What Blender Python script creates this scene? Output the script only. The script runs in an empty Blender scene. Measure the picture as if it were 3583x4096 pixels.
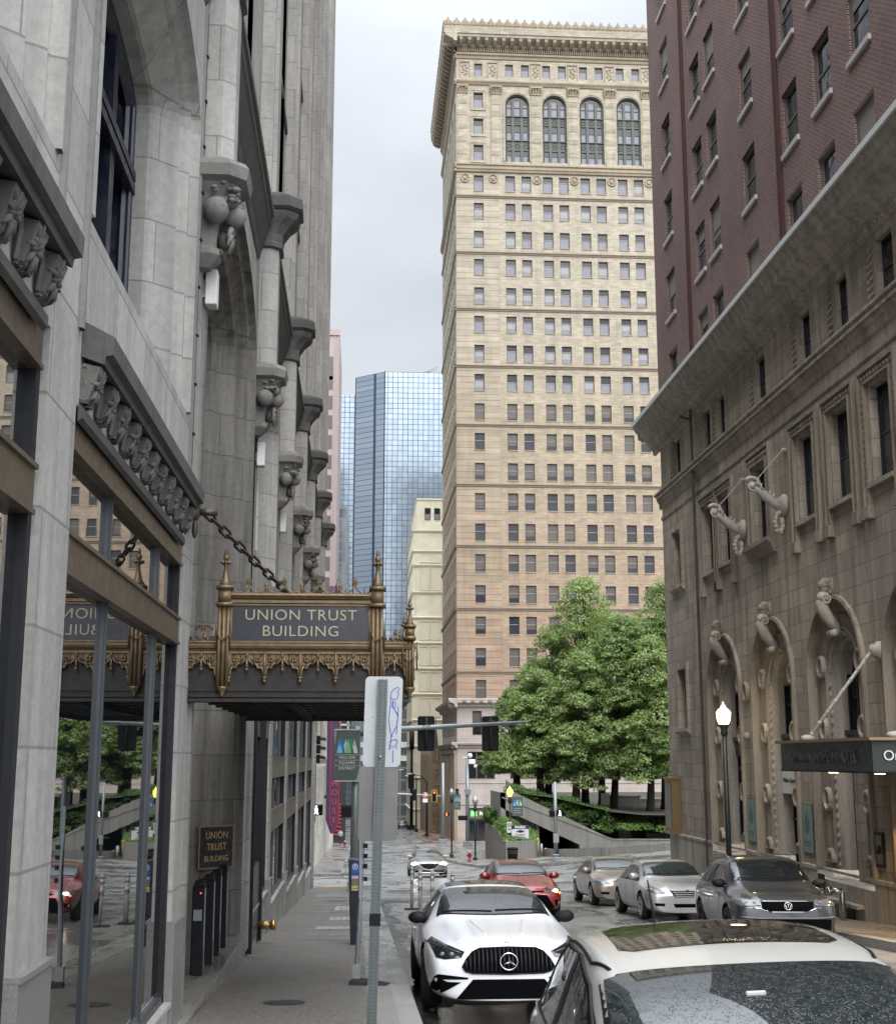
import bpy, bmesh, math, random
from math import sin, cos, pi, radians, sqrt, atan2, tan
from mathutils import Vector, Matrix, geometry
from mathutils.bvhtree import BVHTree
random.seed(7)
scene = bpy.context.scene
COL = scene.collection
# ---------------------------------------------------------------- camera
camd = bpy.data.cameras.new('camera')
camd.sensor_fit = 'HORIZONTAL'; camd.sensor_width = 36.0
camd.lens = 36.0 * 2600.0 / 1791.5
camd.clip_start = 0.1; camd.clip_end = 3000
cam = bpy.data.objects.new('camera', camd); COL.objects.link(cam)
CAMP = Vector((0, 0, 1.8)); PITCH = math.atan(495.5 / 2600); YAW = -math.atan(178 / math.hypot(2600, 495.5))
cam.location = CAMP
cam.rotation_euler = (pi / 2 + PITCH, 0, YAW)
scene.camera = cam
# ---------------------------------------------------------------- world, sun, exposure
SUNV = Vector((0.02, -0.78, 0.62)).normalized()      # towards the veiled sun, behind the camera to the right
SUN_EL = math.asin(SUNV.z); SUN_AZ = math.atan2(SUNV.x, SUNV.y)
world = bpy.data.worlds.new('World'); scene.world = world; world.use_nodes = True
wn = world.node_tree; wn.nodes.clear()
def wnode(t, **k):
    n = wn.nodes.new(t)
    for a, b in k.items(): setattr(n, a, b)
    return n
w_out = wnode('ShaderNodeOutputWorld'); w_bg = wnode('ShaderNodeBackground')
w_sky = wnode('ShaderNodeTexSky', sky_type='NISHITA', sun_disc=False, sun_elevation=SUN_EL, sun_rotation=SUN_AZ, air_density=1.0, dust_density=3.0)
w_tc = wnode('ShaderNodeTexCoord'); w_map = wnode('ShaderNodeMapping'); w_map.inputs['Scale'].default_value = (1.0, 1.0, 2.2)
w_n1 = wnode('ShaderNodeTexNoise'); w_n1.inputs['Scale'].default_value = 3.4; w_n1.inputs['Detail'].default_value = 7; w_n1.inputs['Roughness'].default_value = 0.5
w_ramp = wnode('ShaderNodeValToRGB')
e = w_ramp.color_ramp.elements
e[0].position = 0.34; e[0].color = (5.5, 5.9, 6.45, 1); e[1].position = 0.66; e[1].color = (7.0, 7.35, 7.8, 1)
w_mix = wnode('ShaderNodeMix', data_type='RGBA'); w_mix.inputs[0].default_value = 0.93
L = wn.links.new
L(w_tc.outputs['Generated'], w_map.inputs[0]); L(w_map.outputs[0], w_n1.inputs['Vector']); L(w_n1.outputs['Fac'], w_ramp.inputs[0])
L(w_sky.outputs[0], w_mix.inputs[6]); L(w_ramp.outputs[0], w_mix.inputs[7])
# overcast luminance: darker at the horizon, brighter overhead and towards the veiled sun behind the camera
def wmath(op, a, b=None):
    n = wnode('ShaderNodeMath', operation=op)
    for i, v in enumerate((a, b)):
        if v is None: continue
        if isinstance(v, (int, float)): n.inputs[i].default_value = v
        else: L(v, n.inputs[i])
    return n.outputs[0]
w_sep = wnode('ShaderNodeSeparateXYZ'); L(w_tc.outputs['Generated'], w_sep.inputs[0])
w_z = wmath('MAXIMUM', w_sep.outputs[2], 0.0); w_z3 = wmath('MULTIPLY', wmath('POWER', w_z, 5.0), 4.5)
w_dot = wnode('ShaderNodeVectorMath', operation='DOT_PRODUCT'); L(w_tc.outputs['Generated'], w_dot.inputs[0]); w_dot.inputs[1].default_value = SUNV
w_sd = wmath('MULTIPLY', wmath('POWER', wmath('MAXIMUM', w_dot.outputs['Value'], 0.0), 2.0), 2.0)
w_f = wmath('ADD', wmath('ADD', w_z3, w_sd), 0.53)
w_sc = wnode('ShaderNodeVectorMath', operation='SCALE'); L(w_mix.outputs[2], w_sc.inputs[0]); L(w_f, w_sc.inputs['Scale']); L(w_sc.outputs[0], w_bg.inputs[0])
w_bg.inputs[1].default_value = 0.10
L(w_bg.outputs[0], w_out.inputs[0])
sund = bpy.data.lights.new('sun', 'SUN'); sund.energy = 0.9; sund.angle = radians(40); sund.color = (1.0, 0.96, 0.9)
sun = bpy.data.objects.new('sun', sund); COL.objects.link(sun)
sun.rotation_euler = SUNV.to_track_quat('Z', 'Y').to_euler()
sun.location = (0, -20, 120)
scene.view_settings.view_transform = 'Standard'; scene.view_settings.look = 'None'
scene.view_settings.exposure = 1.12; scene.view_settings.gamma = 1.0
cy = scene.cycles
cy.use_denoising = True; cy.max_bounces = 6; cy.diffuse_bounces = 3; cy.glossy_bounces = 4; cy.transmission_bounces = 4
cy.transparent_max_bounces = 6; cy.caustics_reflective = False; cy.caustics_refractive = False; cy.sample_clamp_indirect = 6
# ---------------------------------------------------------------- mesh helpers
class MB:
    def __init__(s): s.v = []; s.f = []; s.m = []; s.s = []; s.cm = 0; s.cs = False
    def mat(s, i, smooth=None):
        s.cm = i
        if smooth is not None: s.cs = smooth
        return s
    def add(s, vs, fs):
        n = len(s.v); s.v.extend(tuple(p) for p in vs)
        for f in fs: s.f.append(tuple(i + n for i in f)); s.m.append(s.cm); s.s.append(s.cs)
    def quad(s, *p): s.add(p, [tuple(range(len(p)))])
    def box(s, x0, x1, y0, y1, z0, z1, M=None):
        if x0 > x1: x0, x1 = x1, x0
        if y0 > y1: y0, y1 = y1, y0
        if z0 > z1: z0, z1 = z1, z0
        vs = [(x, y, z) for z in (z0, z1) for x, y in ((x0, y0), (x1, y0), (x1, y1), (x0, y1))]
        if M: vs = [M @ Vector(v) for v in vs]
        s.add(vs, [(3, 2, 1, 0), (4, 5, 6, 7), (0, 1, 5, 4), (1, 2, 6, 5), (2, 3, 7, 6), (3, 0, 4, 7)])
    def tbox(s, T, u0, u1, v0, v1, d0, d1):
        if u0 > u1: u0, u1 = u1, u0
        vs = [T(u, v, d) for d in (d0, d1) for u, v in ((u0, v0), (u1, v0), (u1, v1), (u0, v1))]
        s.add(vs, [(3, 2, 1, 0), (4, 5, 6, 7), (0, 1, 5, 4), (1, 2, 6, 5), (2, 3, 7, 6), (3, 0, 4, 7)])
    def bbox(s, x0, x1, y0, y1, z0, z1, b=0.01, M=None):
        # box with chamfered vertical and top/bottom edges
        cx = [x0, x0 + b, x1 - b, x1]; cyy = [y0, y0 + b, y1 - b, y1]
        ring = [(x0 + b, y0), (x1 - b, y0), (x1, y0 + b), (x1, y1 - b), (x1 - b, y1), (x0 + b, y1), (x0, y1 - b), (x0, y0 + b)]
        mx, my = (x0 + x1) / 2, (y0 + y1) / 2
        ins = [(mx + (x - mx) * (1 - 2 * b / (x1 - x0)), my + (y - my) * (1 - 2 * b / (y1 - y0))) for x, y in ring]
        vs = [(x, y, z0) for x, y in ins] + [(x, y, z0 + b) for x, y in ring] + [(x, y, z1 - b) for x, y in ring] + [(x, y, z1) for x, y in ins]
        if M: vs = [M @ Vector(v) for v in vs]
        fs = [tuple(reversed(range(8))), tuple(range(24, 32))]
        for r in range(3):
            for i in range(8):
                j = (i + 1) % 8; fs.append((r * 8 + i, r * 8 + j, r * 8 + 8 + j, r * 8 + 8 + i))
        s.add(vs, fs)
    def tube(s, p0, p1, r0, r1=None, n=10, caps=True):
        s.path([p0, p1], [r0, r0 if r1 is None else r1], n, caps)
    def path(s, pts, r, n=8, caps=True, closed=False):
        pts = [Vector(p) for p in pts]; N = len(pts)
        if not hasattr(r, '__len__'): r = [r] * N
        up = None; rings = []
        for i, p in enumerate(pts):
            a = pts[i - 1] if (i > 0 or closed) else p; b = pts[(i + 1) % N] if (i < N - 1 or closed) else p
            t = (b - a)
            if t.length < 1e-9: t = Vector((0, 0, 1))
            t.normalize()
            if up is None:
                up = Vector((0, 0, 1)) if abs(t.z) < .9 else Vector((1, 0, 0))
            x = t.cross(up)
            if x.length < 1e-6: x = t.cross(Vector((1, .1, 0)))
            x.normalize(); y = x.cross(t).normalized(); up = y
            rings.append([p + (x * cos(2 * pi * k / n) + y * sin(2 * pi * k / n)) * r[i] for k in range(n)])
        vs = [v for ring in rings for v in ring]; fs = []
        M = N if closed else N - 1
        for i in range(M):
            j = (i + 1) % N
            for k in range(n):
                l = (k + 1) % n; fs.append((i * n + k, i * n + l, j * n + l, j * n + k))
        if caps and not closed: fs += [tuple(reversed(range(n))), tuple(range((N - 1) * n, N * n))]
        s.add(vs, fs)
    def lathe(s, prof, c=(0, 0, 0), n=16, M=None, caps=True):
        vs = []; fs = []
        for r, z in prof:
            for k in range(n):
                a = 2 * pi * k / n; v = Vector((r * cos(a), r * sin(a), z)); v = (M @ v) if M else v
                vs.append(v + Vector(c))
        for i in range(len(prof) - 1):
            for k in range(n):
                l = (k + 1) % n; fs.append((i * n + k, i * n + l, i * n + n + l, i * n + n + k))
        if caps: fs += [tuple(reversed(range(n))), tuple(range((len(prof) - 1) * n, len(prof) * n))]
        s.add(vs, fs)
    def sphere(s, c, r, n=10, m=7, sc=(1, 1, 1), M=None):
        vs = []; fs = []
        for i in range(m + 1):
            th = pi * i / m
            for k in range(n):
                a = 2 * pi * k / n
                v = Vector((r * sin(th) * cos(a) * sc[0], r * sin(th) * sin(a) * sc[1], r * cos(th) * sc[2]))
                vs.append((M @ v if M else v) + Vector(c))
        for i in range(m):
            for k in range(n):
                l = (k + 1) % n; fs.append((i * n + k, i * n + n + k, i * n + n + l, i * n + l))
        s.add(vs, fs)
    def prism(s, poly, T, d0, d1):
        n = len(poly)
        vs = [T(u, v, d0) for u, v in poly] + [T(u, v, d1) for u, v in poly]
        fs = [tuple(reversed(range(n))), tuple(range(n, 2 * n))] + [(i, (i + 1) % n, n + (i + 1) % n, n + i) for i in range(n)]
        s.add(vs, fs)
    def sweep(s, prof, T, u0, u1, caps=True):
        # prof: list of (d,v) swept along u
        n = len(prof)
        vs = [T(u0, v, d) for d, v in prof] + [T(u1, v, d) for d, v in prof]
        fs = [(i, i + 1, n + i + 1, n + i) for i in range(n - 1)]
        if caps: fs += [tuple(reversed(range(n))), tuple(range(n, 2 * n))]
        s.add(vs, fs)
    def mark(s):
        s.marks = getattr(s, 'marks', []) + [(len(s.v), len(s.f))]; return s
    def build_each(s, name, mats, parent=None):
        # every marked piece becomes an object of its own
        ms = s.marks + [(len(s.v), len(s.f))]; out = []
        for (v0, f0), (v1, f1) in zip(ms, ms[1:]):
            if f1 == f0: continue
            b = MB(); b.v = s.v[v0:v1]; b.f = [tuple(i - v0 for i in f) for f in s.f[f0:f1]]; b.m = s.m[f0:f1]; b.s = s.s[f0:f1]; out.append(b.build(name, mats, parent))
        return out
    def build(s, name, mats, parent=None, recalc=True):
        me = bpy.data.meshes.new(name); me.from_pydata(s.v, [], s.f); me.update()
        if not isinstance(mats, (list, tuple)): mats = [mats]
        for m in mats: me.materials.append(m)
        me.polygons.foreach_set('material_index', s.m); me.polygons.foreach_set('use_smooth', s.s)
        if recalc:
            bm = bmesh.new(); bm.from_mesh(me); bmesh.ops.recalc_face_normals(bm, faces=bm.faces); bm.to_mesh(me); bm.free()
        o = bpy.data.objects.new(name, me); COL.objects.link(o)
        if parent:
            o.parent = parent
            o.matrix_parent_inverse = Matrix.Translation(parent.location).inverted() if not parent.get('_local') else Matrix()
        return o
def TX(X, sgn=1):      # facade on plane x=X ; u=y, v=z, outward d along sgn*x
    return lambda u, v, d: (X + sgn * d, u, v)
def TY(Y, sgn=-1):     # facade on plane y=Y ; u=x, v=z, outward d along sgn*y
    return lambda u, v, d: (u, Y + sgn * d, v)
def tag(o, label, cat, group=None):
    o['label'] = label; o['category'] = cat
    if group: o['group'] = group
    return o
def struct(o): o['kind'] = 'structure'; return o
def empty(name, loc, label=None, cat=None, group=None):
    o = bpy.data.objects.new(name, None); o.location = loc; COL.objects.link(o); o.empty_display_size = .3
    if label: tag(o, label, cat, group)
    return o
def local_empty(name, loc, rz, label, cat, group=None, rx=0):
    o = empty(name, loc, label, cat, group); o.rotation_euler = (rx, 0, rz); o['_local'] = 1
    return o
def copy_tree(o, parent=None):
    c = o.copy(); COL.objects.link(c)
    if parent: c.parent = parent
    for ch in list(o.children): copy_tree(ch, c)
    return c
def clean(o):
    if '_local' in o: del o['_local']
def dup(o, loc, rz, label, group=None):
    c = copy_tree(o); c.location = loc; c.rotation_euler = (c.rotation_euler[0], 0, rz); c['label'] = label
    if group: c['group'] = group
    return c
def text(txt, size, M, mat, parent, name='lettering', depth=.004, align='CENTER', sx=1.0, weight=0.0, spacing=1.0):
    cu = bpy.data.curves.new(name, 'FONT'); cu.body = txt; cu.size = size; cu.extrude = depth; cu.align_x = align; cu.align_y = 'CENTER'
    cu.offset = weight; cu.space_character = spacing; cu.resolution_u = 4
    ob = bpy.data.objects.new('tmp', cu); COL.objects.link(ob)
    dg = bpy.context.evaluated_depsgraph_get(); me = bpy.data.meshes.new_from_object(ob.evaluated_get(dg)); me.name = name
    bpy.data.objects.remove(ob)
    me.transform(M @ Matrix.Diagonal((sx, 1, 1, 1))); me.materials.clear(); me.materials.append(mat)
    o = bpy.data.objects.new(name, me); COL.objects.link(o)
    if parent:
        o.parent = parent
        o.matrix_parent_inverse = Matrix.Translation(parent.location).inverted() if not parent.get('_local') else Matrix()
    return o
def basis(o, x, y):
    x = Vector(x).normalized(); y = Vector(y).normalized(); z = x.cross(y)
    m = Matrix((x, y, z)).transposed().to_4x4(); m.translation = Vector(o); return m
def arch_pts(u0, u1, vs, rise, n=14):
    c = (u0 + u1) / 2; r = (u1 - u0) / 2
    return [(c - r * cos(pi * i / n), vs + rise * sin(pi * i / n)) for i in range(n + 1)]
def wall(mb, T, u0, u1, v0, v1, ops, back=True):
    """flat wall with openings; op=(ua,ub,va,vb,depth[,rise])"""
    us = sorted(set([u0, u1] + [x for o in ops for x in (o[0], o[1])])); vs = sorted(set([v0, v1] + [x for o in ops for x in (o[2], o[3])]))
    us = [u for u in us if u0 <= u <= u1]; vs = [v for v in vs if v0 <= v <= v1]
    ix = {}
    verts = []; faces = []
    for i, u in enumerate(us):
        for j, v in enumerate(vs): ix[i, j] = len(verts); verts.append(T(u, v, 0))
    for i in range(len(us) - 1):
        uc = (us[i] + us[i + 1]) / 2
        for j in range(len(vs) - 1):
            vc = (vs[j] + vs[j + 1]) / 2
            if any(o[0] < uc < o[1] and o[2] < vc < o[3] for o in ops): continue
            faces.append((ix[i, j], ix[i + 1, j], ix[i + 1, j + 1], ix[i, j + 1]))
    mb.add(verts, faces)
    for o in ops:
        ua, ub, va, vb, d = o[:5]
        if len(o) > 5:
            ap = arch_pts(ua, ub, vb - o[5], o[5])
            for (a, b), (c, e_) in zip(ap, ap[1:]): mb.quad(T(a, b, 0), T(c, e_, 0), T(c, vb, 0), T(a, vb, 0))
            ring = [(ua, va)] + ap + [(ub, va)]
        else: ring = [(ua, va), (ua, vb), (ub, vb), (ub, va)]
        if d:
            for k in range(len(ring)):
                p, q = ring[k], ring[(k + 1) % len(ring)]
                mb.quad(T(*p, 0), T(*q, 0), T(*q, -d), T(*p, -d))
def arch_ring(u0, u1, vb, vs, rise, i, n=14, flatb=True):
    ap = arch_pts(u0 + i, u1 - i, vs, max(rise - i, .01), n)
    return [(u0 + i, vb)] + ap + [(u1 - i, vb)]
def arch_loft(mb, T, u0, u1, vb, vs, rise, prof, n=14):
    prev = None
    for ins, d in prof:
        ring = [T(u, v, d) for u, v in arch_ring(u0, u1, vb, vs, rise, ins, n)]
        if prev:
            k = len(ring); mb.add(prev + ring, [(a, a + 1, k + a + 1, k + a) for a in range(k - 1)])
        prev = ring
# ---------------------------------------------------------------- terrain height
KN = [(-60, 3.6), (0, 0), (80, -4.8), (165, -8.4), (240, -10.4), (700, -18)]
def sstep(a, b, x):
    t = min(1, max(0, (x - a) / (b - a))); return t * t * (3 - 2 * t)
def G(x, y):
    z = KN[-1][1]
    for (a, za), (b, zb) in zip(KN, KN[1:]):
        if y <= b: z = za + (zb - za) * (y - a) / (b - a); break
    return z + .08 * min(max(x - 5, 0), 30) * sstep(46, 62, y) * (1 - sstep(100, 165, y))
def slab(name, x0, x1, y0, y1, h, mat, nx=4, ny=20, skirt=.4, poly=None):
    """sheet following the terrain at height h with a skirt"""
    mb = MB(); vs = []; fs = []
    for j in range(ny + 1):
        for i in range(nx + 1):
            x = x0 + (x1 - x0) * i / nx; y = y0 + (y1 - y0) * j / ny; vs.append((x, y, G(x, y) + h))
    w = nx + 1
    for j in range(ny):
        for i in range(nx): fs.append((j * w + i, j * w + i + 1, j * w + w + i + 1, j * w + w + i))
    mb.add(vs, fs)
    if skirt:
        edge = [i for i in range(w)] + [j * w + nx for j in range(1, ny + 1)] + [ny * w + i for i in range(nx - 1, -1, -1)] + [j * w for j in range(ny - 1, -1, -1)]
        for a, b in zip(edge, edge[1:]):
            p, q = vs[a], vs[b]; mb.quad(p, q, (q[0], q[1], q[2] - skirt), (p[0], p[1], p[2] - skirt))
    return struct(mb.build(name, mat))
def strip(name, pts, w0, w1, h, mat, th=.3):
    """kerb-like strip along pts [(x,y)], offset w0..w1 to the right of travel, top at h"""
    mb = MB(); P = []
    for i, (x, y) in enumerate(pts):
        a = Vector(pts[max(i - 1, 0)]); b = Vector(pts[min(i + 1, len(pts) - 1)]); t = (b - a).normalized(); nrm = Vector((t.y, -t.x))
        l = Vector((x, y)) + nrm * w0; r = Vector((x, y)) + nrm * w1; P.append((l, r))
    for (l0, r0), (l1, r1) in zip(P, P[1:]):
        c = [(p.x, p.y, G(p.x, p.y) + h) for p in (l0, r0, r1, l1)]; d = [(p[0], p[1], p[2] - th) for p in c]
        mb.add(c + d, [(0, 1, 2, 3), (1, 5, 6, 2), (4, 0, 3, 7), (0, 4, 5, 1), (3, 2, 6, 7)])
    return struct(mb.build(name, mat))
# ---------------------------------------------------------------- materials
def nodes_of(name):
    m = bpy.data.materials.new(name); m.use_nodes = True; nt = m.node_tree; nt.nodes.clear()
    out = nt.nodes.new('ShaderNodeOutputMaterial'); b = nt.nodes.new('ShaderNodeBsdfPrincipled'); nt.links.new(b.outputs[0], out.inputs[0])
    return m, nt, b, out
def N(nt, t, ins=None, **k):
    n = nt.nodes.new(t)
    for a, v in k.items(): setattr(n, a, v)
    for a, v in (ins or {}).items():
        if hasattr(v, 'is_output') or isinstance(v, bpy.types.NodeSocket): nt.links.new(v, n.inputs[a])
        else: n.inputs[a].default_value = v
    return n
def mixc(nt, fac, a, b, blend='MIX'):
    n = nt.nodes.new('ShaderNodeMix'); n.data_type = 'RGBA'; n.blend_type = blend
    for i, v in ((0, fac), (6, a), (7, b)):
        if isinstance(v, bpy.types.NodeSocket): nt.links.new(v, n.inputs[i])
        else: n.inputs[i].default_value = v if i == 0 else ((*v, 1) if len(v) == 3 else v)
    return n.outputs[2]
def ramp(nt, fac, stops):
    n = nt.nodes.new('ShaderNodeValToRGB'); nt.links.new(fac, n.inputs[0]); el = n.color_ramp.elements
    while len(el) < len(stops): el.new(.5)
    for e_, (p, c) in zip(el, stops): e_.position = p; e_.color = (c, c, c, 1) if not hasattr(c, '__len__') else ((*c, 1) if len(c) == 3 else c)
    return n.outputs[0]
def noise(nt, vec, scale, detail=4, rough=.55, dist=0):
    n = N(nt, 'ShaderNodeTexNoise', {'Scale': scale, 'Detail': detail, 'Roughness': rough, 'Distortion': dist}); nt.links.new(vec, n.inputs['Vector']); return n.outputs['Fac']
def vmap(nt, vec, scale=(1, 1, 1), rot=(0, 0, 0), loc=(0, 0, 0)):
    n = N(nt, 'ShaderNodeMapping', {'Scale': scale, 'Rotation': rot, 'Location': loc}); nt.links.new(vec, n.inputs[0]); return n.outputs[0]
def bump(nt, b, h, strength=.3, dist=.02):
    n = N(nt, 'ShaderNodeBump', {'Strength': strength, 'Distance': dist}); nt.links.new(h, n.inputs['Height']); nt.links.new(n.outputs[0], b.inputs['Normal']); return n
def pos(nt): return nt.nodes.new('ShaderNodeNewGeometry').outputs['Position']
def objc(nt): return nt.nodes.new('ShaderNodeTexCoord').outputs['Object']
def wallvec(nt, p=None):
    p = p or pos(nt)
    s = N(nt, 'ShaderNodeSeparateXYZ'); nt.links.new(p, s.inputs[0])
    a = N(nt, 'ShaderNodeMath', operation='ADD'); nt.links.new(s.outputs[0], a.inputs[0]); nt.links.new(s.outputs[1], a.inputs[1])
    c = N(nt, 'ShaderNodeCombineXYZ'); nt.links.new(a.outputs[0], c.inputs[0]); nt.links.new(s.outputs[2], c.inputs[1]); return c.outputs[0]
def plain(name, col, rough=.6, metal=0, var=.12, nscale=6, spec=.5, coat=0, emit=None, es=1, bumps=0):
    m, nt, b, o = nodes_of(name)
    p = objc(nt)
    if var:
        f = noise(nt, p, nscale, 5)
        lo = tuple(c * (1 - var) for c in col); hi = tuple(min(1, c * (1 + var)) for c in col)
        c_ = mixc(nt, f, lo, hi); nt.links.new(c_, b.inputs['Base Color'])
        r = ramp(nt, noise(nt, p, nscale * 2.3, 3), [(.3, max(rough - .1, .02)), (.7, min(rough + .1, 1))]); nt.links.new(r, b.inputs['Roughness'])
    else: b.inputs['Base Color'].default_value = (*col, 1); b.inputs['Roughness'].default_value = rough
    b.inputs['Metallic'].default_value = metal; b.inputs['Specular IOR Level'].default_value = spec; b.inputs['Coat Weight'].default_value = coat; b.inputs['Coat Roughness'].default_value = .03
    if emit: b.inputs['Emission Color'].default_value = (*emit, 1); b.inputs['Emission Strength'].default_value = es
    if bumps: bump(nt, b, noise(nt, p, nscale * 8, 4), bumps, .01)
    return m
def stone(name, col, bw=.9, bh=.42, var=.16, mortar=.55, streak=.35, dark=(.1, .095, .09), rough=.85, msize=.012, hor=False, warm=None, off=.5):
    m, nt, b, o = nodes_of(name)
    wv = wallvec(nt)
    br = N(nt, 'ShaderNodeTexBrick', {'Scale': 1.0, 'Mortar Size': msize, 'Mortar Smooth': .1, 'Bias': 0.0, 'Brick Width': bw, 'Row Height': bh}, offset=off)
    nt.links.new(wv, br.inputs['Vector'])
    lo = tuple(c * (1 - var) for c in col); hi = tuple(min(1, c * (1 + var)) for c in (warm or col))
    br.inputs['Color1'].default_value = (*lo, 1); br.inputs['Color2'].default_value = (*hi, 1); br.inputs['Mortar'].default_value = (*[c * mortar for c in col], 1)
    p = pos(nt)
    st = noise(nt, vmap(nt, p, (2.4, 2.4, .22)), 1.6, 6, .6)
    sr = ramp(nt, st, [(.40, 0.0), (.72, 1.0)])
    k = N(nt, 'ShaderNodeMath', operation='MULTIPLY'); nt.links.new(sr, k.inputs[0]); k.inputs[1].default_value = streak
    c1 = mixc(nt, k.outputs[0], br.outputs['Color'], dark)
    fine = noise(nt, p, 14, 6, .65)
    fr = ramp(nt, fine, [(.25, .82), (.75, 1.12)])
    c2 = mixc(nt, 1.0, c1, fr, 'MULTIPLY')
    big = ramp(nt, noise(nt, p, .35, 3), [(.3, .88), (.7, 1.08)])
    c3 = mixc(nt, 1.0, c2, big, 'MULTIPLY')
    nt.links.new(c3, b.inputs['Base Color']); b.inputs['Roughness'].default_value = rough; b.inputs['Specular IOR Level'].default_value = .3
    inv = N(nt, 'ShaderNodeMath', operation='MULTIPLY_ADD'); nt.links.new(br.outputs['Fac'], inv.inputs[0]); inv.inputs[1].default_value = -1.0; nt.links.new(fine, inv.inputs[2])
    bump(nt, b, inv.outputs[0], .5, .012)
    return m
def glassm(name, tint=(.02, .025, .03), rough=.03, spec=.8, ior=1.6, wob=.0, wscale=1.2, metal=0.0, blinds=None):
    m, nt, b, o = nodes_of(name)
    b.inputs['Base Color'].default_value = (*tint, 1); b.inputs['Roughness'].default_value = rough; b.inputs['Specular IOR Level'].default_value = spec; b.inputs['IOR'].default_value = ior; b.inputs['Metallic'].default_value = metal
    if wob: bump(nt, b, noise(nt, pos(nt), wscale, 2), wob, .05)
    return m
M = {}
M['stoneL'] = stone('grey_limestone', (.365, .352, .33), 1.15, .62, .10, .62, .42, (.115, .11, .105), msize=.009)
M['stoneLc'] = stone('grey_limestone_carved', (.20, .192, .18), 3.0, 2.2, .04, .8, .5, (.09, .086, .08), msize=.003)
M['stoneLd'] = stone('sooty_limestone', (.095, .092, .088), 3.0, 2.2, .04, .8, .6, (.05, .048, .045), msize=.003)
M['granite'] = plain('speckled_granite', (.18, .172, .165), .35, 0, .55, 90, .5)
M['stoneH'] = stone('buff_limestone', (.43, .37, .295), .95, .42, .13, .5, .6, (.10, .082, .064), msize=.009)
M['stoneHc'] = stone('buff_limestone_carved', (.33, .28, .22), 3, 2.5, .04, .8, .7, (.085, .07, .055), msize=.003)
M['stoneHd'] = stone('weathered_cornice_stone', (.46, .41, .345), 3, 2.5, .04, .8, .55, (.06, .05, .042), msize=.003)
def brickm():
    m, nt, b, o = nodes_of('red_brown_brick')
    br = N(nt, 'ShaderNodeTexBrick', {'Scale': 1.0, 'Mortar Size': .011, 'Mortar Smooth': .2, 'Brick Width': .17, 'Row Height': .062}, offset=.5)
    nt.links.new(wallvec(nt), br.inputs['Vector'])
    br.inputs['Color1'].default_value = (.062, .024, .020, 1); br.inputs['Color2'].default_value = (.135, .052, .042, 1); br.inputs['Mortar'].default_value = (.27, .215, .195, 1)
    big = ramp(nt, noise(nt, pos(nt), .5, 4), [(.3, .85), (.7, 1.15)])
    c = mixc(nt, 1.0, br.outputs['Color'], big, 'MULTIPLY'); nt.links.new(c, b.inputs['Base Color']); b.inputs['Roughness'].default_value = .85
    bump(nt, b, br.outputs['Fac'], .3, -.008); return m
M['brick'] = brickm()
M['brickd'] = plain('brick_pilaster_edge', (.06, .018, .016), .9)
def tower_mat(name, rust=False):
    # terracotta: cream above, pinkish buff lower down, narrow block courses
    m, nt, b, o = nodes_of(name)
    br = N(nt, 'ShaderNodeTexBrick', {'Scale': 1.0, 'Mortar Size': .03 if rust else .012, 'Mortar Smooth': .1, 'Brick Width': 40 if rust else 1.15, 'Row Height': .83 if rust else .42}, offset=.5)
    nt.links.new(wallvec(nt), br.inputs['Vector'])
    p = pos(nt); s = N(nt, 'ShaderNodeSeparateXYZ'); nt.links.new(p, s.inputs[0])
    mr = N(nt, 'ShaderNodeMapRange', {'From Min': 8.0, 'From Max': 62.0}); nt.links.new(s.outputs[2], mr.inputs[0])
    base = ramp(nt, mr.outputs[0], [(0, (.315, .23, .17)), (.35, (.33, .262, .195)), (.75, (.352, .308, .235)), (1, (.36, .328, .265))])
    nb = noise(nt, vmap(nt, wallvec(nt), (.87 if not rust else .3, 2.4 if not rust else 1.2, 1)), 1.0, 1)
    vr = ramp(nt, nb, [(.3, .86), (.7, 1.1)])
    c = mixc(nt, 1, base, vr, 'MULTIPLY')
    br.inputs['Color1'].default_value = (.9, .88, .84, 1); br.inputs['Color2'].default_value = (1.06, 1.03, 1.0, 1); br.inputs['Mortar'].default_value = (.42, .38, .33, 1) if rust else (.62, .58, .54, 1)
    c = mixc(nt, 1, c, br.outputs['Color'], 'MULTIPLY')
    st = ramp(nt, noise(nt, vmap(nt, p, (.8, .8, .1)), 1.4, 6), [(.42, 1.0), (.75, .80)]); c = mixc(nt, 1, c, st, 'MULTIPLY')
    nt.links.new(c, b.inputs['Base Color']); b.inputs['Roughness'].default_value = .8; b.inputs['Specular IOR Level'].default_value = .3
    return m
M['tower'] = tower_mat('cream_terracotta'); M['tower_r'] = tower_mat('rusticated_terracotta', True)
M['tower_b'] = stone('pink_granite_base', (.37, .325, .295), 2.2, .9, .06, .7, .25, (.28, .24, .22), msize=.012)
M['tower_o'] = stone('carved_terracotta', (.30, .25, .18), 6, 4, .05, .8, .5, (.17, .14, .10), msize=.002)
M['tower_d'] = plain('terracotta_recess', (.20, .165, .12), .9)
M['iron'] = plain('cast_iron_dark_green', (.055, .06, .052), .55, .2)
M['bronze'] = plain('weathered_bronze', (.135, .108, .082), .42, .55, .3, 5)
M['bronzedk'] = plain('dark_bronze_frame', (.012, .013, .016), .55, 0, .2, 4, .25)
M['frame'] = plain('grey_aluminium_frame', (.065, .072, .078), .4, .5)
M['bluedk'] = plain('blue_black_painted_iron', (.006, .009, .02), .35, 0, .3, 3, .6)
M['gold'] = plain('aged_gilt_bronze', (.15, .105, .056), .45, .45, .55, 14, bumps=.3)
M['golddk'] = plain('shadowed_gilt_bronze', (.075, .052, .032), .5, .4, .3, 9, bumps=.3)  # darker copy of the gilt bronze, shade put into its colour
M['signblue'] = plain('blue_black_sign_panel', (.010, .012, .019), .35)
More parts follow.
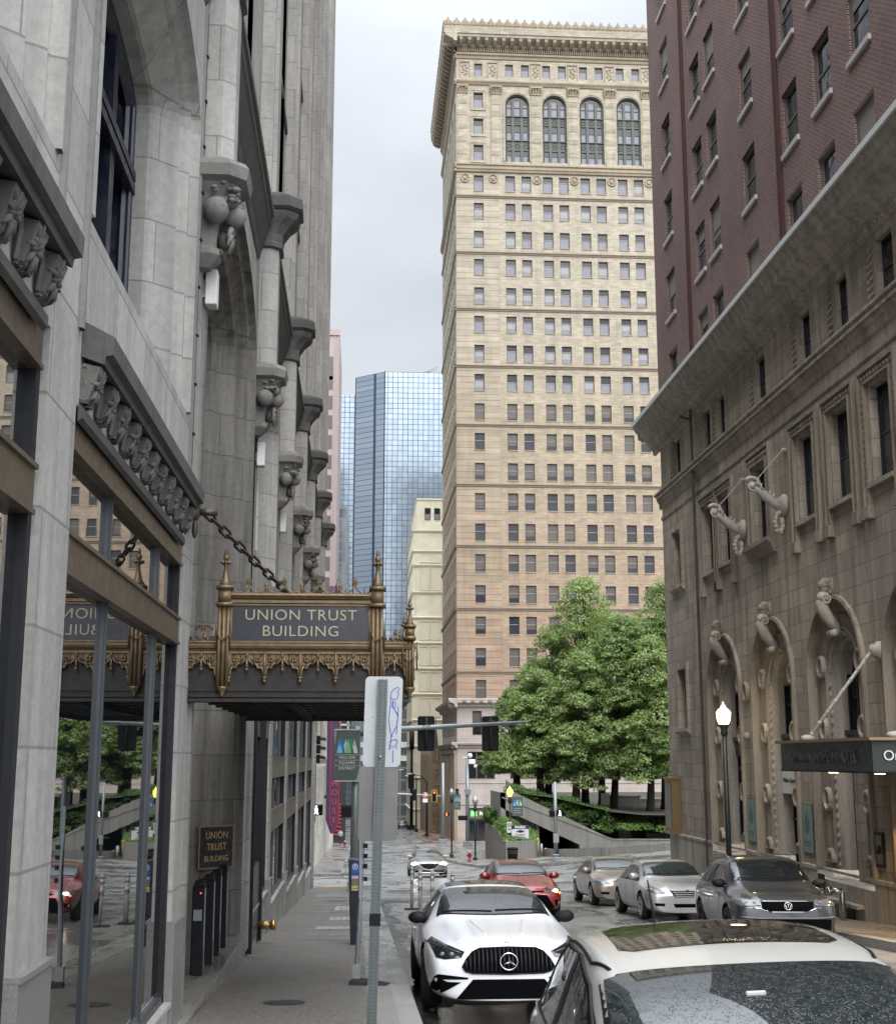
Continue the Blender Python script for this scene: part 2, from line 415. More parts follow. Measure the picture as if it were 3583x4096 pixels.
M['lettergold'] = plain('dull_gold_lettering', (.33, .30, .21), .5, .2)
M['platebk'] = plain('black_plaque_panel', (.004, .004, .005), .25)
M['plategold'] = plain('brass_rim', (.24, .16, .08), .45, .6)
M['glassL'] = glassm('shop_window_glass', (.006, .007, .008), .012, 1.0, 3.0, .028, .7)
M['glassdk'] = glassm('dark_window_glass', (.012, .014, .018), .05, .6, 1.5, .15, 2)
M['glasstw'] = glassm('tower_window_glass', (.035, .037, .045), .10, .35, 1.4, .2, .8)
M['glasspale'] = plain('pale_grey_pane', (.17, .172, .20), .5, 0, .15, 2, .4)  # pale grey pane colour
M['glassmid'] = plain('tan_grey_blind', (.078, .068, .06), .4, 0, .25, 2, .4)  # tan-grey blind colour, also used for dull panes
M['asphalt'] = None
def wet(name, base, dark, rlo=.06, rhi=.45, scale=1.0, agg=60, joints=None, puddle=(.47, .60), bstr=.12, crack=.55):
    m, nt, b, o = nodes_of(name)
    p = pos(nt)
    big = noise(nt, vmap(nt, p, (1, .45, 1)), .55 * scale, 6, .62, .6)
    pud = ramp(nt, big, [(puddle[0], 0), (puddle[1], 1)])
    fine = noise(nt, p, agg, 3, .7); fr = ramp(nt, fine, [(.32, .35), (.68, 1.8)])
    crk = N(nt, 'ShaderNodeTexVoronoi', {'Scale': .19}, feature='DISTANCE_TO_EDGE')
    nt.links.new(mixc(nt, .25, p, N(nt, 'ShaderNodeTexNoise', {'Scale': 1.5}).outputs['Color']), crk.inputs['Vector'])
    ck = ramp(nt, crk.outputs['Distance'], [(0.0, crack), (.010, 1.0)])
    c = mixc(nt, pud, base, dark); c = mixc(nt, 1, c, fr, 'MULTIPLY'); c = mixc(nt, 1, c, ck, 'MULTIPLY')
    if joints:
        br = N(nt, 'ShaderNodeTexBrick', {'Scale': 1.0, 'Mortar Size': .012, 'Brick Width': joints[0], 'Row Height': joints[1]}, offset=0); nt.links.new(p, br.inputs['Vector'])
        br.inputs['Color1'].default_value = (.9, .9, .9, 1); br.inputs['Color2'].default_value = (1.08, 1.08, 1.08, 1); br.inputs['Mortar'].default_value = (.55, .55, .55, 1)
        c = mixc(nt, 1, c, br.outputs['Color'], 'MULTIPLY')
    nt.links.new(c, b.inputs['Base Color'])
    r = ramp(nt, big, [(puddle[0] - .1, rhi), (puddle[0] + .03, rlo + (rhi - rlo) * .45), (puddle[1], rlo)]); nt.links.new(r, b.inputs['Roughness'])
    b.inputs['Specular IOR Level'].default_value = .6
    bump(nt, b, noise(nt, p, agg * .6, 4, .7), bstr, .01)
    return m
M['road'] = wet('wet_asphalt', (.19, .187, .182), (.09, .089, .088), .18, .46, 1.0, 70, bstr=.04)
M['walkdk'] = wet('damp_aggregate_paving', (.125, .115, .102), (.09, .083, .075), .3, .6, 1.0, 30, None, (.55, .7), .25, 1.0)
M['walk'] = wet('damp_concrete_paving', (.20, .19, .175), (.13, .125, .118), .15, .5, 1.0, 80, (1.5, 1.5))
M['walkred'] = wet('damp_brick_paving', (.25, .16, .13), (.17, .11, .09), .15, .5, 1, 80, (.4, .2))
M['kerb'] = wet('granite_kerb', (.24, .235, .22), (.15, .145, .14), .15, .5, 1.4, 90)
M['paver'] = wet('ribbed_paving_strip', (.27, .262, .24), (.19, .185, .17), .2, .5, 1.4, 90, (.5, .045))
M['vault'] = plain('glass_block_vault_light', (.34, .35, .35), .3, 0, .25, 30)
M['white_line'] = plain('worn_road_paint', (.42, .42, .40), .4, 0, .35, 4)
M['yellow'] = plain('yellow_paint', (.55, .33, .02), .5)
M['conc'] = stone('board_marked_concrete', (.235, .225, .205), 2.4, 30, .06, .7, .5, (.12, .115, .105), msize=.02)
M['metalgrey'] = plain('galvanised_steel', (.22, .245, .255), .45, .5, .2, 12)
M['metaldk'] = plain('dark_painted_steel', (.03, .034, .034), .45, .3)
M['black'] = plain('black_plastic', (.006, .006, .008), .55, 0, .12, 6, .2)
M['void'] = plain('deep_black', (.0025, .0025, .003), .9, 0, 0, 1, .05)
M['rubber'] = plain('black_rubber', (.010, .010, .010), .75)
M['white'] = plain('white_plastic', (.62, .62, .60), .5)
M['whitecut'] = plain('pale_sheet_metal', (.33, .345, .355), .35, .3, .08, 3)
M['bark'] = plain('dark_wet_bark', (.018, .014, .011), .9, 0, .4, 12)
def leafm(name, a, b_):
    m, nt, b, o = nodes_of(name)
    g = nt.nodes.new('ShaderNodeNewGeometry')
    c = ramp(nt, g.outputs['Random Per Island'], [(0, a), (1, b_)])
    big = ramp(nt, noise(nt, g.outputs['Position'], .55, 3), [(.3, .7), (.7, 1.25)])
    nt.links.new(mixc(nt, 1, c, big, 'MULTIPLY'), b.inputs['Base Color']); b.inputs['Roughness'].default_value = .5; b.inputs['Specular IOR Level'].default_value = .35
    b.inputs['Subsurface Weight'].default_value = 0
    tr = N(nt, 'ShaderNodeBsdfTranslucent'); nt.links.new(mixc(nt, 1, c, (1.2, 1.3, .5), 'MULTIPLY'), tr.inputs[0])
    mx = N(nt, 'ShaderNodeMixShader', {0: .38}); nt.links.new(b.outputs[0], mx.inputs[1]); nt.links.new(tr.outputs[0], mx.inputs[2]); nt.links.new(mx.outputs[0], o.inputs[0])
    return m
M['leaf'] = leafm('linden_leaves', (.10, .16, .045), (.31, .385, .15))
M['leaf2'] = leafm('linden_leaves_deep', (.08, .135, .04), (.25, .325, .12))
M['hedge'] = leafm('hedge_leaves', (.03, .07, .012), (.10, .18, .04))
M['grassl'] = leafm('ground_cover_leaves', (.07, .15, .03), (.19, .30, .07))
def emis(name, col, s):
    m, nt, b, o = nodes_of(name); b.inputs['Base Color'].default_value = (*[c * .3 for c in col], 1); b.inputs['Emission Color'].default_value = (*col, 1); b.inputs['Emission Strength'].default_value = s; return m
M['lampw'] = emis('lit_globe', (1.0, .80, .38), 5)
M['lampy'] = emis('lit_lantern_glass', (1.0, .78, .12), 1.6)
M['red'] = emis('red_signal_lens', (1, .06, .03), 5)
M['headl'] = emis('lit_headlight', (1, .95, .85), 9)
M['walkw'] = emis('walk_symbol', (1, 1, 1), 3)
M['orange'] = emis('orange_signal_lens', (1, .2, .02), 3)
def paint(name, col, metal=.0, rough=.32, flake=.0):
    m, nt, b, o = nodes_of(name)
    p = objc(nt); c = mixc(nt, noise(nt, p, 1.5, 3), tuple(x * .93 for x in col), tuple(min(1, x * 1.05) for x in col)); nt.links.new(c, b.inputs['Base Color'])
    b.inputs['Metallic'].default_value = metal; b.inputs['Roughness'].default_value = rough; b.inputs['Coat Weight'].default_value = .9; b.inputs['Coat Roughness'].default_value = .03
    v = N(nt, 'ShaderNodeTexVoronoi', {'Scale': 70.0, 'Randomness': 1.0}); nt.links.new(p, v.inputs['Vector'])
    d = ramp(nt, v.outputs['Distance'], [(.0, 1), (.22, .6), (.34, 0)])
    gate = ramp(nt, noise(nt, p, 22, 3), [(.48, 0), (.6, 1)])
    mm = N(nt, 'ShaderNodeMath', operation='MULTIPLY'); nt.links.new(d, mm.inputs[0]); nt.links.new(gate, mm.inputs[1])
    n = N(nt, 'ShaderNodeBump', {'Strength': .55, 'Distance': .003}); nt.links.new(mm.outputs[0], n.inputs['Height']); nt.links.new(n.outputs[0], b.inputs['Coat Normal'])
    return m
def carglass(name, tint=(.012, .016, .016), drops=.8, scale=75):
    m, nt, b, o = nodes_of(name); p = objc(nt)
    b.inputs['Base Color'].default_value = (*tint, 1); b.inputs['Roughness'].default_value = .02; b.inputs['Specular IOR Level'].default_value = .7; b.inputs['IOR'].default_value = 1.65
    v = N(nt, 'ShaderNodeTexVoronoi', {'Scale': float(scale)}); nt.links.new(p, v.inputs['Vector'])
    d = ramp(nt, v.outputs['Distance'], [(.0, 1), (.25, .7), (.38, 0)])
    gate = ramp(nt, noise(nt, p, 34, 4), [(.46, 0), (.60, 1)])
    mm = N(nt, 'ShaderNodeMath', operation='MULTIPLY'); nt.links.new(d, mm.inputs[0]); nt.links.new(gate, mm.inputs[1])
    bump(nt, b, mm.outputs[0], drops, .004); return m
# ---------------------------------------------------------------- ground, road, pavements
def sheet(name, xs, ys, h, mat):
    mb = MB(); vs = [(x, y, G(x, y) + h) for y in ys for x in xs]; w = len(xs)
    mb.add(vs, [(j * w + i, j * w + i + 1, j * w + w + i + 1, j * w + w + i) for j in range(len(ys) - 1) for i in range(w - 1)])
    return struct(mb.build(name, mat))
xs = [-900, -300, -120, -60, -30, -15, -8, -4] + [x * 1.0 for x in range(-2, 36, 2)] + [45, 70, 120, 300, 900]
ys = [-400, -150, -60, -20, -8] + list(range(0, 170, 4)) + [175, 190, 210, 240, 300, 400, 500, 700, 1500]
sheet('ground', xs, ys, -.03, M['road'])
sheet('road', [x / 2 for x in range(-8, 72, 2)], [y for y in range(-10, 400, 3)], 0.0, M['road'])
# near left pavement: dark aggregate, ribbed strip, granite kerb
slab('pavement', -3.2, .12, -6, 50.2, .15, M['walkdk'], 3, 30)
slab('paving_strip', .12, .40, -6, 49.6, .154, M['paver'], 1, 30)
slab('kerb', .40, .62, -6, 49.9, .158, M['kerb'], 1, 30)
slab('pavement', -3.2, .12, 50.2, 51.5, .12, M['walk'], 3, 3)
# vault lights let into the pavement
def flush(name, x0, x1, y0, y1, h, mat, nx=1, ny=1): return slab(name, x0, x1, y0, y1, h, mat, nx, ny, 0)
for (x0, x1, y0, y1) in [(-.95, -.1, 24.6, 24.72), (-1.25, -.1, 25.9, 26.0), (-.8, .05, 26.3, 27.1), (-1.25, -.1, 23.6, 23.68), (-.6, .05, 29.2, 30.4), (-1.2, 0, 32.6, 32.75), (-.55, .05, 33.2, 35.6), (-1.2, 0, 36.2, 36.4)]:
    mb = MB(); n = max(1, int((x1 - x0) / .13))
    for i in range(n):
        a = x0 + (x1 - x0) * i / n; b = a + (x1 - x0) / n - .015
        mb.quad((a, y0, G(a, y0) + .156), (b, y0, G(b, y0) + .156), (b, y1, G(b, y1) + .156), (a, y1, G(a, y1) + .156))
    struct(mb.build('paving_inlay', M['vault']))
# pavement on the hotel side
slab('pavement', 9.0, 12, -6, 46, .15, M['walk'], 3, 24)
slab('kerb', 8.78, 9.0, -6, 46, .158, M['kerb'], 1, 24)
# across the cross street, left
slab('pavement', -14, -.9, 71, 150, .15, M['walk'], 6, 24)
slab('kerb', -.9, -.7, 71, 150, .158, M['kerb'], 1, 24)
slab('pavement', -14, -.3, 163, 330, .15, M['walk'], 4, 20)
# park side pavement with a curved corner
def polyslab(name, poly, h, mat, skirt=.35):
    mb = MB(); n = len(poly)
    cx = sum(p[0] for p in poly) / n; cy_ = sum(p[1] for p in poly) / n
    tri = geometry.delaunay_2d_cdt([Vector(p) for p in poly] + [Vector((x, y)) for x in range(int(min(p[0] for p in poly)), int(max(p[0] for p in poly)) + 1, 3) for y in range(int(min(p[1] for p in poly)), int(max(p[1] for p in poly)) + 1, 4)], [], [list(range(n))], 1, .001)
    mb.add([(v.x, v.y, G(v.x, v.y) + h) for v in tri[0]], [tuple(f) for f in tri[2]])
    for i in range(n):
        p, q = poly[i], poly[(i + 1) % n]; a = (*p, G(*p) + h); b = (*q, G(*q) + h); mb.quad(a, b, (b[0], b[1], b[2] - skirt), (a[0], a[1], a[2] - skirt))
    return struct(mb.build(name, mat))
corner = [(6.5, 150), (6.5, 102), (6.6, 94), (6.95, 87), (7.6, 81), (9.0, 76), (11, 72.8), (14, 70.6), (18, 69.8), (60, 69.8)]
polyslab('pavement', corner + [(60, 150)], .15, M['walk'])
strip('kerb', corner, -.0, .2, .156, M['kerb'])
corner2 = [(9.8, 330), (9.3, 230), (8.6, 180), (8.8, 170), (9.6, 166), (11, 164.5), (60, 164)]
polyslab('pavement', corner2 + [(60, 330)], .15, M['walkred'])
strip('kerb', corner2, -.0, .25, .156, M['kerb'])
# wet gutter with ragged edge
mb = MB(); rg = random.Random(8); prev = None
for k in range(150):
    y = 6 + k * .24; w = .28 + .10 * sin(k * .31) + rg.uniform(-.06, .06); x1 = .625 + w * (1 if y < 34 else .8)
    cur = ((.60, y, G(.6, y) + .005), (x1, y, G(x1, y) + .005))
    if prev: mb.quad(prev[0], prev[1], cur[1], cur[0])
    prev = cur
struct(mb.build('gutter_water', wet('gutter_water', (.03, .028, .026), (.012, .012, .012), .03, .16, 2.5, 40, puddle=(.42, .5), bstr=.35)))
mb = MB(); pts = [(1.0 + 1.9 * abs(cos(a * pi / 20)) ** .7 * (1 if cos(a * pi / 20) > 0 else -.45) + rg.uniform(-.08, .08) + .5, 13.9 + 1.5 * sin(a * pi / 20) + rg.uniform(-.15, .15)) for a in range(40)]
mb.add([(x, y, G(x, y) + .0045) for x, y in pts], [tuple(range(40))]); struct(mb.build('puddle', bpy.data.materials['gutter_water']))
# crosswalk bars and stop lines
def bar(x0, x1, y0, y1, mat=None): flush('road_marking', x0, x1, y0, y1, .006, mat or M['white_line'])
bar(.9, 7.8, 51.2, 51.55); bar(.9, 9.5, 54.6, 54.95)
bar(-.2, 8.5, 66.6, 67.0); bar(.3, 6.2, 147.2, 147.8); bar(.3, 6.2, 151.5, 152.1); bar(8.5, 20, 160.5, 161.1)
for i in range(7): bar(-1.9 + .0, .0, 52.6 + i * 1.9, 53.1 + i * 1.9)
flush('tactile_paving', -1.35, .1, 50.7, 51.35, .156, M['yellow'])
flush('tactile_paving', 7.2, 8.5, 150.6, 151.4, .16, M['yellow'])
flush('road_marking', 7.0, 8.6, 56.0, 56.4, .006, M['yellow'])
for (x0, x1, y0, y1) in [(.9, 2.6, 44.5, 44.9), (3.1, 4.4, 48.9, 49.3), (4.6, 8.5, 49.2, 49.6)]: bar(x0, x1, y0, y1)
# iron gutter grate
mb = MB()
for i in range(12): mb.box(.75 + i * .07, .79 + i * .07, 40.6, 41.1, G(1, 40.8) + .004, G(1, 40.8) + .02)
struct(mb.build('drain_grate', M['metaldk']))

# manhole covers and repair patches
for x, y, r in ((4.4, 12.5, .33), (2.7, 24.5, .33), (6.3, 48, .35), (1.9, 60, .35), (-.75, 14.5, .22), (-.6, 38.5, .25)):
    mb = MB(); h_ = .006 if x > .6 else .157; mb.add([(x + r * cos(a * pi / 12), y + r * sin(a * pi / 12), G(x + r * cos(a * pi / 12), y + r * sin(a * pi / 12)) + h_) for a in range(24)], [tuple(range(24))]); struct(mb.build('manhole_cover', M['metaldk']))
for x0, x1, y0, y1, c_ in ((2.6, 4.2, 9.5, 13.4, 0), (4.8, 6.1, 17, 30, 1), (.9, 2.4, 42.3, 43.8, 0), (3.2, 6.0, 57, 58.6, 1), (-1.3, .0, 41, 43.6, 2), (-1.55, -.8, 8.5, 10.6, 2)):
    flush('road_patch' if c_ < 2 else 'pavement_patch', x0, x1, y0, y1, .005 if c_ < 2 else .155, [wet('asphalt_patch', (.12, .118, .115), (.06, .06, .06), .2, .5, 1.3, 70, bstr=.04), wet('asphalt_patch_pale', (.235, .23, .22), (.12, .12, .118), .2, .5, 1.3, 70, bstr=.04), wet('pavement_patch', (.17, .16, .145), (.12, .11, .10), .25, .5, 1.2, 50, bstr=.1)][c_], 2, 6)
# ---------------------------------------------------------------- windows
def sash(T, u0, u1, v0, v1, d, fw=.07, rail=.5, mats=None, name='window', parent=None, split=None, style=0):
    """double-hung window: frame, meeting rail, panes. mats = [frame, upper glass, lower glass]"""
    mb = MB(); r = v0 + (v1 - v0) * rail
    mb.mat(0)
    for a, b, c, e_ in ((u0, u0 + fw, v0, v1), (u1 - fw, u1, v0, v1)): mb.tbox(T, a, b, c, e_, -d, -d + .06)
    for c, e_ in ((v0, v0 + fw), (v1 - fw, v1)): mb.tbox(T, u0 + fw, u1 - fw, c, e_, -d, -d + .06)
    mb.tbox(T, u0 + fw, u1 - fw, r - fw * .4, r + fw * .4, -d, -d + .05)
    mb.mat(1); mb.quad(*[T(u, v, -d + .005) for u, v in ((u0, r), (u1, r), (u1, v1), (u0, v1))])
    mb.mat(2); mb.quad(*[T(u, v, -d + .025) for u, v in ((u0 + fw, v0 + fw), (u1 - fw, v0 + fw), (u1 - fw, r), (u0 + fw, r))])
    if split:
        mb.mat(3); b = v0 + (v1 - v0) * split; mb.quad(*[T(u, v, -d + .03) for u, v in ((u0 + fw, b), (u1 - fw, b), (u1 - fw, v1 - fw), (u0 + fw, v1 - fw))])
    return mb.build(name, mats, parent, recalc=False)
# ================================================================ HOTEL (right)
HX = 10.6; TH = TX(HX, -1)
hotel = empty('hotel_building', (HX, 30, 0), 'tall red brick hotel on a buff stone base with round arches', 'building')
HY0, HY1 = 12.5, 44.6
BW = [(41.7, 42.9), (37.75, 38.9), (36.0, 37.15), (32.5, 33.65), (29.03, 30.15), (26.78, 27.9), (24.5, 25.65), (20.6, 21.75), (17.2, 18.35), (14, 15.15)]
SILL = [16.9, 19.76, 22.65, 25.6, 28.5, 31.4, 34.3]
ops = [(a, b, s + (-.03 if s > 16 else 0), s + 1.62, .16) for a, b in BW for s in SILL] + [(a, b, 14.1, 15.69, .16) for a, b in BW]
mb = MB(); wall(mb, TH, HY0, HY1, 13.2, 42, ops)
mb.box(HX + .001, 40, HY1 - .001, HY1, 13.2, 42); mb.box(HX + .3, 40, HY0, HY1 - .01, 41.9, 42)
mb.build('brick_wall', M['brick'], hotel)
mb = MB()
for y in (39.75, 30.5, 21.9):
    mb.mark(); mb.tbox(TH, y - .17, y - .13, 13.6, 42, .0, .05)
    mb.tbox(TH, y + .13, y + .17, 13.6, 42, .0, .05); mb.tbox(TH, y - .13, y + .13, 13.6, 42, .001, .02)
mb.build_each('brick_pilaster', M['brickd'], hotel)
wm = [M['frameH'] if 'frameH' in M else plain('grey_brown_sash_paint', (.12, .105, .09), .6), M['glassdk'], M['glassdk'], plain('roller_blind', (.20, .19, .17), .8)]
M['frameH'] = wm[0]
random.seed(3)
for (a, b) in BW:
    for s in SILL + [14.07]:
        if a < 20 or s > 30: continue
        w = sash(TH, a, b, s, s + 1.62, .14, .07, .48, wm, 'window', hotel, random.choice([None, .5, .35, .7, None]))
        ms = MB(); ms.tbox(TH, a - .06, b + .06, s - .13, s - .0, -.15, .07); ms.build('sill', M['walk_s'] if 'walk_s' in M else M.setdefault('walk_s', plain('pale_stone_sill', (.42, .39, .36), .8)), w)
# stone base
FR = [(41.8, 42.6), (38.0, 38.75), (36.4, 37.15), (32.5, 33.3), (29.0, 29.75), (26.6, 27.3), (24.1, 24.9), (20.5, 21.2), (18, 18.8)]
MID = [(42.0, 43.1, 7.5, 9.37), (37.95, 39.05, 7.42, 9.42), (36.15, 37.25, 7.42, 9.42), (32.75, 33.9, 7.46, 9.5), (29.15, 30.35, 7.44, 9.5), (26.85, 28.05, 7.44, 9.5), (24.6, 25.75, 7.44, 9.5), (20.2, 21.4, 7.44, 9.5)]
LOW = [(41.85, 42.95, 2.8, 4.72)]
ARC = [37.52, 33.0, 28.5, 24.0, 19.5]
ops = [(a, b, 11.15, 12.42, .2) for a, b in FR] + [(a, b, c, d, .26) for a, b, c, d in MID] + [(a, b, c, d, .26) for a, b, c, d in LOW]
AR = 1.72
ops += [(c - AR, c + AR, -.62, 5.42, 0, AR) for c in ARC]
mb = MB(); wall(mb, TH, HY0, HY1, -.68, 13.2, ops)
mb.box(HX, 40, HY1 - .002, HY1, -6, 13.2)
mb.build('stone_wall', M['stoneH'], hotel)
# granite plinth following the slope
mb = MB()
for (a, b) in [(HY0, 17.8), (21.2, 22.3), (25.7, 26.8), (30.2, 31.3), (34.7, 35.8), (39.2, HY1)]:
    mb.tbox(TH, a, b, -6, -.68, -.3, .08); mb.tbox(TH, a, b, -.68, -.60, -.3, .10)
for c in ARC: mb.tbox(TH, c - AR, c + AR, -6, -.85, -.9, .06); mb.tbox(TH, c - 1.0, c + 1.0, -1.27, -1.20, -.9, .22)
mb.build('plinth', M['stoneHd'], hotel)
# cornice, belt course, string mouldings
mb = MB()
mb.sweep([(0, 12.62), (.08, 12.66), (.10, 12.80), (.20, 12.86), (.22, 12.95), (.32, 13.0), (.34, 13.1), (.62, 13.22), (.64, 13.42), (.70, 13.46), (.78, 13.62), (.80, 13.70), (.80, 13.74), (0, 13.86)], TH, HY0, HY1 + .8)
mb.build('cornice', M['stoneHd'], hotel)
mb = MB()
for i in range(150):
    y = HY1 - .1 - i * .17; mb.tbox(TH, y - .05, y + .05, 12.83, 12.93, .1, .21)
    mb.tbox(TH, y - .03, y + .03, 12.70, 12.76, .05, .13)
mb.build('dentil_course', M['stoneHd'], hotel)
mb = MB(); mb.tbox(TH, HY0, HY1 + .84, 13.66, 13.80, .80, .86); mb.tbox(TH, HY0, HY1 + .84, 13.76, 13.80, -.02, .80); mb.build('cornice_flashing', M['white'], hotel)
mb = MB()
mb.sweep([(0, 10.52), (.05, 10.56), (.06, 10.75), (.12, 10.80), (.14, 10.95), (.24, 11.0), (.24, 11.06), (.03, 11.12), (0, 11.12)], TH, HY0, HY1 + .24)
mb.sweep([(0, 10.1), (.04, 10.12), (.05, 10.2), (0, 10.22)], TH, HY0, HY1 + .05)
mb.build('belt_course', M['stoneH'], hotel)
mb = MB()
for i in range(230): y = HY1 - i * .1; mb.tbox(TH, y - .03, y + .03, 10.85, 10.93, .12, .2)
mb.build('belt_dentils', M['stoneHd'], hotel)
for (a, b) in FR:
    mats = [M['bluedk'], M['glassdk'], M['glassdk'], M['glassdk']]
    w = sash(TH, a, b, 11.15, 12.42, .18, .05, .5, mats, 'window', hotel)
    mb = MB(); mb.tbox(TH, b + .02, b + .5, 11.13, 12.5, 0, .05)   # carved panel beside each opening
    for k in range(7):
        z = 11.25 + k * .165; mb.sphere(TH(b + .26, z + .06, .05), .07, 8, 5, (.5, 1.6, .8))
        mb.path([TH(b + .26, z, .05), TH(b + .13, z + .05, .07), TH(b + .12, z + .11, .05)], .02, 5); mb.path([TH(b + .26, z, .05), TH(b + .39, z + .05, .07), TH(b + .4, z + .11, .05)], .02, 5)
    mb.build('carved_panel', M['stoneHc'], w)
def framed(groups):
    for g in groups:
        u0 = min(x[0] for x in g) - .42; u1 = max(x[1] for x in g) + .42; single = len(g) == 1
        for (a, b, c, d) in g:
            w = sash(TH, a, b, c, d, .24, .06, .5, [M['bluedk'], M['glassdk'], M['glassdk'], M['glassdk']], 'window', hotel)
            mb = MB(); mb.tbox(TH, a - .06, b + .06, c - .1, c - .002, -.2, .12); mb.build('sill', M['stoneH'], w)
            mb = MB()
            # eared surround: outer fillet, egg-and-leaf band, inner bead
            for (i0, i1, d0) in ((.40, .33, .11), (.32, .14, .05), (.13, .08, .10)):
                mb.tbox(TH, a - i0, a - i1, 6.98, d + i1, 0, d0); mb.tbox(TH, b + i1, b + i0, 6.98, d + i1, 0, d0); mb.tbox(TH, a - i0, b + i0, d + i1, d + i0, 0, d0)
            for k in range(16):
                z = 7.05 + k * .155
                for u in (a - .23, b + .23): mb.sphere(TH(u, z, .06), .05, 6, 4, (.6, 1, 1.2))
            for k in range(10): mb.sphere(TH(a - .2 + k * (b - a + .4) / 9, d + .23, .06), .055, 6, 4, (.6, 1.1, 1))
            for u in (a - .25, b + .25): mb.tbox(TH, u - .19, u + .19, 6.72, 6.98, 0, .15)
            mb.build('carved_surround', M['stoneHc'], w)
framed([[MID[1]], [MID[2]], [MID[4]], [MID[5]], [MID[6]], [MID[7]]])
for (a, b, c, d), st in ((MID[0], 0), (LOW[0], 0), (MID[3], 1)):
    w = sash(TH, a, b, c, d, .24, .06, .5, [M['bluedk'], M['glassdk'], M['glassdk'], M['glassdk']], 'window', hotel)
    mb = MB()
    if st:
        for (i0, i1, d0) in ((.46, .38, .11), (.37, .15, .05), (.14, .08, .10)):
            mb.tbox(TH, a - i0, a - i1, c, d + i1, 0, d0); mb.tbox(TH, b + i1, b + i0, c, d + i1, 0, d0); mb.tbox(TH, a - i0, b + i0, d + i1, d + i0, 0, d0)
        for k in range(14):
            for u in (a - .26, b + .26): mb.sphere(TH(u, c + .1 + k * .155, .06), .05, 6, 4, (.6, 1, 1.2))
        for k in range(12): mb.sphere(TH(a - .25 + k * (b - a + .5) / 11, d + .26, .06), .06, 6, 4, (.6, 1, 1))
        mb.sweep([(0, c - .42), (.1, c - .4), (.16, c - .2), (.25, c - .12), (.25, c - .02), (0, c)], TH, a - .55, b + .45)
    else:
        mb.tbox(TH, a - .22, a, c, d + .2, 0, .07); mb.tbox(TH, b, b + .2, c, d + .2, 0, .07); mb.tbox(TH, a, b, d, d + .2, 0, .07)
        mb.sweep([(0, c - .2), (.06, c - .18), (.14, c - .1), (.14, c), (0, c)], TH, a - .25, b + .25)
    mb.build('surround', M['stoneHc'] if st else M['stoneH'], w)
# great arches
def ring_geo(mb, T, u, v, R=.24, d=-.05, half=False):
    n = 20; pr = [(R, .0), (R * .98, .07), (R * .86, .10), (R * .70, .10), (R * .62, .03), (R * .52, -.02), (R * .50, .03), (R * .46, .055), (0.001, .06)]
    vs = []; a0, a1 = (0, pi) if half else (0, 2 * pi); m = n if half else n
    for r, h in pr:
        for k in range(m + (1 if half else 0)):
            a = a0 + (a1 - a0) * k / m; vs.append(T(u + r * cos(a) * .92, v + r * sin(a) * 1.1, d + h))
    w = m + 1 if half else m; fs = []
    for i in range(len(pr) - 1):
        for k in range(w - (1 if half else 0)):
            l = (k + 1) % w; fs.append((i * w + k, i * w + l, i * w + w + l, i * w + w + k))
    mb.add(vs, fs)
def helmet(T, u, v, s=1.0):
    """crowned head keystone seen in profile"""
    mb = MB(); mb.mat(0, True)
    mb.sphere(T(u, v + .18 * s, .22 * s), .115 * s, 12, 9, (1.15, .8, 1.25)); mb.sphere(T(u, v + .10 * s, .29 * s), .06 * s, 8, 6, (.8, .8, 1.1))
    mb.sphere(T(u, v + .145 * s, .345 * s), .022 * s, 6, 5, (1.5, .8, 1.2)); mb.sphere(T(u, v + .06 * s, .31 * s), .035 * s, 6, 5)
    mb.path([T(u, v - .06 * s, .16 * s), T(u, v + .08 * s, .19 * s)], [.10 * s, .07 * s], 10)
    pts = [T(u, v + .22 * s, .40 * s), T(u, v + .30 * s, .32 * s), T(u, v + .40 * s, .20 * s), T(u, v + .42 * s, .05 * s)]
    mb.path(pts, [.05 * s, .11 * s, .12 * s, .08 * s], 10)
    mb.sphere(T(u, v + .28 * s, .24 * s), .125 * s, 12, 8, (1.1, .95, .8))
    for k in range(9):
        a = k * .42; mb.sphere(T(u, v + .05 * s + .42 * s * sin(a * .45 + .1), .02 * s + .06 * s * cos(a * 3)), .075 * s, 7, 5, (1.2, 1, 1))
        mb.sphere(T(u + (-1) ** k * .05 * s, v + (.44 - .03 * k) * s, (.14 - .012 * k) * s), .055 * s, 7, 5)
    mb.tbox(T, u - .14 * s, u + .14 * s, v - .1 * s, v + .48 * s, -.02, .04)
    return mb
def scroll_key(T, u, v):
    mb = MB(); mb.mat(0, True)
    for du in (-.13, .13):
        sp = [T(u + du, v + .02 + .13 * (1 - t / 16) * sin(t * .75), .20 + .13 * (1 - t / 16) * cos(t * .75)) for t in range(14)]; mb.path(sp, .03, 6)
    prof = [(.30, .08), (.36, -.05), (.33, -.2), (.24, -.36), (.10, -.52), (-.02, -.66), (-.1, -.74)]
    mb.path([T(u, v + z, d - .1) for d, z in prof], [.10, .15, .15, .14, .12, .10, .06], 10)
    mb.path([T(u - .2, v - .72, .04), T(u + .2, v - .72, .04)], .085, 10)
    mb.sphere(T(u, v + .08, .22), .15, 10, 7)
    return mb
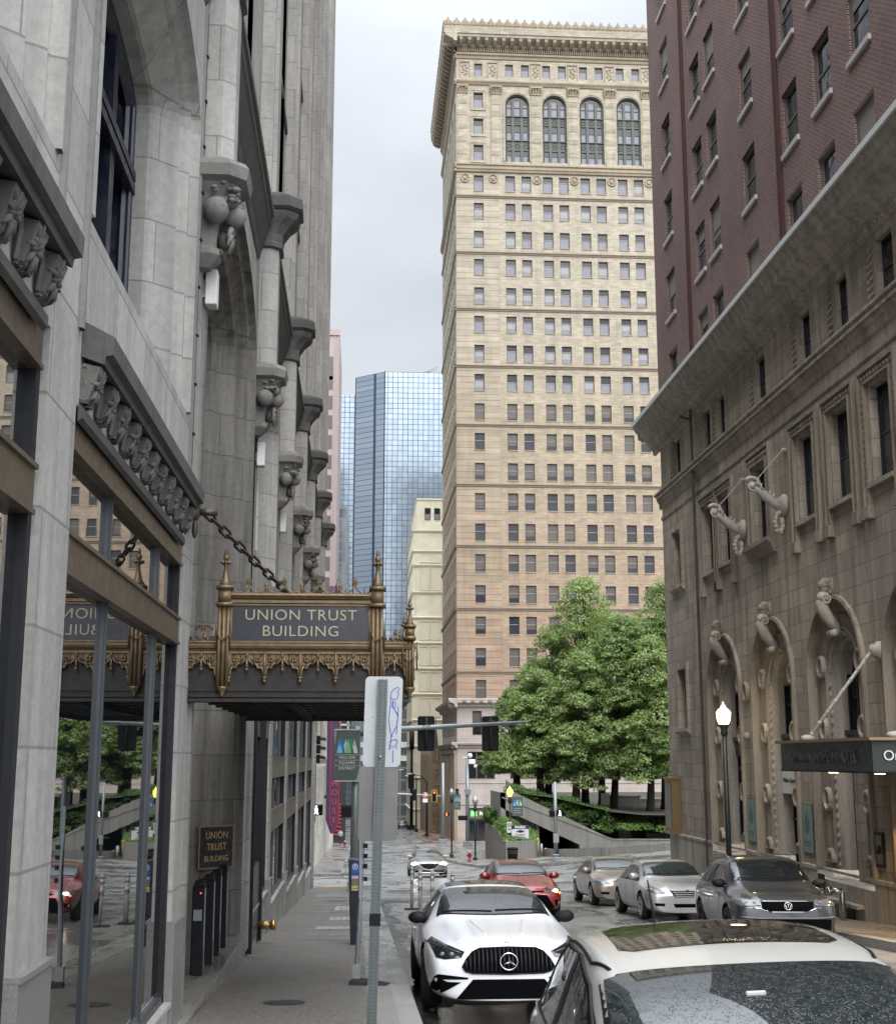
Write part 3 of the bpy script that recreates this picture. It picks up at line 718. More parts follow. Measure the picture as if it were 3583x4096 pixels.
for i, c in enumerate(ARC):
    if c < 20: continue
    mb = MB(); z0 = -.62; sp = 5.42 - AR
    arch_loft(mb, TH, c - AR, c + AR, z0, sp, AR, [(-.02, 0), (-.02, .09), (.06, .10), (.08, .03), (.10, -.10), (.16, -.12)], 22)
    arch_loft(mb, TH, c - AR, c + AR, z0, sp, AR, [(.16, -.12), (.36, -.16), (.40, -.10), (.68, -.14), (.72, -.10), (.78, -.22)], 22)
    wsur = mb.build('arch_surround', M['stoneHc'], hotel)
    mb = MB()
    arch_loft(mb, TH, c - AR, c + AR, z0, sp, AR, [(.78, -.22), (.82, -.17), (.86, -.30), (.92, -.30), (.94, -.26), (.98, -.36), (1.0, -.66)], 22)
    # rope / leaf enrichment on the inner order
    for k in range(52):
        if k < 20: pts = [(c - AR + .82, z0 + .1 + k * .21), (c + AR - .82, z0 + .1 + k * .21)]
        else:
            a = pi * (k - 20) / 32; r = AR - .82; pts = [(c - r * cos(a), sp + r * sin(a))]
        for u, v in pts: mb.sphere(TH(u, v, -.18), .045, 6, 4, (1, 1, 1.6)); 
    mb.build('arch_reveal', M['stoneHd'], hotel)
    mb = MB(); mb.mat(0, True)
    for side in (-1, 1):
        for z in (3.9, 2.48, .91): mb.mark(); ring_geo(mb, TH, c + side * (AR - .54), z, .25, -.12)
        mb.mark(); ring_geo(mb, TH, c + side * (AR - .54), -.46, .27, -.12, True)
    mb.build_each('roundel', M['stoneH'], hotel)
    helmet(TH, c, 5.44, .78).build('keystone_head', M['stoneHc'], hotel)
    scroll_key(TH, c, 5.3).build('keystone_scroll', M['stoneHd'], hotel)
    # window filling
    mb = MB(); ri = AR - 1.0; mb.mat(0)
    ap = arch_ring(c - AR, c + AR, z0, sp, AR, 1.0, 22)
    if i in (0,): zb = -.5
    elif i == 1: zb = .95
    else: zb = -.6
    mb.add([TH(u, max(v, zb), -.62) for u, v in ap], [tuple(range(len(ap)))]); mb.mat(1)
    mb.tbox(TH, c - ri, c + ri, 1.9, 2.35, -.63, -.45); mb.tbox(TH, c - ri - .05, c + ri + .05, 2.35, 2.45, -.63, -.38); mb.tbox(TH, c - ri, c + ri, 1.5, 1.6, -.63, -.52)
    for u in (c - .25, c + .25): mb.tbox(TH, u - .03, u + .03, zb, 1.9, -.63, -.54); mb.tbox(TH, u - .03, u + .03, 2.4, sp + .5, -.63, -.54)
    for z in (.3, 3.2): mb.tbox(TH, c - ri, c + ri, z - .03, z + .03, -.63, -.56)
    mb.tbox(TH, c - ri, c - ri + .06, zb, sp, -.63, -.5); mb.tbox(TH, c + ri - .06, c + ri, zb, sp, -.63, -.5)
    mb.build('arched_window', [M['glassdk'], M['bluedk']], hotel)
# infill behind arch 3: stone blocking
mb = MB(); mb.tbox(TH, 28.5 - .66, 28.5 + .66, -.85, 1.5, -.61, -.5); mb.build('blocked_opening', M['stoneH'], hotel)
# wall medallions and pipe
mb = MB(); mb.mat(0, True); ring_geo(mb, TH, 35.33, 3.62, .26, 0); mb.sphere(TH(35.33, 2.42, .05), .12, 8, 6); mb.build('medallion', M['stoneHc'], hotel)
mb = MB(); mb.path([TH(39.75, 13.0, .14), TH(39.75, -2, .09)], .045, 8); mb.path([TH(39.75, 12.6, .5), TH(39.75, 12.5, .14)], .04, 6); mb.build('downpipe', plain('dark_brown_pipe', (.055, .042, .034), .6), hotel)
# garage doorway under second arch: dark opening + hanging sign
mb = MB(); mb.tbox(TH, 33 - .7, 33 + .7, -1.7, .95, -.9, -.6); mb.build('doorway', M['void'], hotel)
mb = MB(); mb.tbox(TH, 32.4, 33.6, .95, 2.15, -.35, -.3); sg = mb.build('hanging_sign', M['white'], None); tag(sg, 'white sign with a green emblem hanging in the second arch of the stone base', 'sign')
Ms = basis(TH(33, 1.75, -.29), (0, -1, 0), (0, 0, 1))
mb = MB(); mb.mat(0); 
for a in range(7):
    an = radians(-80 + a * 26.6); mb.prism([(33 + .05 * cos(an + 1.57), 1.62 + .05 * sin(an + 1.57)), (33 + .33 * sin(an), 1.62 + .36 * cos(an)), (33 - .05 * cos(an + 1.57), 1.62 - .05 * sin(an + 1.57))], TH, -.298, -.29)
mb.build('emblem', plain('leaf_green', (.02, .14, .07), .5), sg)
text('Mellon Square', .17, basis(TH(33, 1.28, -.29), (0, -1, 0), (0, 0, 1)), M['black'], sg, 'lettering', .003)
# plaques on the stone
for k, (y, lab) in enumerate(((35.3, 'pale green plaque on the pier between the first and second arches from the far corner'), (30.85, 'pale green plaque on the pier between the second and third arches, nearer the entrance canopy'))):
    mb = MB(); mb.mat(0); mb.tbox(TH, y - .33, y + .33, -.35, .75, .0, .04); mb.mat(1); mb.tbox(TH, y - .36, y + .36, -.38, .78, 0, .02)
    mb.mat(2); mb.prism([(y, .62), (y + .17, .35), (y + .13, .18), (y, .08), (y - .15, .2), (y - .16, .38)], TH, .041, .048); mb.tbox(TH, y - .2, y + .2, -.12, -.09, .041, .046); mb.tbox(TH, y - .16, y + .16, -.2, -.175, .041, .046)
    o = mb.build('wall_plaque', [plain('verdigris_plate', (.17, .25, .22), .5), M['bronze'], plain('plaque_ink', (.07, .14, .12), .6)], None); tag(o, lab, 'plaque', 'green plaques on the hotel wall')
mb = MB(); mb.mat(0); mb.tbox(TH, 43.3, 44.35, -.55, 1.15, .0, .28); mb.mat(1); mb.tbox(TH, 43.42, 44.25, -.42, 1.02, .28, .29); mb.mat(0); mb.tbox(TH, 43.25, 44.4, 1.15, 1.22, 0, .33); mb.tbox(TH, 43.25, 44.4, -.62, -.55, 0, .33)
tag(mb.build('menu_case', [M['plategold'], M['glassdk']], None), 'brass framed display case on the far corner of the hotel wall', 'display case')
mb = MB(); mb.mat(0); mb.tbox(TH, 26.35, 26.75, -.35, .35, 0, .05); mb.mat(1); mb.tbox(TH, 26.4, 26.7, -.28, .28, .05, .06); mb.mat(0, True); mb.lathe([(.09, 0), (.09, .03), (.0, .04)], TH(26.55, 0, .06), 12, Matrix.Rotation(-pi / 2, 4, 'Y'))
tag(mb.build('wall_plaque', [M['bronzedk'], M['bronze']], None), 'small bronze plate beside the lit entrance bay', 'plaque')
for k, (y, z) in enumerate(((29.9, -1.0), (28.2, -1.6))):
    mb = MB(); mb.tbox(TH, y - .2, y + .2, z - .2, z + .25, .09, .11); tag(mb.build('wall_vent', M['black'], None), ['black square vent in the plinth under the third arch', 'small black vent low in the plinth behind the standpipes'][k], 'vent')
# big scrolled lantern brackets with tie rods
def bracket(Y, lab):
    def TH(u, z, d): return (HX - d * .66 if z < 8.84 else HX - d, u, z if z >= 8.84 else 8.07 + (z - 6.9) * (.45 if z >= 6.9 else .78))
    r = empty('scrolled_bracket', (HX, Y, 8.07), lab, 'bracket', 'scrolled white brackets on the hotel wall')
    mb = MB(); mb.mat(0, True)
    mb.lathe([(.30, 0), (.30, .06), (.24, .11), (.12, .16), (.0, .17)], TH(Y, 6.9, 0), 16, Matrix.Rotation(-pi / 2, 4, 'Y')); mb.build('wall_rose', M['whiteS'], r)
    mb = MB(); mb.mat(0, True)
    arm = [(.1, 6.85), (.3, 6.9), (.5, 7.1), (.75, 7.4), (.95, 7.7), (1.1, 7.98)]
    mb.path([TH(Y, z, d) for d, z in arm], [.08, .11, .12, .12, .12, .09], 8)
    rr_ = random.Random(4)
    for k_ in range(26): t_ = k_ / 26 * 4.99; i_ = int(t_); f_ = t_ - i_; d_ = arm[i_][0] * (1 - f_) + arm[i_ + 1][0] * f_; z_ = arm[i_][1] * (1 - f_) + arm[i_ + 1][1] * f_; mb.path([TH(Y + rr_.uniform(-.1, .1), z_ + .1, d_), TH(Y + rr_.uniform(-.15, .15), z_ + rr_.uniform(.25, .5), d_ + rr_.uniform(-.12, .1))], [.05, .008], 5)
    for d, z in arm[1:]: 
        for s in (-1, 1): mb.path([TH(Y, z + .02, d), TH(Y + s * .08, z + .13, d - .02), TH(Y + s * .1, z + .22, d + .06)], [.06, .045, .01], 6)
        mb.path([TH(Y, z, d), TH(Y, z + .16, d - .12), TH(Y, z + .24, d - .1)], [.07, .05, .01], 6)
    mb.build('leaf_arm', M['whiteS'], r)
    mb = MB(); mb.mat(0, True)
    sp = []
    for t in range(24):
        a = t * .42; R = .22 * (1 - t / 27); sp.append((HX - .80 - R * cos(a + .6), Y, 8.58 + R * sin(a + .6)))
    mb.path(sp, [.05 * (1 - t / 40) for t in range(24)], 8)
    mb.sphere(TH(Y, 8.0, 1.24), .09, 8, 6); mb.path([TH(Y, 8.32, 1.2), TH(Y, 8.36, 1.05), TH(Y, 8.4, 1.22)], [.04, .06, .03], 6); mb.sphere(TH(Y, 8.42, 1.36), .05, 6, 5)
    mb.build('scroll', M['whiteS'], r)
    mb = MB(); mb.mat(0, True)
    lp = [(.18, 6.7), (.34, 6.6), (.42, 6.35), (.36, 6.08), (.22, 6.02), (.12, 6.2), (.14, 6.5)]
    mb.path([TH(Y, z, d) for d, z in lp], .055, 8)
    for k in range(6): d, z = lp[k]; d2, z2 = lp[k + 1]; 
    for k in range(12):
        t = k / 2.0; i_ = min(int(t), 5); f = t - i_; d = lp[i_][0] * (1 - f) + lp[i_ + 1][0] * f; z = lp[i_][1] * (1 - f) + lp[i_ + 1][1] * f
        mb.sphere(TH(Y, z, d), .07, 6, 5)
    mb.build('rope_swag', M['whiteS'], r)
    mb = MB(); 
    for s in (-.03, .03): mb.path([TH(Y + s, 8.3, 1.1), (HX - .1, Y - .25 + s, 9.43)], .012, 6)
    mb.lathe([(.07, 0), (.06, .1), (.02, .12)], (HX, Y - .25, 9.44), 8, Matrix.Rotation(-pi / 2, 4, 'Y')); mb.build('tie_rod', M['whiteS'], r)
M['whiteS'] = plain('weathered_white_painted_metal', (.36, .33, .28), .6, 0, .3, 8)
bracket(34.97, 'farther of the two white scrolled brackets, in front of the paired windows')
bracket(31.42, 'nearer and higher of the two white scrolled brackets, beside the single window with a sill')
# ================================================================ CREAM TERRACOTTA TOWER
TWX, TWY = 12.6, 170.0
TF = TY(TWY, -1); TS = TX(TWX, -1)
tower = empty('office_tower', (30, 185, -9), 'tall cream terracotta office tower with arched top storeys and a heavy bracketed cornice', 'building')
PAIR = [(19.5 + 5.33 * k, 21.78 + 5.33 * k) for k in range(7)]
COLS = [(15.05, 16.42)] + [(a, a + 1.38) for p in PAIR for a in p]
ROWS = [81.4 - 4.151 * k for k in range(18)]
ops = [(a, b, z - 1.18, z + 1.18, .35) for a, b in COLS for z in ROWS]
mb = MB(); mb.mat(0); wall(mb, TF, 18.6, 62, 9.4, 83.4, [o for o in ops if o[0] > 18])
mb.mat(1); wall(mb, TF, TWX, 18.6, 9.4, 83.4, [o for o in ops if o[0] < 18])
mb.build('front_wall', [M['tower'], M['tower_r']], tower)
SY = [(172.6 + 4.6 * k, 173.9 + 4.6 * k) for k in range(6)]
SYC = [(a, b) for a, b in SY] + [(a + 1.9, b + 1.9) for a, b in SY[:-1]]
sops = [(a, b, z - 1.18, z + 1.18, .35) for a, b in SYC for z in ROWS]
mb = MB(); wall(mb, TS, TWY, 200.5, 9.4, 83.4, sops); mb.box(TWX, 62, 200.4, 200.5, -12, 104); mb.box(61.9, 62, 170, 200, -12, 104)
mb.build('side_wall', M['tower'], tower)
# string courses every second floor
mb = MB()
for z in [79.35, 71.0, 62.75, 54.6, 46.3, 38.0, 29.7, 21.3, 13.0]:
    mb.sweep([(0, z - .25), (.10, z - .2), (.12, z - .05), (.22, z + .05), (.22, z + .15), (0, z + .22)], TF, TWX - .22, 62)
    mb.sweep([(0, z - .25), (.10, z - .2), (.12, z - .05), (.22, z + .05), (.22, z + .15), (0, z + .22)], TS, TWY - .22, 200.5)
mb.build('string_course', plain('string_course_terracotta', (.20, .16, .12), .85, 0, .2, 1), tower)
fr = plain('brown_window_frame', (.075, .052, .042), .6)
def twin(kind, a, b, z, mb=None):
    T = TF; own = mb is None; mb = mb or MB(); v0, v1 = z - 1.18, z + 1.18; d = .3
    mb.mat(0); f = .09
    mb.tbox(T, a, a + f, v0, v1, -d - .05, -d + .05); mb.tbox(T, b - f, b, v0, v1, -d - .05, -d + .05); mb.tbox(T, a + f, b - f, v1 - f, v1, -d - .05, -d + .05)
    mb.mat(5); mb.tbox(T, a - .05, b + .05, v0 - .1, v0 + .03, -d, .08)
    u0, u1 = a + f, b - f
    def pane(m, c, e_, dd): mb.mat(m); mb.quad(*[T(u, v, -d + dd) for u, v in ((u0, c), (u1, c), (u1, e_), (u0, e_))])
    r = random.random()
    if kind == 'hi':
        s = v1 - .80 - .3 * (r < .2); pane(1, s, v1, .0); pane(2, v0, s, .01); mb.mat(6); mb.tbox(T, u0, u1, s - .035, s + .035, -d, -d + .06)
        if r > .6: pane(4, v0 + .75 * r, v0 + 1.4, .02)
    else:
        s = z + .15; t = v0 + (.1, .7, 1.1, .35, 1.9)[int(r * 5) % 5]
        pane(1, v0, v1, 0); 
        if r < .8: pane(3, t, v1 - f, .012)
        mb.mat(6); mb.tbox(T, u0, u1, s - .035, s + .035, -d, -d + .06)
    return mb
TM = [fr, M['glasstw'], M['glasspale'], M['glassmid'], plain('bright_blind', (.24, .24, .24), .6, 0, .1, 2, .6), M['tower_o'], plain('window_rail_pale', (.28, .25, .23), .6)]
random.seed(11); cnt = 0; rest = MB(); todo = []
for ri_, z in enumerate(ROWS):
    for ci, (a, b) in enumerate(COLS[:9]): todo.append((z, a, b))
for z in ROWS:
    for a, b in COLS[9:]: todo.append((z, a, b))
for k, (z, a, b) in enumerate(todo):
    kind = 'hi' if z > 49 else 'lo'
    if k < 99: twin(kind, a, b, z).build('window', TM, tower, recalc=False)
    else: twin(kind, a, b, z, rest)
T_ = TF; TF2 = TF
for a, b in SYC:
    for z in ROWS:
        rest.mat(1); rest.quad(TS(a, z - 1.18, -.3), TS(b, z - 1.18, -.3), TS(b, z + 1.18, -.3), TS(a, z + 1.18, -.3)); rest.mat(0); rest.tbox(TS, a, b, z + .1, z + .2, -.32, -.25); rest.mat(5); rest.tbox(TS, a - .05, b + .05, z - 1.28, z - 1.16, -.3, .08)
o = rest.build('window', TM, tower, recalc=False); o['kind'] = 'stuff'
# upper stage
A0 = [21.31 + 5.33 * k for k in range(7)]
ops = [(c - 1.72, c + 1.72, 84.75, 95.1, .5, 1.72) for c in A0] + [(15.05, 16.42, z - 1.15, z + 1.15, .35) for z in (94.0, 90.0, 86.0)]
ops += [(a + .12, b - .12, 97.75, 99.7, .3) for a, b in COLS]
mb = MB(); wall(mb, TF, TWX, 62, 83.4, 100.6, ops); 
mb.build('crown_wall', M['tower'], tower)
mb = MB(); wall(mb, TS, TWY, 200.5, 83.4, 100.6, [(a - .6, b + .6, 84.75, 95.1, .4, 1.2) for a, b in SY]); mb.build('crown_side_wall', M['tower'], tower)
mb = MB(); mb.tbox(TS, 170.5, 200, 84.7, 95.2, -.6, -.4); mb.build('crown_side_glazing', M['iron'], tower)
mb = MB()
def bands(T, u0, u1, e_=0):
    for prof in ([(0, 82.95), (.25, 83.05), (.28, 83.3), (.4, 83.4), (.4, 83.6), (.2, 83.7), (.18, 83.95), (.35, 84.05), (.35, 84.2), (0, 84.3)],
                 [(0, 96.3), (.15, 96.35), (.18, 96.6), (.32, 96.75), (.35, 96.95), (0, 97.1)], [(0, 100.3), (.15, 100.4), (.2, 100.75), (.4, 100.9), (.4, 101.2), (.1, 101.3)]):
        mb.sweep(prof, T, u0 - .4, u1)
bands(TF, TWX, 62); bands(TS, TWY, 200.5); mb.build('moulded_band', M['tower_o'], tower)
# pilasters with fluting and leafy capitals
PIL = [(12.75, 14.1), (17.55, 18.95)] + [(c + 1.95, c + 3.38) for c in A0]
for (a, b) in PIL:
    mb = MB(); mb.tbox(TF, a, b, 84.3, 95.0, 0, .16)
    for z in (86, 88, 90, 92, 93.8):
        for k in range(6): u = a + .14 + k * (b - a - .28) / 5; mb.tbox(TF, u - .06, u + .06, z - .42, z + .42, .16, .24)
    p = mb.build('pilaster', M['tower'], tower)
    mb = MB(); mb.tbox(TF, a - .08, b + .08, 94.95, 95.1, 0, .28); mb.tbox(TF, a - .18, b + .18, 95.95, 96.2, 0, .42)
    for k in range(5):
        u = a + (b - a) * k / 4
        mb.path([TF(u, 95.1, .2), TF(u + (k - 2) * .04, 95.5, .3), TF(u + (k - 2) * .07, 95.8, .42), TF(u + (k - 2) * .08, 95.68, .5)], [.12, .13, .1, .03], 6)
    for u in (a - .05, b + .05): mb.sphere(TF(u, 95.72, .32), .2, 8, 6)
    mb.build('capital', M['tower_o'], p)
for c in A0:
    mb = MB(); sp = 95.1 - 1.72
    arch_loft(mb, TF, c - 1.72, c + 1.72, 84.75, sp, 1.72, [(-.35, 0), (-.33, .12), (-.2, .14), (-.15, .05), (-.02, .08), (0, -.5)], 16)
    mb.build('arch_moulding', M['tower'], tower)
    mb = MB(); mb.mat(0); ap = arch_ring(c - 1.72, c + 1.72, 84.75, sp, 1.72, 0, 16); mb.add([TF(u, v, -.45) for u, v in ap], [tuple(range(len(ap)))])
    mb.mat(1)
    for u in (c - .62, c + .62): mb.tbox(TF, u - .18, u + .18, 84.75, 94.4, -.45, -.2)
    for u in (c - 1.6, c + 1.6): mb.tbox(TF, u - .12, u + .12, 84.75, 93.6, -.45, -.3)
    for z0_, z1_ in ((86.6, 88.0), (90.5, 91.7)):
        mb.tbox(TF, c - 1.72, c + 1.72, z0_, z1_, -.45, -.3); mb.tbox(TF, c - 1.72, c + 1.72, z1_, z1_ + .12, -.45, -.1)
        for u in (c - 1.2, c, c + 1.2):
            for a in range(6): mb.sphere(TF(u + .28 * cos(a * 1.05), (z0_ + z1_) / 2 + .28 * sin(a * 1.05), -.28), .1, 6, 4)
    mb.path([TF(u, v, -.3) for u, v in arch_ring(c - 1.72, c + 1.72, 84.75, sp, 1.72, .1, 16)], .12, 6)
    for z in (85.9, 89.5, 93.2): mb.tbox(TF, c - 1.72, c + 1.72, z - .06, z + .06, -.45, -.35)
    mb.mat(2)
    for z0_, z1_ in ((84.8, 85.85), (88.2, 89.45), (91.9, 94.2)):
        for u0_, u1_ in ((c - 1.45, c - .85), (c - .4, c + .4), (c + .85, c + 1.45)): mb.quad(*[TF(u, v, -.43) for u, v in ((u0_, z0_), (u1_, z0_), (u1_, z1_ - (.6 if abs(u0_ + u1_ - 2 * c) > .5 and z1_ > 94 else 0)), (u0_, z1_ - (.6 if abs(u0_ + u1_ - 2 * c) > .5 and z1_ > 94 else 0)))])
    mb.build('arched_window', [M['glasstw'], M['iron'], M['glasspale']], tower)
for a, b in COLS[:11]:
    sash(TF, a + .12, b - .12, 97.75, 99.7, .28, .08, .62, [fr, M['glasstw'], M['glasspale'], M['glassmid']], 'attic_window', tower)
for z in (94.0, 90.0, 86.0):
    w = sash(TF, 15.05, 16.42, z - 1.15, z + 1.15, .33, .09, .62, [fr, M['glasstw'], M['glasspale'], M['glassmid']], 'attic_window', tower)
    mb = MB()
    for (i0, i1, d0) in ((.42, .3, .12), (.28, .05, .06)):
        mb.tbox(TF, 15.05 - i0, 15.05 - i1, z - 1.15 - i1, z + 1.15 + i1, 0, d0); mb.tbox(TF, 16.42 + i1, 16.42 + i0, z - 1.15 - i1, z + 1.15 + i1, 0, d0); mb.tbox(TF, 15.05 - i0, 16.42 + i0, z + 1.15 + i1, z + 1.15 + i0, 0, d0); mb.tbox(TF, 15.05 - i0, 16.42 + i0, z - 1.15 - i0, z - 1.15 - i1, 0, d0)
    mb.build('surround', M['tower'], w)
# carved attic panels and medallions
mb = MB()
for u in [13.8, 17.8] + [c - 2.66 + 5.33 for c in A0]:
    mb.mark(); mb.tbox(TF, u - .75, u - .62, 97.6, 99.9, 0, .1); mb.tbox(TF, u + .62, u + .75, 97.6, 99.9, 0, .1); mb.tbox(TF, u - .75, u + .75, 99.8, 99.95, 0, .14)
    for k in range(9): mb.sphere(TF(u + .32 * sin(k * 2.4), 97.9 + .19 * k, .05), .17, 7, 5, (1, .5, 1))
mb.build_each('carved_panel', M['tower_o'], tower)
mb = MB(); mb.mat(0, True)
for u in [13.8, 17.8] + [c + 2.66 for c in A0]:
    mb.mark(); ring = [TF(u + .55 * cos(2 * pi * k / 16), 82.1 + .6 * sin(2 * pi * k / 16), .05) for k in range(16)]; mb.path(ring, .11, 6, closed=True); mb.sphere(TF(u, 82.1, .03), .3, 8, 6, (1, .5, 1.2))
mb.build_each('medallion', M['tower_o'], tower)
# relief bands on moulding
mb = MB()
for k in range(150): u = TWX + .15 + k * .31; mb.tbox(TF, u, u + .17, 101.3, 102.1, .1, .42)
for k in range(80): u = TWY + .15 + k * .36; mb.tbox(TS, u, u + .18, 101.3, 102.1, .1, .42)
for k in range(100): u = TWX + .2 + k * .48; mb.sphere(TF(u, 83.5, .38), .09, 6, 4); mb.sphere(TF(u, 96.55, .28), .1, 6, 4)
mb.build('dentil_course', M['tower_o'], tower)
# main cornice
P = 1.9
cp = [(0, 102.1), (.45, 102.15), (.5, 102.4), (P - .25, 102.95), (P - .2, 103.25), (P - .05, 103.35), (P, 103.9), (P + .05, 104.1), (P + .05, 104.25), (0, 104.3)]
mb = MB(); mb.sweep(cp, TF, TWX - P, 62); mb.sweep(cp, TS, TWY - P, 200.5 + 1); mb.box(TWX - P, 62, TWY - P, 201.5, 104.26, 104.3); mb.build('cornice', M['tower'], tower)
mb = MB()
def modil(T, u): mb.sweep([(.45, 102.05), (.6, 101.95), (1.1, 102.15), (P - .35, 102.5), (P - .3, 102.95), (.45, 102.95)], T, u - .24, u + .24)
for k in range(40): modil(TF, TWX + .6 + k * 1.22)
for k in range(26): modil(TS, TWY + .6 + k * 1.22)
mb.mat(1); mb.tbox(TF, TWX - P + .2, 62, 102.0, 102.9, .40, .46); 
mb.build('modillion', [M['tower_o'], M['tower_d']], tower)
mb = MB()
def crest(T, u0, n):
    for k in range(n):
        u = u0 + k * 1.22
        poly = [(u - .61, 104.25), (u + .61, 104.25), (u + .61, 104.95), (u + .45, 105.15), (u + .3, 105.2), (u + .14, 105.55), (u, 105.72), (u - .14, 105.55), (u - .3, 105.2), (u - .45, 105.15), (u - .61, 104.95)]
        mb.prism(poly, T, P - .12, P + .02)
        for a in range(5): an = radians(-60 + a * 30); mb.path([T(u, 104.5, P + .03), T(u + .38 * sin(an), 104.5 + .75 * cos(an), P + .06)], [.09, .05], 5)
        mb.path([T(u - .6, 104.75, P + .03), T(u - .35, 104.45, P + .08), T(u - .15, 104.75, P + .05)], .06, 5); mb.path([T(u + .6, 104.75, P + .03), T(u + .35, 104.45, P + .08), T(u + .15, 104.75, P + .05)], .06, 5)
crest(TF, TWX - P + .6, 24); crest(TS, TWY - P + .6, 27)
mb.build('cresting', M['tower_o'], tower)
mb = MB(); mb.box(36, 60, 173, 195, 104, 106.9); mb.box(35.6, 60.4, 172.6, 195.4, 106.9, 107.4); mb.lathe([(.8, 107.4), (.8, 108.2), (.6, 108.4)], (38.5, 175, 0), 10); mb.build('penthouse', M['tower'], tower)
# base storeys
BWN = [(14.0 + 5.45 * k, 17.5 + 5.45 * k) for k in range(8)]
ops = [(a, b, -.7, 2.8, .5) for a, b in BWN] + [(a + .6 + j * 1.75, a + 1.8 + j * 1.75, 4.9, 8.0, .4) for a, b in BWN for j in (0,)] + [(a + .1, b + .3, -9.2, -4.3, .8) for a, b in BWN]
mb = MB(); wall(mb, TF, TWX, 62, -10.5, 9.4, ops); mb.build('base_wall', M['tower_b'], tower)
mb = MB(); wall(mb, TS, TWY, 200.5, -12, 9.4, [(171.6 + 2.9 * k, 173.4 + 2.9 * k, -9.6, -4.3, .7) for k in range(10)] + [(171.6 + 2.9 * k, 173.4 + 2.9 * k, -2.6, 2.9, .6) for k in range(10)] + [(171.6 + 2.9 * k, 173.4 + 2.9 * k, 4.9, 8.0, .4) for k in range(10)]); mb.build('base_side_wall', M['tower_b'], tower)
mb = MB()
for (z, s) in ((9.0, 1.25), (3.6, .8), (-3.9, .15), (-1.2, .12)):
    pr = [(0, z - .5 * s), (.3 * s, z - .35 * s), (.35 * s, z - .1 * s), (.8 * s, z + .1 * s), (.9 * s, z + .35 * s), (0, z + .5 * s)]
    mb.sweep(pr, TF, TWX - .9 * s, 62); mb.sweep(pr, TS, TWY - .9 * s, 200.5)
for k in range(40): mb.tbox(TF, TWX + k * 1.1, TWX + k * 1.1 + .6, 9.0, 9.4, .9, 1.1)
mb.build('base_cornice', M['tower_b'], tower)
mb = MB()
for k in range(11): u = 170.1 + 2.9 * k; mb.mark(); mb.tbox(TS, u, u + 1.2, -10.4, 3.0, 0, .35); mb.tbox(TS, u - .08, u + 1.28, -10.6, -9.2, 0, .45); mb.tbox(TS, u - .08, u + 1.28, 2.5, 3.0, 0, .42)
mb.build_each('side_pier', M['tower_o'], tower)
for a, b in BWN[:5]:
    mb = MB(); mb.mat(0); mb.quad(*[TF(u, v, -.45) for u, v in ((a, -.7), (b, -.7), (b, 2.8), (a, 2.8))]); mb.mat(1)
    for u in (a + .06, a + 1.15, b - 1.15, b - .06): mb.tbox(TF, u - .07, u + .07, -.7, 2.8, -.45, -.3)
    for v in (-.63, 1.6, 2.73): mb.tbox(TF, a, b, v - .07, v + .07, -.45, -.32)
    mb.build('mezzanine_window', [M['glassdk'], plain('brown_steel_mullion', (.10, .08, .06), .5)], tower)
    sash(TF, a + .6, a + 1.8, 4.9, 8.0, .38, .1, .55, [fr, M['glassmid'], M['glassdk'], M['glassmid']], 'window', tower)
    mb = MB(); mb.mat(0); mb.quad(*[TF(u, v, -.7) for u, v in ((a + .1, -9.2), (b + .3, -9.2), (b + .3, -4.3), (a + .1, -4.3))]); mb.mat(1)
    for u in (a + .2, a + 1.3, b - .9, b + .2): mb.tbox(TF, u - .06, u + .06, -9.2, -5.9, -.7, -.6)
    mb.tbox(TF, a + .1, b + .3, -5.95, -5.75, -.7, -.5); mb.build('shopfront', [M['glassdk'], M['metaldk']], tower)
mb = MB(); mb.quad(*[TS(u, v, -.5) for u, v in ((170.5, -10.5), (200, -10.5), (200, 8), (170.5, 8))]); mb.build('side_glazing', M['glassdk'], tower)
# bank fascia
mb = MB(); mb.mat(0); mb.tbox(TF, 14.2, 19.8, -5.7, -4.4, -.5, -.3); mb.mat(1); mb.tbox(TF, 14.35, 15.15, -5.35, -4.65, -.3, -.24)
mb.mat(2)
for u0_, u1_, v0_, v1_ in ((14.5, 14.62, -5.22, -4.78), (14.88, 15.0, -5.22, -4.78), (14.62, 14.88, -5.05, -4.93)): mb.tbox(TF, u0_, u1_, v0_, v1_, -.24, -.22)
fs_ = mb.build('shop_fascia', [plain('olive_fascia', (.09, .085, .05), .5), emis('green_logo_panel', (.1, .8, .12), .8), M['white']], None); tag(fs_, 'olive shop fascia with a lit green square logo on the tower base', 'sign')
text('Northwest', .62, basis(TF(15.5, -5.0, -.28), (1, 0, 0), (0, 0, 1)), emis('lit_white_letters', (1, 1, 1), .9), fs_, 'lettering', .02, 'LEFT', weight=.01)
# ================================================================ LEFT BUILDING (grey limestone)
XF = -1.68; TL = TX(XF, 1)
ub = empty('stone_building', (XF, 20, -1), 'grey gothic limestone building with bronze shopfronts along the left pavement', 'building')
BAYS = [(1.4, 6.8), (7.5, 12.4), (20.2, 25.2), (25.95, 30.95), (31.7, 36.7), (37.45, 42.45), (43.2, 48.2)]
POR = (13.05, 19.2)
def bottom(i): return {0: .05, 1: -.35}.get(i, None)
SH = []
for i, (a, b) in enumerate(BAYS):
    zb = bottom(i) if bottom(i) is not None else G(0, (a + b) / 2) + .15 + .62
    SH.append((a, b, zb, (4.08 if i == 0 else 3.85)))
UP = [(1.5, 6.7), (7.55, 12.15), (20.5, 24.9), (26.2, 30.7), (32.0, 36.4), (37.7, 42.2), (43.4, 48.0)]
ops = [(a, b, zb, zt, .12) for a, b, zb, zt in SH] + [(a, b, 5.05, 8.7, 0, .8) for a, b in UP] + [(POR[0], POR[1], -1.6, 8.95, 0, 1.2)]
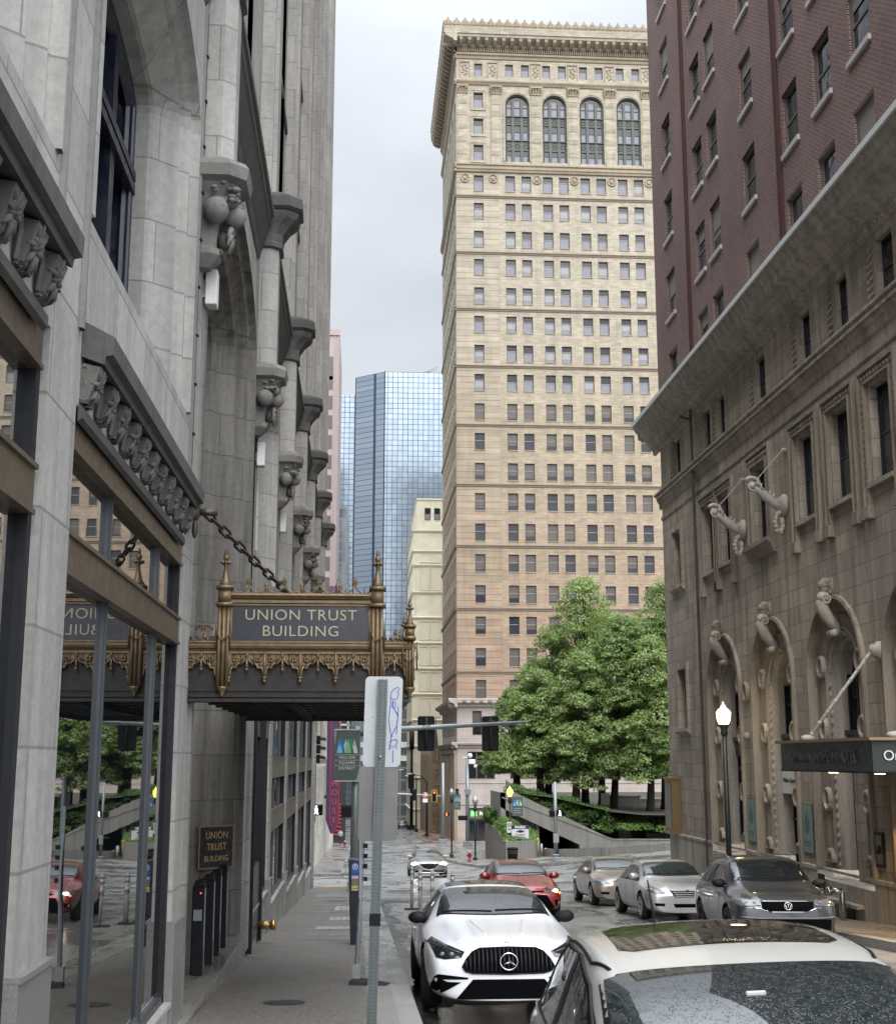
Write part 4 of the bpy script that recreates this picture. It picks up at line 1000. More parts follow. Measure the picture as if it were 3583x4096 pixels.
mb = MB(); wall(mb, TL, -1, 50.2, -4, 10.4, ops); mb.box(-30, XF, 50.19, 50.2, -5, 34.6); mb.build('wall', M['stoneL'], ub)
UWN = [(a + .35 + j * 1.45, a + 1.2 + j * 1.45, z, z + 2.3, .3) for a, b in [(7.6, 12)] + UP[2:] + [(13.6, 18)] + [(1.6, 6)] for j in range(3) for z in (11.6, 15.4, 19.2, 23, 26.8)]
mb = MB(); wall(mb, TL, -1, 50.2, 10.4, 34.2, []); mb.box(-30, XF, -1, 50.2, 34.19, 34.2); mb.build('upper_wall', M['stoneL'], ub)
# granite footing
mb = MB()
for a, b in [(-1, 1.4), (6.8, 7.5), (12.4, 13.05), (19.2, 20.2), (25.2, 25.95), (30.95, 31.7), (36.7, 37.45), (42.45, 43.2), (48.2, 50.22)]:
    zt = {6.8: .72, 12.4: .33, -1: .9}.get(a, G(0, (a + b) / 2) + .15 + .95)
    mb.mark(); mb.tbox(TL, a - .004, b + .004, -6, zt, -.35, .035); mb.tbox(TL, a - .006, b + .006, zt, zt + .03, -.3, .05)
mb.build_each('granite_footing', M['granite'], ub)
# vertical shafts on pier edges, buttress strips above the entablature
PC = [(1.05, 1), (7.15, 0), (12.72, 1), (19.7, 1), (25.58, 1), (31.33, 1), (37.08, 1), (42.83, 1), (48.75, 1)]
mb = MB(); mb.mat(0, True)
for (c, _) in PC:
    for s in (-.32, .32):
        mb.mark(); mb.path([TL(c + s, 4.3, -.01), TL(c + s, 9.6, -.01)], .045, 8, False)
mb.build_each('edge_shaft', M['stoneLc'], ub)
mb = MB()
for (c, _) in PC:
    mb.mark(); mb.tbox(TL, c - .5, c + .5, 10.4, 34.4, 0, .16); mb.tbox(TL, c - .28, c + .28, 10.4, 34.9, .16, .26)
    for s in (-.44, .44): mb.tbox(TL, c + s - .05, c + s + .05, 10.4, 34.4, .16, .20)
mb.mark(); mb.tbox(TL, 49.35, 50.25, 10.4, 35.4, 0, .30); mb.tbox(TL, 49.1, 49.3, -3, 34.4, 0, .08)
mb.build_each('buttress_strip', M['stoneL'], ub)
mb = MB()
for (a, b, z, z2, d) in UWN: mb.tbox(TL, a - .12, a - .02, 10.5, 33.8, 0, .06)
for z in (14.5, 18.3, 22.1, 25.9, 29.7): mb.tbox(TL, -1, 50, z, z + .14, 0, .05)
for k in range(10): z = 31.0 + .3 * k
mb.build('panel_rib', M['stoneLc'], ub)
mb = MB(); mb.mat(0, True)
for k in range(14):
    a = k * .8; mb.sphere(TL(49.8 + .2 * cos(a), 33.6 + k * .14, .36 + .1 * sin(a * 1.7)), .17, 7, 5)
mb.build('crocket', M['stoneLc'], ub)
# entablature: string between piers breaking forward over the pilasters
pr = [(0, 9.45), (.03, 9.5), (.05, 9.62), (.08, 9.70), (.17, 10.0), (.20, 10.05), (.20, 10.16), (.24, 10.2), (.24, 10.3), (0, 10.42)]
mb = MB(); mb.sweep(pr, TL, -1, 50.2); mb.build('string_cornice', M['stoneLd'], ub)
def pilaster(c, full=True):
    mb = MB(); hw = .27
    oct_ = [(c - hw, 0), (c - hw, .20), (c - hw + .1, .32), (c + hw - .1, .32), (c + hw, .20), (c + hw, 0)]
    def ring(z, k=1.0, dd=0): return [TL(c + (u - c) * k, z, d * k + dd if d else 0) for u, d in oct_]
    def loft(levels):
        vs = []; 
        for z, k, dd in levels: vs += ring(z, k, dd)
        n = len(oct_); mb.add(vs, [(i * n + j, i * n + j + 1, (i + 1) * n + j + 1, (i + 1) * n + j) for i in range(len(levels) - 1) for j in range(n - 1)] + [tuple(range(n)), tuple(range((len(levels) - 1) * n, len(levels) * n))])
    loft([(7.80, 1, 0), (9.72, 1, 0)])
    s = mb.build('pilaster_shaft', M['stoneL'], ub)
    mb2 = mb = MB()
    loft([(9.70, 1.05, 0), (9.72, 1.18, 0), (9.78, 1.18, 0), (9.82, 1.08, .02), (9.95, 1.06, .04), (10.1, 1.18, .10), (10.2, 1.34, .16), (10.28, 1.42, .17), (10.32, 1.32, .17)])
    loft([(10.32, 1.40, .17), (10.36, 1.58, .17), (10.52, 1.58, .17), (10.56, 1.50, .15), (10.62, 1.2, .1)])
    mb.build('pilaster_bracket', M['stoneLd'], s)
    mb = MB()
    loft([(7.55, 1.0, 0), (7.60, 1.35, .03), (7.72, 1.4, .04), (7.78, 1.3, .03), (7.84, 1.0, 0)])
    loft([(6.72, .30, 0), (6.80, .52, 0), (6.84, .62, 0), (6.90, .62, 0), (6.93, .5, 0), (7.2, .56, 0), (7.45, .85, .02), (7.56, 1.1, .03)])
    mb.mat(0, True)
    for s_ in (-1, 1):
        mb.sphere(TL(c + s_ * .24, 7.27, .17), .13, 12, 9, (1, 1, 1.05)); mb.sphere(TL(c + s_ * .12, 7.42, .30), .085, 8, 6)
    mb.sphere(TL(c, 7.3, .33), .115, 12, 9, (1.05, 1, 1.05))
    for j_ in range(10):
        for s_ in (-.24, .24): mb.path([TL(c + s_ + .125 * cos(j_ * .63), 7.27, .17 + .125 * sin(j_ * .63)), TL(c + s_ + .07 * cos(j_ * .63), 7.37, .17 + .09 * sin(j_ * .63))], [.012, .006], 4); mb.sphere(TL(c, 7.03, .24), .085, 8, 6, (1, 1, 1.2)); mb.sphere(TL(c, 6.9, .2), .05, 7, 5)
    rnd = random.Random(int(c * 100))
    for k in range(60): mb.sphere(TL(c + rnd.uniform(-.33, .33), rnd.uniform(7.36, 7.58), .14 + rnd.uniform(0, .24)), rnd.uniform(.018, .042), 6, 4, (1.4, 1, .8))
    for k in range(7):
        a = k * .9; mb.path([TL(c, 7.1, .24), TL(c + .1 * cos(a), 7.08 + .08 * sin(a), .31), TL(c + .14 * cos(a), 6.98 + .1 * sin(a), .28)], [.03, .035, .01], 5)
    mb.build('carved_capital', M['stoneLc'], s)
for (c, f) in PC[2:]: pilaster(c)
pilaster(7.15)
# upper windows
for i, (a, b) in enumerate(UP):
    mb = MB(); prf = [(-.04, 0), (-.03, .03), (.03, .035), (.05, -.03), (.08, -.09), (.12, -.05), (.16, -.10), (.19, -.16), (.24, -.14), (.44, -.36), (.455, -.40), (.46, -.64)]
    arch_loft(mb, TL, a, b, 5.05, 7.9, .8, prf, 18); mb.build('window_reveal', M['stoneL'] if i > 1 else M['stoneL'], ub)
    mb = MB(); mb.mat(0); ap = arch_ring(a, b, 5.05, 7.9, .8, .45, 18); mb.add([TL(u, v, -.72) for u, v in ap], [tuple(range(len(ap)))])
    mb.mat(1); w = b - a - .9
    for f_, t in ((0, .12), (.16, .05), (.25, .09), (.37, .04), (.5, .10), (.63, .04), (.75, .09), (.84, .05), (1, .12)):
        u = a + .45 + w * f_; mb.tbox(TL, u - t, u + t, 5.05, 8.62, -.72, -.54 if t > .07 else -.6)
    for z in (7.05, 7.18, 5.2): mb.tbox(TL, a + .45, b - .45, z, z + .09, -.72, -.50)
    mb.path([TL(u, v, -.6) for u, v in arch_ring(a, b, 5.05, 7.9, .8, .5, 18)], .09, 6)
    wd = mb.build('arched_window', [M['glassdk'], M['bluedk']], ub)
    mb = MB(); mb.sweep([(-.72, 5.3), (-.42, 5.22), (-.24, 5.16), (-.20, 5.1), (-.20, 5.02), (-.26, 4.95), (-.3, 4.9)], TL, a + .02, b - .02); mb.build('sloped_sill', M['stoneLd'], wd)
# shop cornices with foliate blocks
def bumpy(mb, u0, u1, v0, v1, rnd, n=16):
    # carved leaf block: a steep sloping face broken by lobes and drilled hollows
    c = [(rnd.uniform(u0, u1), rnd.uniform(v0, v1), rnd.uniform(.012, .032)) for _ in range(40)]; vs = []
    for j in range(n + 1):
        for i in range(n + 1):
            u = u0 + (u1 - u0) * i / n; v = v0 + (v1 - v0) * j / n; b = .02 + .06 * (j / n); e_ = min(i, n - i, 2) / 2
            h = max([max(0, 1 - ((u - a) ** 2 + (v - q) ** 2) / (r * r)) for a, q, r in c]); w = (rnd.random() - .5) * .008
            vs.append(TL(u + w, v + w, b * (.45 + .55 * e_) + .03 * h * (.4 + .6 * e_) - .022 * (h < .05)))
    mb.add(vs, [(j * (n + 1) + i, j * (n + 1) + i + 1, j * (n + 1) + n + 2 + i, j * (n + 1) + n + 1 + i) for j in range(n) for i in range(n)])
def shopcornice(a, b, z, blocks=True):
    mb = MB(); mb.sweep([(0, z - .42), (.03, z - .40), (.03, z - .34), (0, z - .30)], TL, a, b)
    mb.sweep([(0, z - .02), (.14, z - .07), (.145, z - .02), (.19, z - .01), (.195, z + .10), (.10, z + .15), (0, z + .20)], TL, a, b)
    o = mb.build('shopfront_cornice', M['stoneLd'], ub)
    mb = MB(); n = int((b - a) / .42)
    for k in range(n + 1):
        u = a + .12 + (b - a - .24) * k / n
        mb.mat(0, False); mb.sweep([(0, z - .30), (.05, z - .28), (.12, z - .08), (0, z - .06)], TL, u - .1, u + .1); mb.mat(0, True)
        rnd = random.Random(k * 7 + int(a))
        bumpy(mb, u - .105, u + .105, z - .30, z - .06, rnd)
        cz = z - .18; sl = lambda v, e_=0: .02 + .06 * (v - (z - .30)) / .24 + .015 + e_ * .8
        mb.sphere(TL(u, cz, sl(cz, .012)), .024, 7, 5)
        for j in range(13):
            an = j * 2 * pi / 8 + (j > 7) * .35 + rnd.uniform(-.15, .15); R_ = (.105 if j < 8 else .06) * rnd.uniform(.85, 1.15); q = lambda f, e_: (u + R_ * f * cos(an), cz + 1.15 * R_ * f * sin(an), e_)
            P3 = [q(.15, .0), q(.5, .028), q(.85, .030), q(1.08, .006)]
            mb.path([TL(a_, b_, sl(b_, c_)) for a_, b_, c_ in P3], [.008, .021, .016, .005], 6)
        if k < n:
            u2 = u + (b - a - .24) / n / 2; mb.mat(0, False); mb.path([TL(u2 - .1, z - .28, .02), TL(u2 - .06, z - .15, .05), TL(u2, z - .1, .06), TL(u2 + .06, z - .15, .05), TL(u2 + .1, z - .28, .02)], .018, 5)
    mb.build('foliate_block', M['stoneLb'] if 'stoneLb' in M else M.setdefault('stoneLb', stone('shaded_carved_limestone', (.15, .143, .133), 3, 2.2, .04, .8, .6, (.05, .048, .045), msize=.003)), o)  # carved stone darkened: shade below the cornice is put into its colour
shopcornice(1.3, 6.62, 4.42); shopcornice(7.55, 12.15, 4.18)
for a, b in BAYS[2:]: shopcornice(a - .05, b + .05, 4.18)
# shopfronts
def shopfront(i, a, b, zb, zt):
    e_ = empty('shopfront', (XF, (a + b) / 2, zb)); e_.parent = ub; e_.matrix_parent_inverse = Matrix.Translation(ub.location).inverted()
    near = i < 2; D0 = -.09
    muls = {0: [2.4, 4.6], 1: [9.02, 11.2]}.get(i, [a + 1.7, a + 3.4])
    rails = [(zb, zb + .12)] + ([(3.06, 3.30)] if i == 0 else [(2.87, 3.10)] if i == 1 else [(1.45, 1.85), (.42, .8)] if i > 2 else [(2.2, 2.5)]) + [(zt - .24, zt)]
    mb = MB(); mb.mat(0)
    for z0_, z1_ in rails[1:]:
        mb.tbox(TL, a + .05, b - .05, z0_, z1_, D0 - .02, D0 + .065); mb.tbox(TL, a + .05, b - .05, z0_ - .015, z0_ + .012, D0, D0 + .08); mb.tbox(TL, a + .05, b - .05, z1_ - .015, z1_ + .012, D0, D0 + .085)
    mb.mat(1)
    mb.tbox(TL, a, b, zb, zb + .07, D0 - .02, D0 + .05)
    for u in muls: mb.tbox(TL, u - .035, u + .035, zb, zt, D0 - .05, D0 + .025); mb.tbox(TL, u - .010, u + .010, zb, zt, D0 + .025, D0 + .04)
    for u in (a + .04, b - .04): mb.mat(2); mb.tbox(TL, u - .045, u + .045, zb, zt, D0 - .03, D0 + .05)
    mb.build('shopfront_frame', [M['bronze'], M['frame'], M['bronzedk']], e_)
    us = [a] + muls + [b]; zs = sorted(rails); 
    for k in range(len(us) - 1):
        for (z0_, _), (_, z1_) in [((zs[j][1], 0), (0, zs[j + 1][0])) for j in range(len(zs) - 1)]:
            mb = MB(); t = .0012 * ((k * 3 + int(z0_ * 7)) % 3 - 1)
            mb.quad(TL(us[k], z0_, D0 - t * 2), TL(us[k + 1], z0_, D0 + t), TL(us[k + 1], z1_, D0 + t), TL(us[k], z1_, D0 - t * 2)); mb.build('glass_pane', M['glassL'], e_, recalc=False)
    mb = MB(); mb.tbox(TL, a + .003, b - .003, zb - .03, zb + .012, -.17, .03); mb.build('stall_riser', M['stoneL'], e_)
for i, s_ in enumerate(SH): shopfront(i, *s_)
# portal: deep ribbed reveal
mb = MB(); prf = [(-.03, 0), (-.02, .04), (.05, .05), (.06, -.04), (.10, -.10), (.13, -.06), (.17, -.08), (.20, -.17), (.27, -.26), (.31, -.22), (.36, -.26), (.38, -.36), (.50, -.55), (.55, -.50), (.62, -.56), (.64, -.70), (.80, -1.0), (.86, -.94), (.92, -1.0), (.95, -1.2), (1.2, -1.6)]
arch_loft(mb, TL, POR[0], POR[1], -1.6, 7.75, 1.2, prf, 22); mb.build('portal_reveal', stone('streaked_shaded_portal_stone', (.20, .19, .172), 1.15, .62, .1, .55, .85, (.05, .046, .042), msize=.008), ub)  # stain streaks, plus shade under the canopy put into a darker base colour
mb = MB(); mb.mat(0); mb.quad(*[TL(u, v, -1.6) for u, v in ((13, -2), (19.3, -2), (19.3, 9), (13, 9))]); mb.mat(1)
for k in range(9): u = 13.9 + k * .55; mb.tbox(TL, u - .04, u + .04, -1, 8, -1.6, -1.5)
for z in (1.5, 2.1, 4.5, 6.3): mb.tbox(TL, 13, 19.2, z, z + .15, -1.6, -1.46)
mb.build('portal_screen', [M['glassdk'], M['bronzedk']], ub)
mb = MB(); mb.box(-3.4, -1.60, 12.7, 19.2, -1.8, -.64); mb.box(-3.4, -1.57, 12.7, 19.2, -.64, -.60); mb.build('portal_step', M['walk'], ub)
# hoarding door and fittings between the portal and the next bay
mb = MB(); mb.mat(0); mb.tbox(TL, 20.25, 20.75, -1.0, 3.85, -.1, .04); mb.mat(1); mb.tbox(TL, 20.8, 23.0, -1.05, .1, -.18, .02); mb.mat(2); mb.tbox(TL, 20.75, 20.82, -1.2, 3.9, -.1, .09); mb.tbox(TL, 23.0, 23.06, -1.2, 3.9, -.1, .07)
mb.build('door_panel', [M['stoneL'], M['frame'], M['bronzedk']], ub)
mb = MB(); mb.mat(0, True)
mb.path([(-1.66, 22.9, -.93), (-1.42, 22.9, -.93)], .065, 10); mb.path([(-1.44, 22.9, -.93), (-1.36, 22.9, -.93)], .085, 10); mb.path([(-1.52, 22.9, -.93), (-1.50, 22.9, -.93)], .09, 10)
tag(mb.build('standpipe', plain('polished_brass', (.45, .30, .12), .25, .9), None), 'brass standpipe sticking out of the shop wall near the pavement', 'pipe')
for k, (y, z, lb) in enumerate(((12.98, 6.62, 'white floodlight box on the pier left of the entrance arch, nearest of the row'), (19.98, 6.5, 'white floodlight box beyond the entrance arch, second of the row'), (26.0, 6.5, 'third and small white floodlight box high on the grey wall'))):
    mb = MB(); mb.bbox(XF + .03, XF + .15, y - .05, y + .14, z - .19, z + .19, .008); mb.box(XF, XF + .04, y, y + .08, z - .1, z + .1)
    tag(mb.build('floodlight_box', M['white'], None), lb, 'light box', 'white boxes high on the grey stone wall')
mb = MB(); mb.path([(XF + .03, 19.85, 6.5), (XF + .03, 19.8, 6.75), (XF + .02, 19.72, 6.7), (XF + .02, 19.7, 3.2)], .012, 5); mb.build('conduit', M['black'], ub)
mb = MB(); mb.path([(XF + .03, 12.42, 9.4), (XF + .03, 12.40, 4.6)], .008, 5)
for k in range(9): mb.box(XF + .01, XF + .05, 12.38, 12.43, 4.9 + k * .5, 4.92 + k * .5)
mb.build('conduit', M['black'], ub)
# entrance plaque, accessibility sign
def plq(name, X0, X1, z0, z1, Y0, Y1, mats, lab, cat):
    mb = MB(); mb.mat(0); mb.add([(X0, Y0, z0), (X1, Y1, z0), (X1, Y1, z1), (X0, Y0, z1), (X0, Y0 + .05, z0), (X1, Y1 + .05, z0), (X1, Y1 + .05, z1), (X0, Y0 + .05, z1)], [(0, 1, 2, 3), (7, 6, 5, 4), (0, 4, 5, 1), (1, 5, 6, 2), (2, 6, 7, 3), (3, 7, 4, 0)])
    if len(mats) > 1:
        mb.mat(1); i = .018; f = lambda x, z: (x, Y0 + (Y1 - Y0) * (x - X0) / (X1 - X0) - .004, z)
        mb.quad(f(X0 + i, z0 + i), f(X1 - i, z0 + i), f(X1 - i, z1 - i), f(X0 + i, z1 - i))
    o = mb.build(name, mats, None, recalc=False); tag(o, lab, cat); return o
PX0, PX1, PZ0, PZ1, PY0, PY1 = -2.17, -1.73, .32, .90, 18.50, 18.93
pq = plq('entrance_plaque', PX0, PX1, PZ0, PZ1, PY0, PY1, [M['plategold'], M['platebk']], 'black plaque with brass rim and gold letters beside the entrance', 'plaque')
for t, z, s_ in (('UNION', .765, .135), ('TRUST', .61, .135), ('BUILDING', .455, .108)):
    text(t, s_, basis(((PX0 + PX1) / 2, (PY0 + PY1) / 2 - .008, z), (PX1 - PX0, PY1 - PY0, 0), (0, 0, 1)), M['platelet'] if 'platelet' in M else M.setdefault('platelet', plain('gold_plaque_letters', (.42, .28, .12), .4, .3)), pq, 'lettering', .002, sx=.86)
acc = plq('accessibility_sign', -1.99, -1.84, .08, .24, 18.62, 18.76, [plain('signal_blue', (.01, .09, .42), .4)], 'small blue accessible entrance sign under the black plaque', 'sign')
text('Accessible', .03, basis((-1.915, 18.67, .115), (1, .93, 0), (0, 0, 1)), M['white'], acc, 'lettering', .001)
mb = MB(); mb.box(-1.97, -1.93, 18.60, 18.615, .16, .215); mb.build('symbol', M['white'], acc)
# access reader posts on the step
for k, (y, x) in enumerate(((15.6, -1.80), (16.4, -1.78), (17.1, -1.77), (17.8, -1.76))):
    t = local_empty('reader_post', (x, y, -.60), 0, ['nearest black reader post on the entrance step, with a small red light', 'second black post on the entrance step from the camera', 'third black post on the entrance step', 'farthest black post on the entrance step, nearest the plaque'][k], 'post', 'black posts on the entrance step')
    mb = MB(); mb.bbox(-.075, .06, -.06, .10, 0, .98, .012); mb.mat(0); mb.add([(-.075, -.06, .98), (.06, -.06, .98), (.06, .10, .98), (-.075, .10, .98), (-.06, -.04, 1.0), (.05, -.04, 1.03), (.05, .09, 1.06), (-.06, .09, 1.03)], [(4, 5, 6, 7), (0, 1, 5, 4), (1, 2, 6, 5), (2, 3, 7, 6), (3, 0, 4, 7)]); mb.build('post_body', M['black'], t)
    mb = MB(); mb.box(.061, .066, -.03, .0, .3, .95); mb.box(.061, .066, .04, .06, .02, .95); mb.build('steel_strip', M['metalgrey'], t)
    if k == 0:
        mb = MB(); mb.box(-.055, .04, -.075, -.06, .60, .70); mb.box(-.055, .04, -.085, -.06, .70, .72); mb.build('reader_plate', M['metalgrey'], t)
        mb = MB(); mb.sphere((.02, -.062, .90), .006, 6, 4); mb.build('indicator_light', M['red'], t)
    clean(t)
# ================================================================ CANOPY
CY = 12.95; TC = TY(CY, -1)
can = empty('entrance_canopy', (-.6, 16, 2.35), 'ornate gilt bronze canopy over the pavement with a UNION TRUST BUILDING sign', 'canopy')
def post(x, y, zb, zt, fin=True, s=1.0, T=None):
    mb = MB(); r = .055 * s
    for dx in (-.042, 0, .042): mb.mat(0, True); mb.path([(x + dx * s, y - .05, zb), (x + dx * s, y - .05, zt)], .019 * s, 6)
    mb.mat(0); mb.box(x - r, x + r, y - .045, y + .045, zb, zt)
    mb.box(x - r * 1.5, x + r * 1.5, y - .09, y + .09, zt, zt + .035); mb.box(x - r * 1.15, x + r * 1.15, y - .07, y + .07, zt + .035, zt + .17 * s); mb.box(x - r * 1.5, x + r * 1.5, y - .09, y + .09, zt + .17 * s, zt + .205 * s)
    mb.mat(0, True)
    mb.lathe([(r * 1.4, 0), (r * .7, .06 * s), (r * .42, .14 * s), (r * .3, .20 * s), (r * .55, .22 * s), (r * .3, .24 * s)], (x, y, zt + .2 * s), 8)
    zz = zt + .44 * s
    for k in range(8):
        a = k * pi / 4; mb.sphere((x + .04 * s * cos(a), y + .04 * s * sin(a), zz), .018 * s, 6, 4)
    mb.sphere((x, y, zz + .05 * s), .03 * s, 8, 6, (1, 1, 1.3)); mb.sphere((x, y, zz + .10 * s), .02 * s, 6, 4); mb.sphere((x, y, zz + .125 * s), .013 * s, 6, 4)
    # pendant
    mb.lathe([(.0, -.10), (.02, -.095), (.015, -.08), (.03, -.06), (.028, -.05), (.045, -.035), (.05, -.02), (.06, 0)], (x, y - .03, zb), 8)
    # gothic niche detail
    for zc in (zb + (zt - zb) * .62,):
        for sx in (-1, 1):
            mb.path([(x + sx * .07, y - .07, zc - .12), (x + sx * .065, y - .08, zc + .02), (x, y - .09, zc - .04)], .010, 5)
            mb.path([(x + sx * .07, y - .06, zc - .02), (x + sx * .07, y - .06, zc + .16)], [.014, .004], 5)
    return mb
PZ = 2.50
for x in (-1.345, .165): post(x, CY, 2.50, 3.29, s=1.0).build('corner_post', M['gold'], can)
post(.49, CY + .02, 2.50, 2.97, s=.72).build('corner_post', M['gold'], can)
for y, xx in ((14.6, .49), (16.2, .49), (17.8, .49), (19.25, .49)): post(xx, y, 2.50, 2.97, s=.72).build('side_post', M['gold'], can)
# sign
mb = MB(); mb.mat(1); mb.tbox(TC, -1.26, .075, 2.955, 3.295, 0, .012); mb.mat(0)
for i0, i1, d0 in ((0, .022, .03), (.026, .036, .045), (.04, .055, .03)):
    a0, a1, b0, b1 = -1.265 - i0, .08 + i0, 2.95 - i0, 3.30 + i0
    mb.tbox(TC, a0 - .02, a0, b0 - .02, b1 + .02, 0, d0); mb.tbox(TC, a1, a1 + .02, b0 - .02, b1 + .02, 0, d0); mb.tbox(TC, a0, a1, b1, b1 + .018, 0, d0); mb.tbox(TC, a0, a1, b0 - .018, b0, 0, d0)
mb.box(-1.30, .12, CY - .0, CY + .06, 2.93, 3.36); cs = mb.build('sign_board', [M['gold'], M['signblue']], can)
for t, z, s_ in (('UNION TRUST', 3.205, .150), ('BUILDING', 3.045, .150)): text(t, s_, basis((-.592, CY - .016, z), (1, 0, 0), (0, 0, 1)), M['lettergold'], cs, 'lettering', .003, sx=1.06, spacing=1.08, weight=-.0008)
mb = MB(); pr = [(0, 2.84), (.02, 2.845), (.03, 2.865), (.05, 2.875), (.06, 2.90), (.03, 2.925), (0, 2.93)]
mb.sweep(pr, TC, -1.70, .5); mb.sweep([(0, 3.36), (.04, 3.365), (.07, 3.40), (.06, 3.415), (0, 3.42)], TC, -1.30, .12)
TCs = TX(.5, 1); mb.sweep(pr, TCs, CY, 19.3); mb.build('moulding', M['gold'], can)
# valance of ogee arches
def valance(T, u0, u1, z0, z1, n, name='valance'):
    mb = MB(); w = (u1 - u0) / n
    for k in range(n):
        a = u0 + k * w; c = a + w / 2
        lf = [(a, z0), (a + .03 * w, z0 + .02), (a + .05 * w, z0 + .07), (a + .13 * w, z0 + .105), (a + .10 * w, z0 + .085), (a + .2 * w, z0 + .085), (a + .22 * w, z0 + .115), (a + .33 * w, z0 + .135), (a + .31 * w, z0 + .115), (a + .42 * w, z0 + .15), (c, z0 + .20)]
        rt_ = [(2 * c - u, v) for u, v in reversed(lf[:-1])]
        curve = lf + rt_
        for (p, q) in zip(curve, curve[1:]):
            if abs(q[0] - p[0]) < 1e-5: continue
            mb.quad(T(p[0], p[1], .01), T(q[0], q[1], .01), T(q[0], z1, .01), T(p[0], z1, .01))
        mb.mat(0, True)
        mb.path([T(u, v, .02) for u, v in curve], .013, 6); mb.path([T(u, v + .03, .018) for u, v in curve[2:-2]], .007, 5)
        mb.path([T(c, z0 + .17, .03), T(c, z1, .03)], .012, 6); mb.sphere(T(c, z0 + .07, .03), .018, 7, 5); mb.path([T(c, z0 + .2, .03), T(c, z0 + .05, .03)], [.01, .016], 6)
        mb.path([T(a, z0 + .0, .03), T(a, z1, .03)], .012, 6)
        for s in (-1, 1):
            for j in range(5): mb.sphere(T(c + s * w * .33 + .018 * cos(j * 1.3), z1 - .075 + .02 * sin(j * 1.3), .02), .016, 6, 4)
        mb.lathe([(.0, -.06), (.014, -.055), (.02, -.04), (.012, -.03), (.026, -.015), (.03, 0)], T(a, z0 + .0, .02), 8)
        mb.mat(0, False)
    mb.tbox(T, u0, u1, z1 - .02, z1, 0, .035)
    return mb.build(name, M['gold'], can)
valance(TC, -1.285, .105, 2.60, 2.845, 4); valance(TC, -1.70, -1.41, 2.60, 2.845, 1); valance(TC, .225, .45, 2.60, 2.845, 1)
valance(TCs, CY + .05, 19.2, 2.60, 2.845, 18)
# cresting
def cresting(T, u0, u1, z, n, s=1.0):
    mb = MB(); mb.mat(0, True); w = (u1 - u0) / n
    for k in range(n):
        a = u0 + k * w; c = a + w / 2
        cur = [(a + .04 * w, z + .045 * s), (a + .14 * w, z + .015 * s), (a + .3 * w, z + .012 * s), (a + .42 * w, z + .045 * s), (c - .004, z + .09 * s)]
        mb.path([T(u, v, .02) for u, v in cur], .009 * s, 6); mb.path([T(2 * c - u, v, .02) for u, v in cur], .009 * s, 6)
        for j in range(8):
            an = j * pi / 4; mb.sphere(T(c + .022 * s * cos(an), z + .12 * s + .022 * s * sin(an), .02), .011 * s, 6, 4)
        mb.sphere(T(c, z + .12 * s, .025), .014 * s, 6, 5); mb.sphere(T(c, z + .16 * s, .02), .008 * s, 5, 4)
        for f in (.24, .76): mb.path([T(a + f * w, z + .01, .02), T(a + f * w, z + .045 * s, .02)], [.009, .004], 5); mb.sphere(T(a + f * w, z + .05 * s, .02), .009 * s, 5, 4)
        if k: mb.path([T(a, z - .03, .02), T(a, z + .08 * s, .02), T(a, z + .14 * s, .02)], [.018 * s, .016 * s, .004], 6); mb.sphere(T(a, z + .085 * s, .02), .02 * s, 6, 4, (1.3, 1, .5)); mb.sphere(T(a, z + .15 * s, .02), .009 * s, 5, 4)
    mb.mat(0, False); mb.tbox(T, u0, u1, z - .01, z + .008, 0, .04)
    return mb.build('cresting', M['gold'], can)
cresting(TC, -1.29, .115, 3.42, 4); cresting(TC, -1.68, -1.41, 2.94, 1, 1.15); cresting(TC, .23, .46, 2.94, 1, .8); cresting(TCs, CY + .1, 19.2, 2.94, 14, .9)
mb = MB(); mb.mat(0, True)
for u0_, u1_ in ((-1.68, -1.41), (.23, .46)):
    for k in range(14): u = u0_ + (u1_ - u0_) * k / 13; mb.sphere(TC(u, 2.965 + .02 * sin(k * 1.9), .02), .018, 6, 4)
for s in (-1, 1):
    for k in range(5): mb.sphere(TC(-1.54 + s * .02 * k, 3.08 + .02 * sin(k), .02), .014, 6, 4)
mb.build('pierced_parapet', M['golddk'], can)
# body: fascia, coffered soffit, beams, roof
mb = MB(); mb.mat(0); mb.box(-1.68, .48, CY + .02, CY + .07, 2.35, 2.93); mb.box(-1.68, .48, 19.2, 19.28, 2.35, 2.9); mb.box(.42, .48, CY + .07, 19.2, 2.35, 2.93)
mb.box(-1.68, .48, CY + .02, 19.28, 2.90, 2.935); mb.box(-1.68, .44, CY + .07, 19.2, 2.50, 2.54)
for z, d in ((2.40, .03), (2.46, .015), (2.355, .05)): mb.box(-1.68, .5, CY + .02 - d, CY + .03, z, z + .03)
for k in range(9): y = CY + .3 + k * .75; mb.box(-1.68, .44, y, y + .10, 2.40, 2.50)
for x in (-1.15, -.6, -.05): mb.box(x - .03, x + .03, CY + .07, 19.2, 2.42, 2.50)
mb.mat(0, True)
for k in range(9):
    for x in (-1.4, -.88, -.32, .22): mb.lathe([(.06, 2.5), (.05, 2.47), (0, 2.455)], (x, CY + .7 + k * .75, 0), 8)
mb.mat(0); mb.box(-.78, -.66, CY + .3, 18.6, 2.36, 2.42); 
for k in range(40): mb.box(-.79, -.65, CY + .35 + k * .15, CY + .38 + k * .15, 2.34, 2.36)
mb.build('soffit', plain('dark_bronze_soffit', (.016, .013, .011), .6, .2, .4, 6), can)  # near-black bronze colour for the canopy body and underside
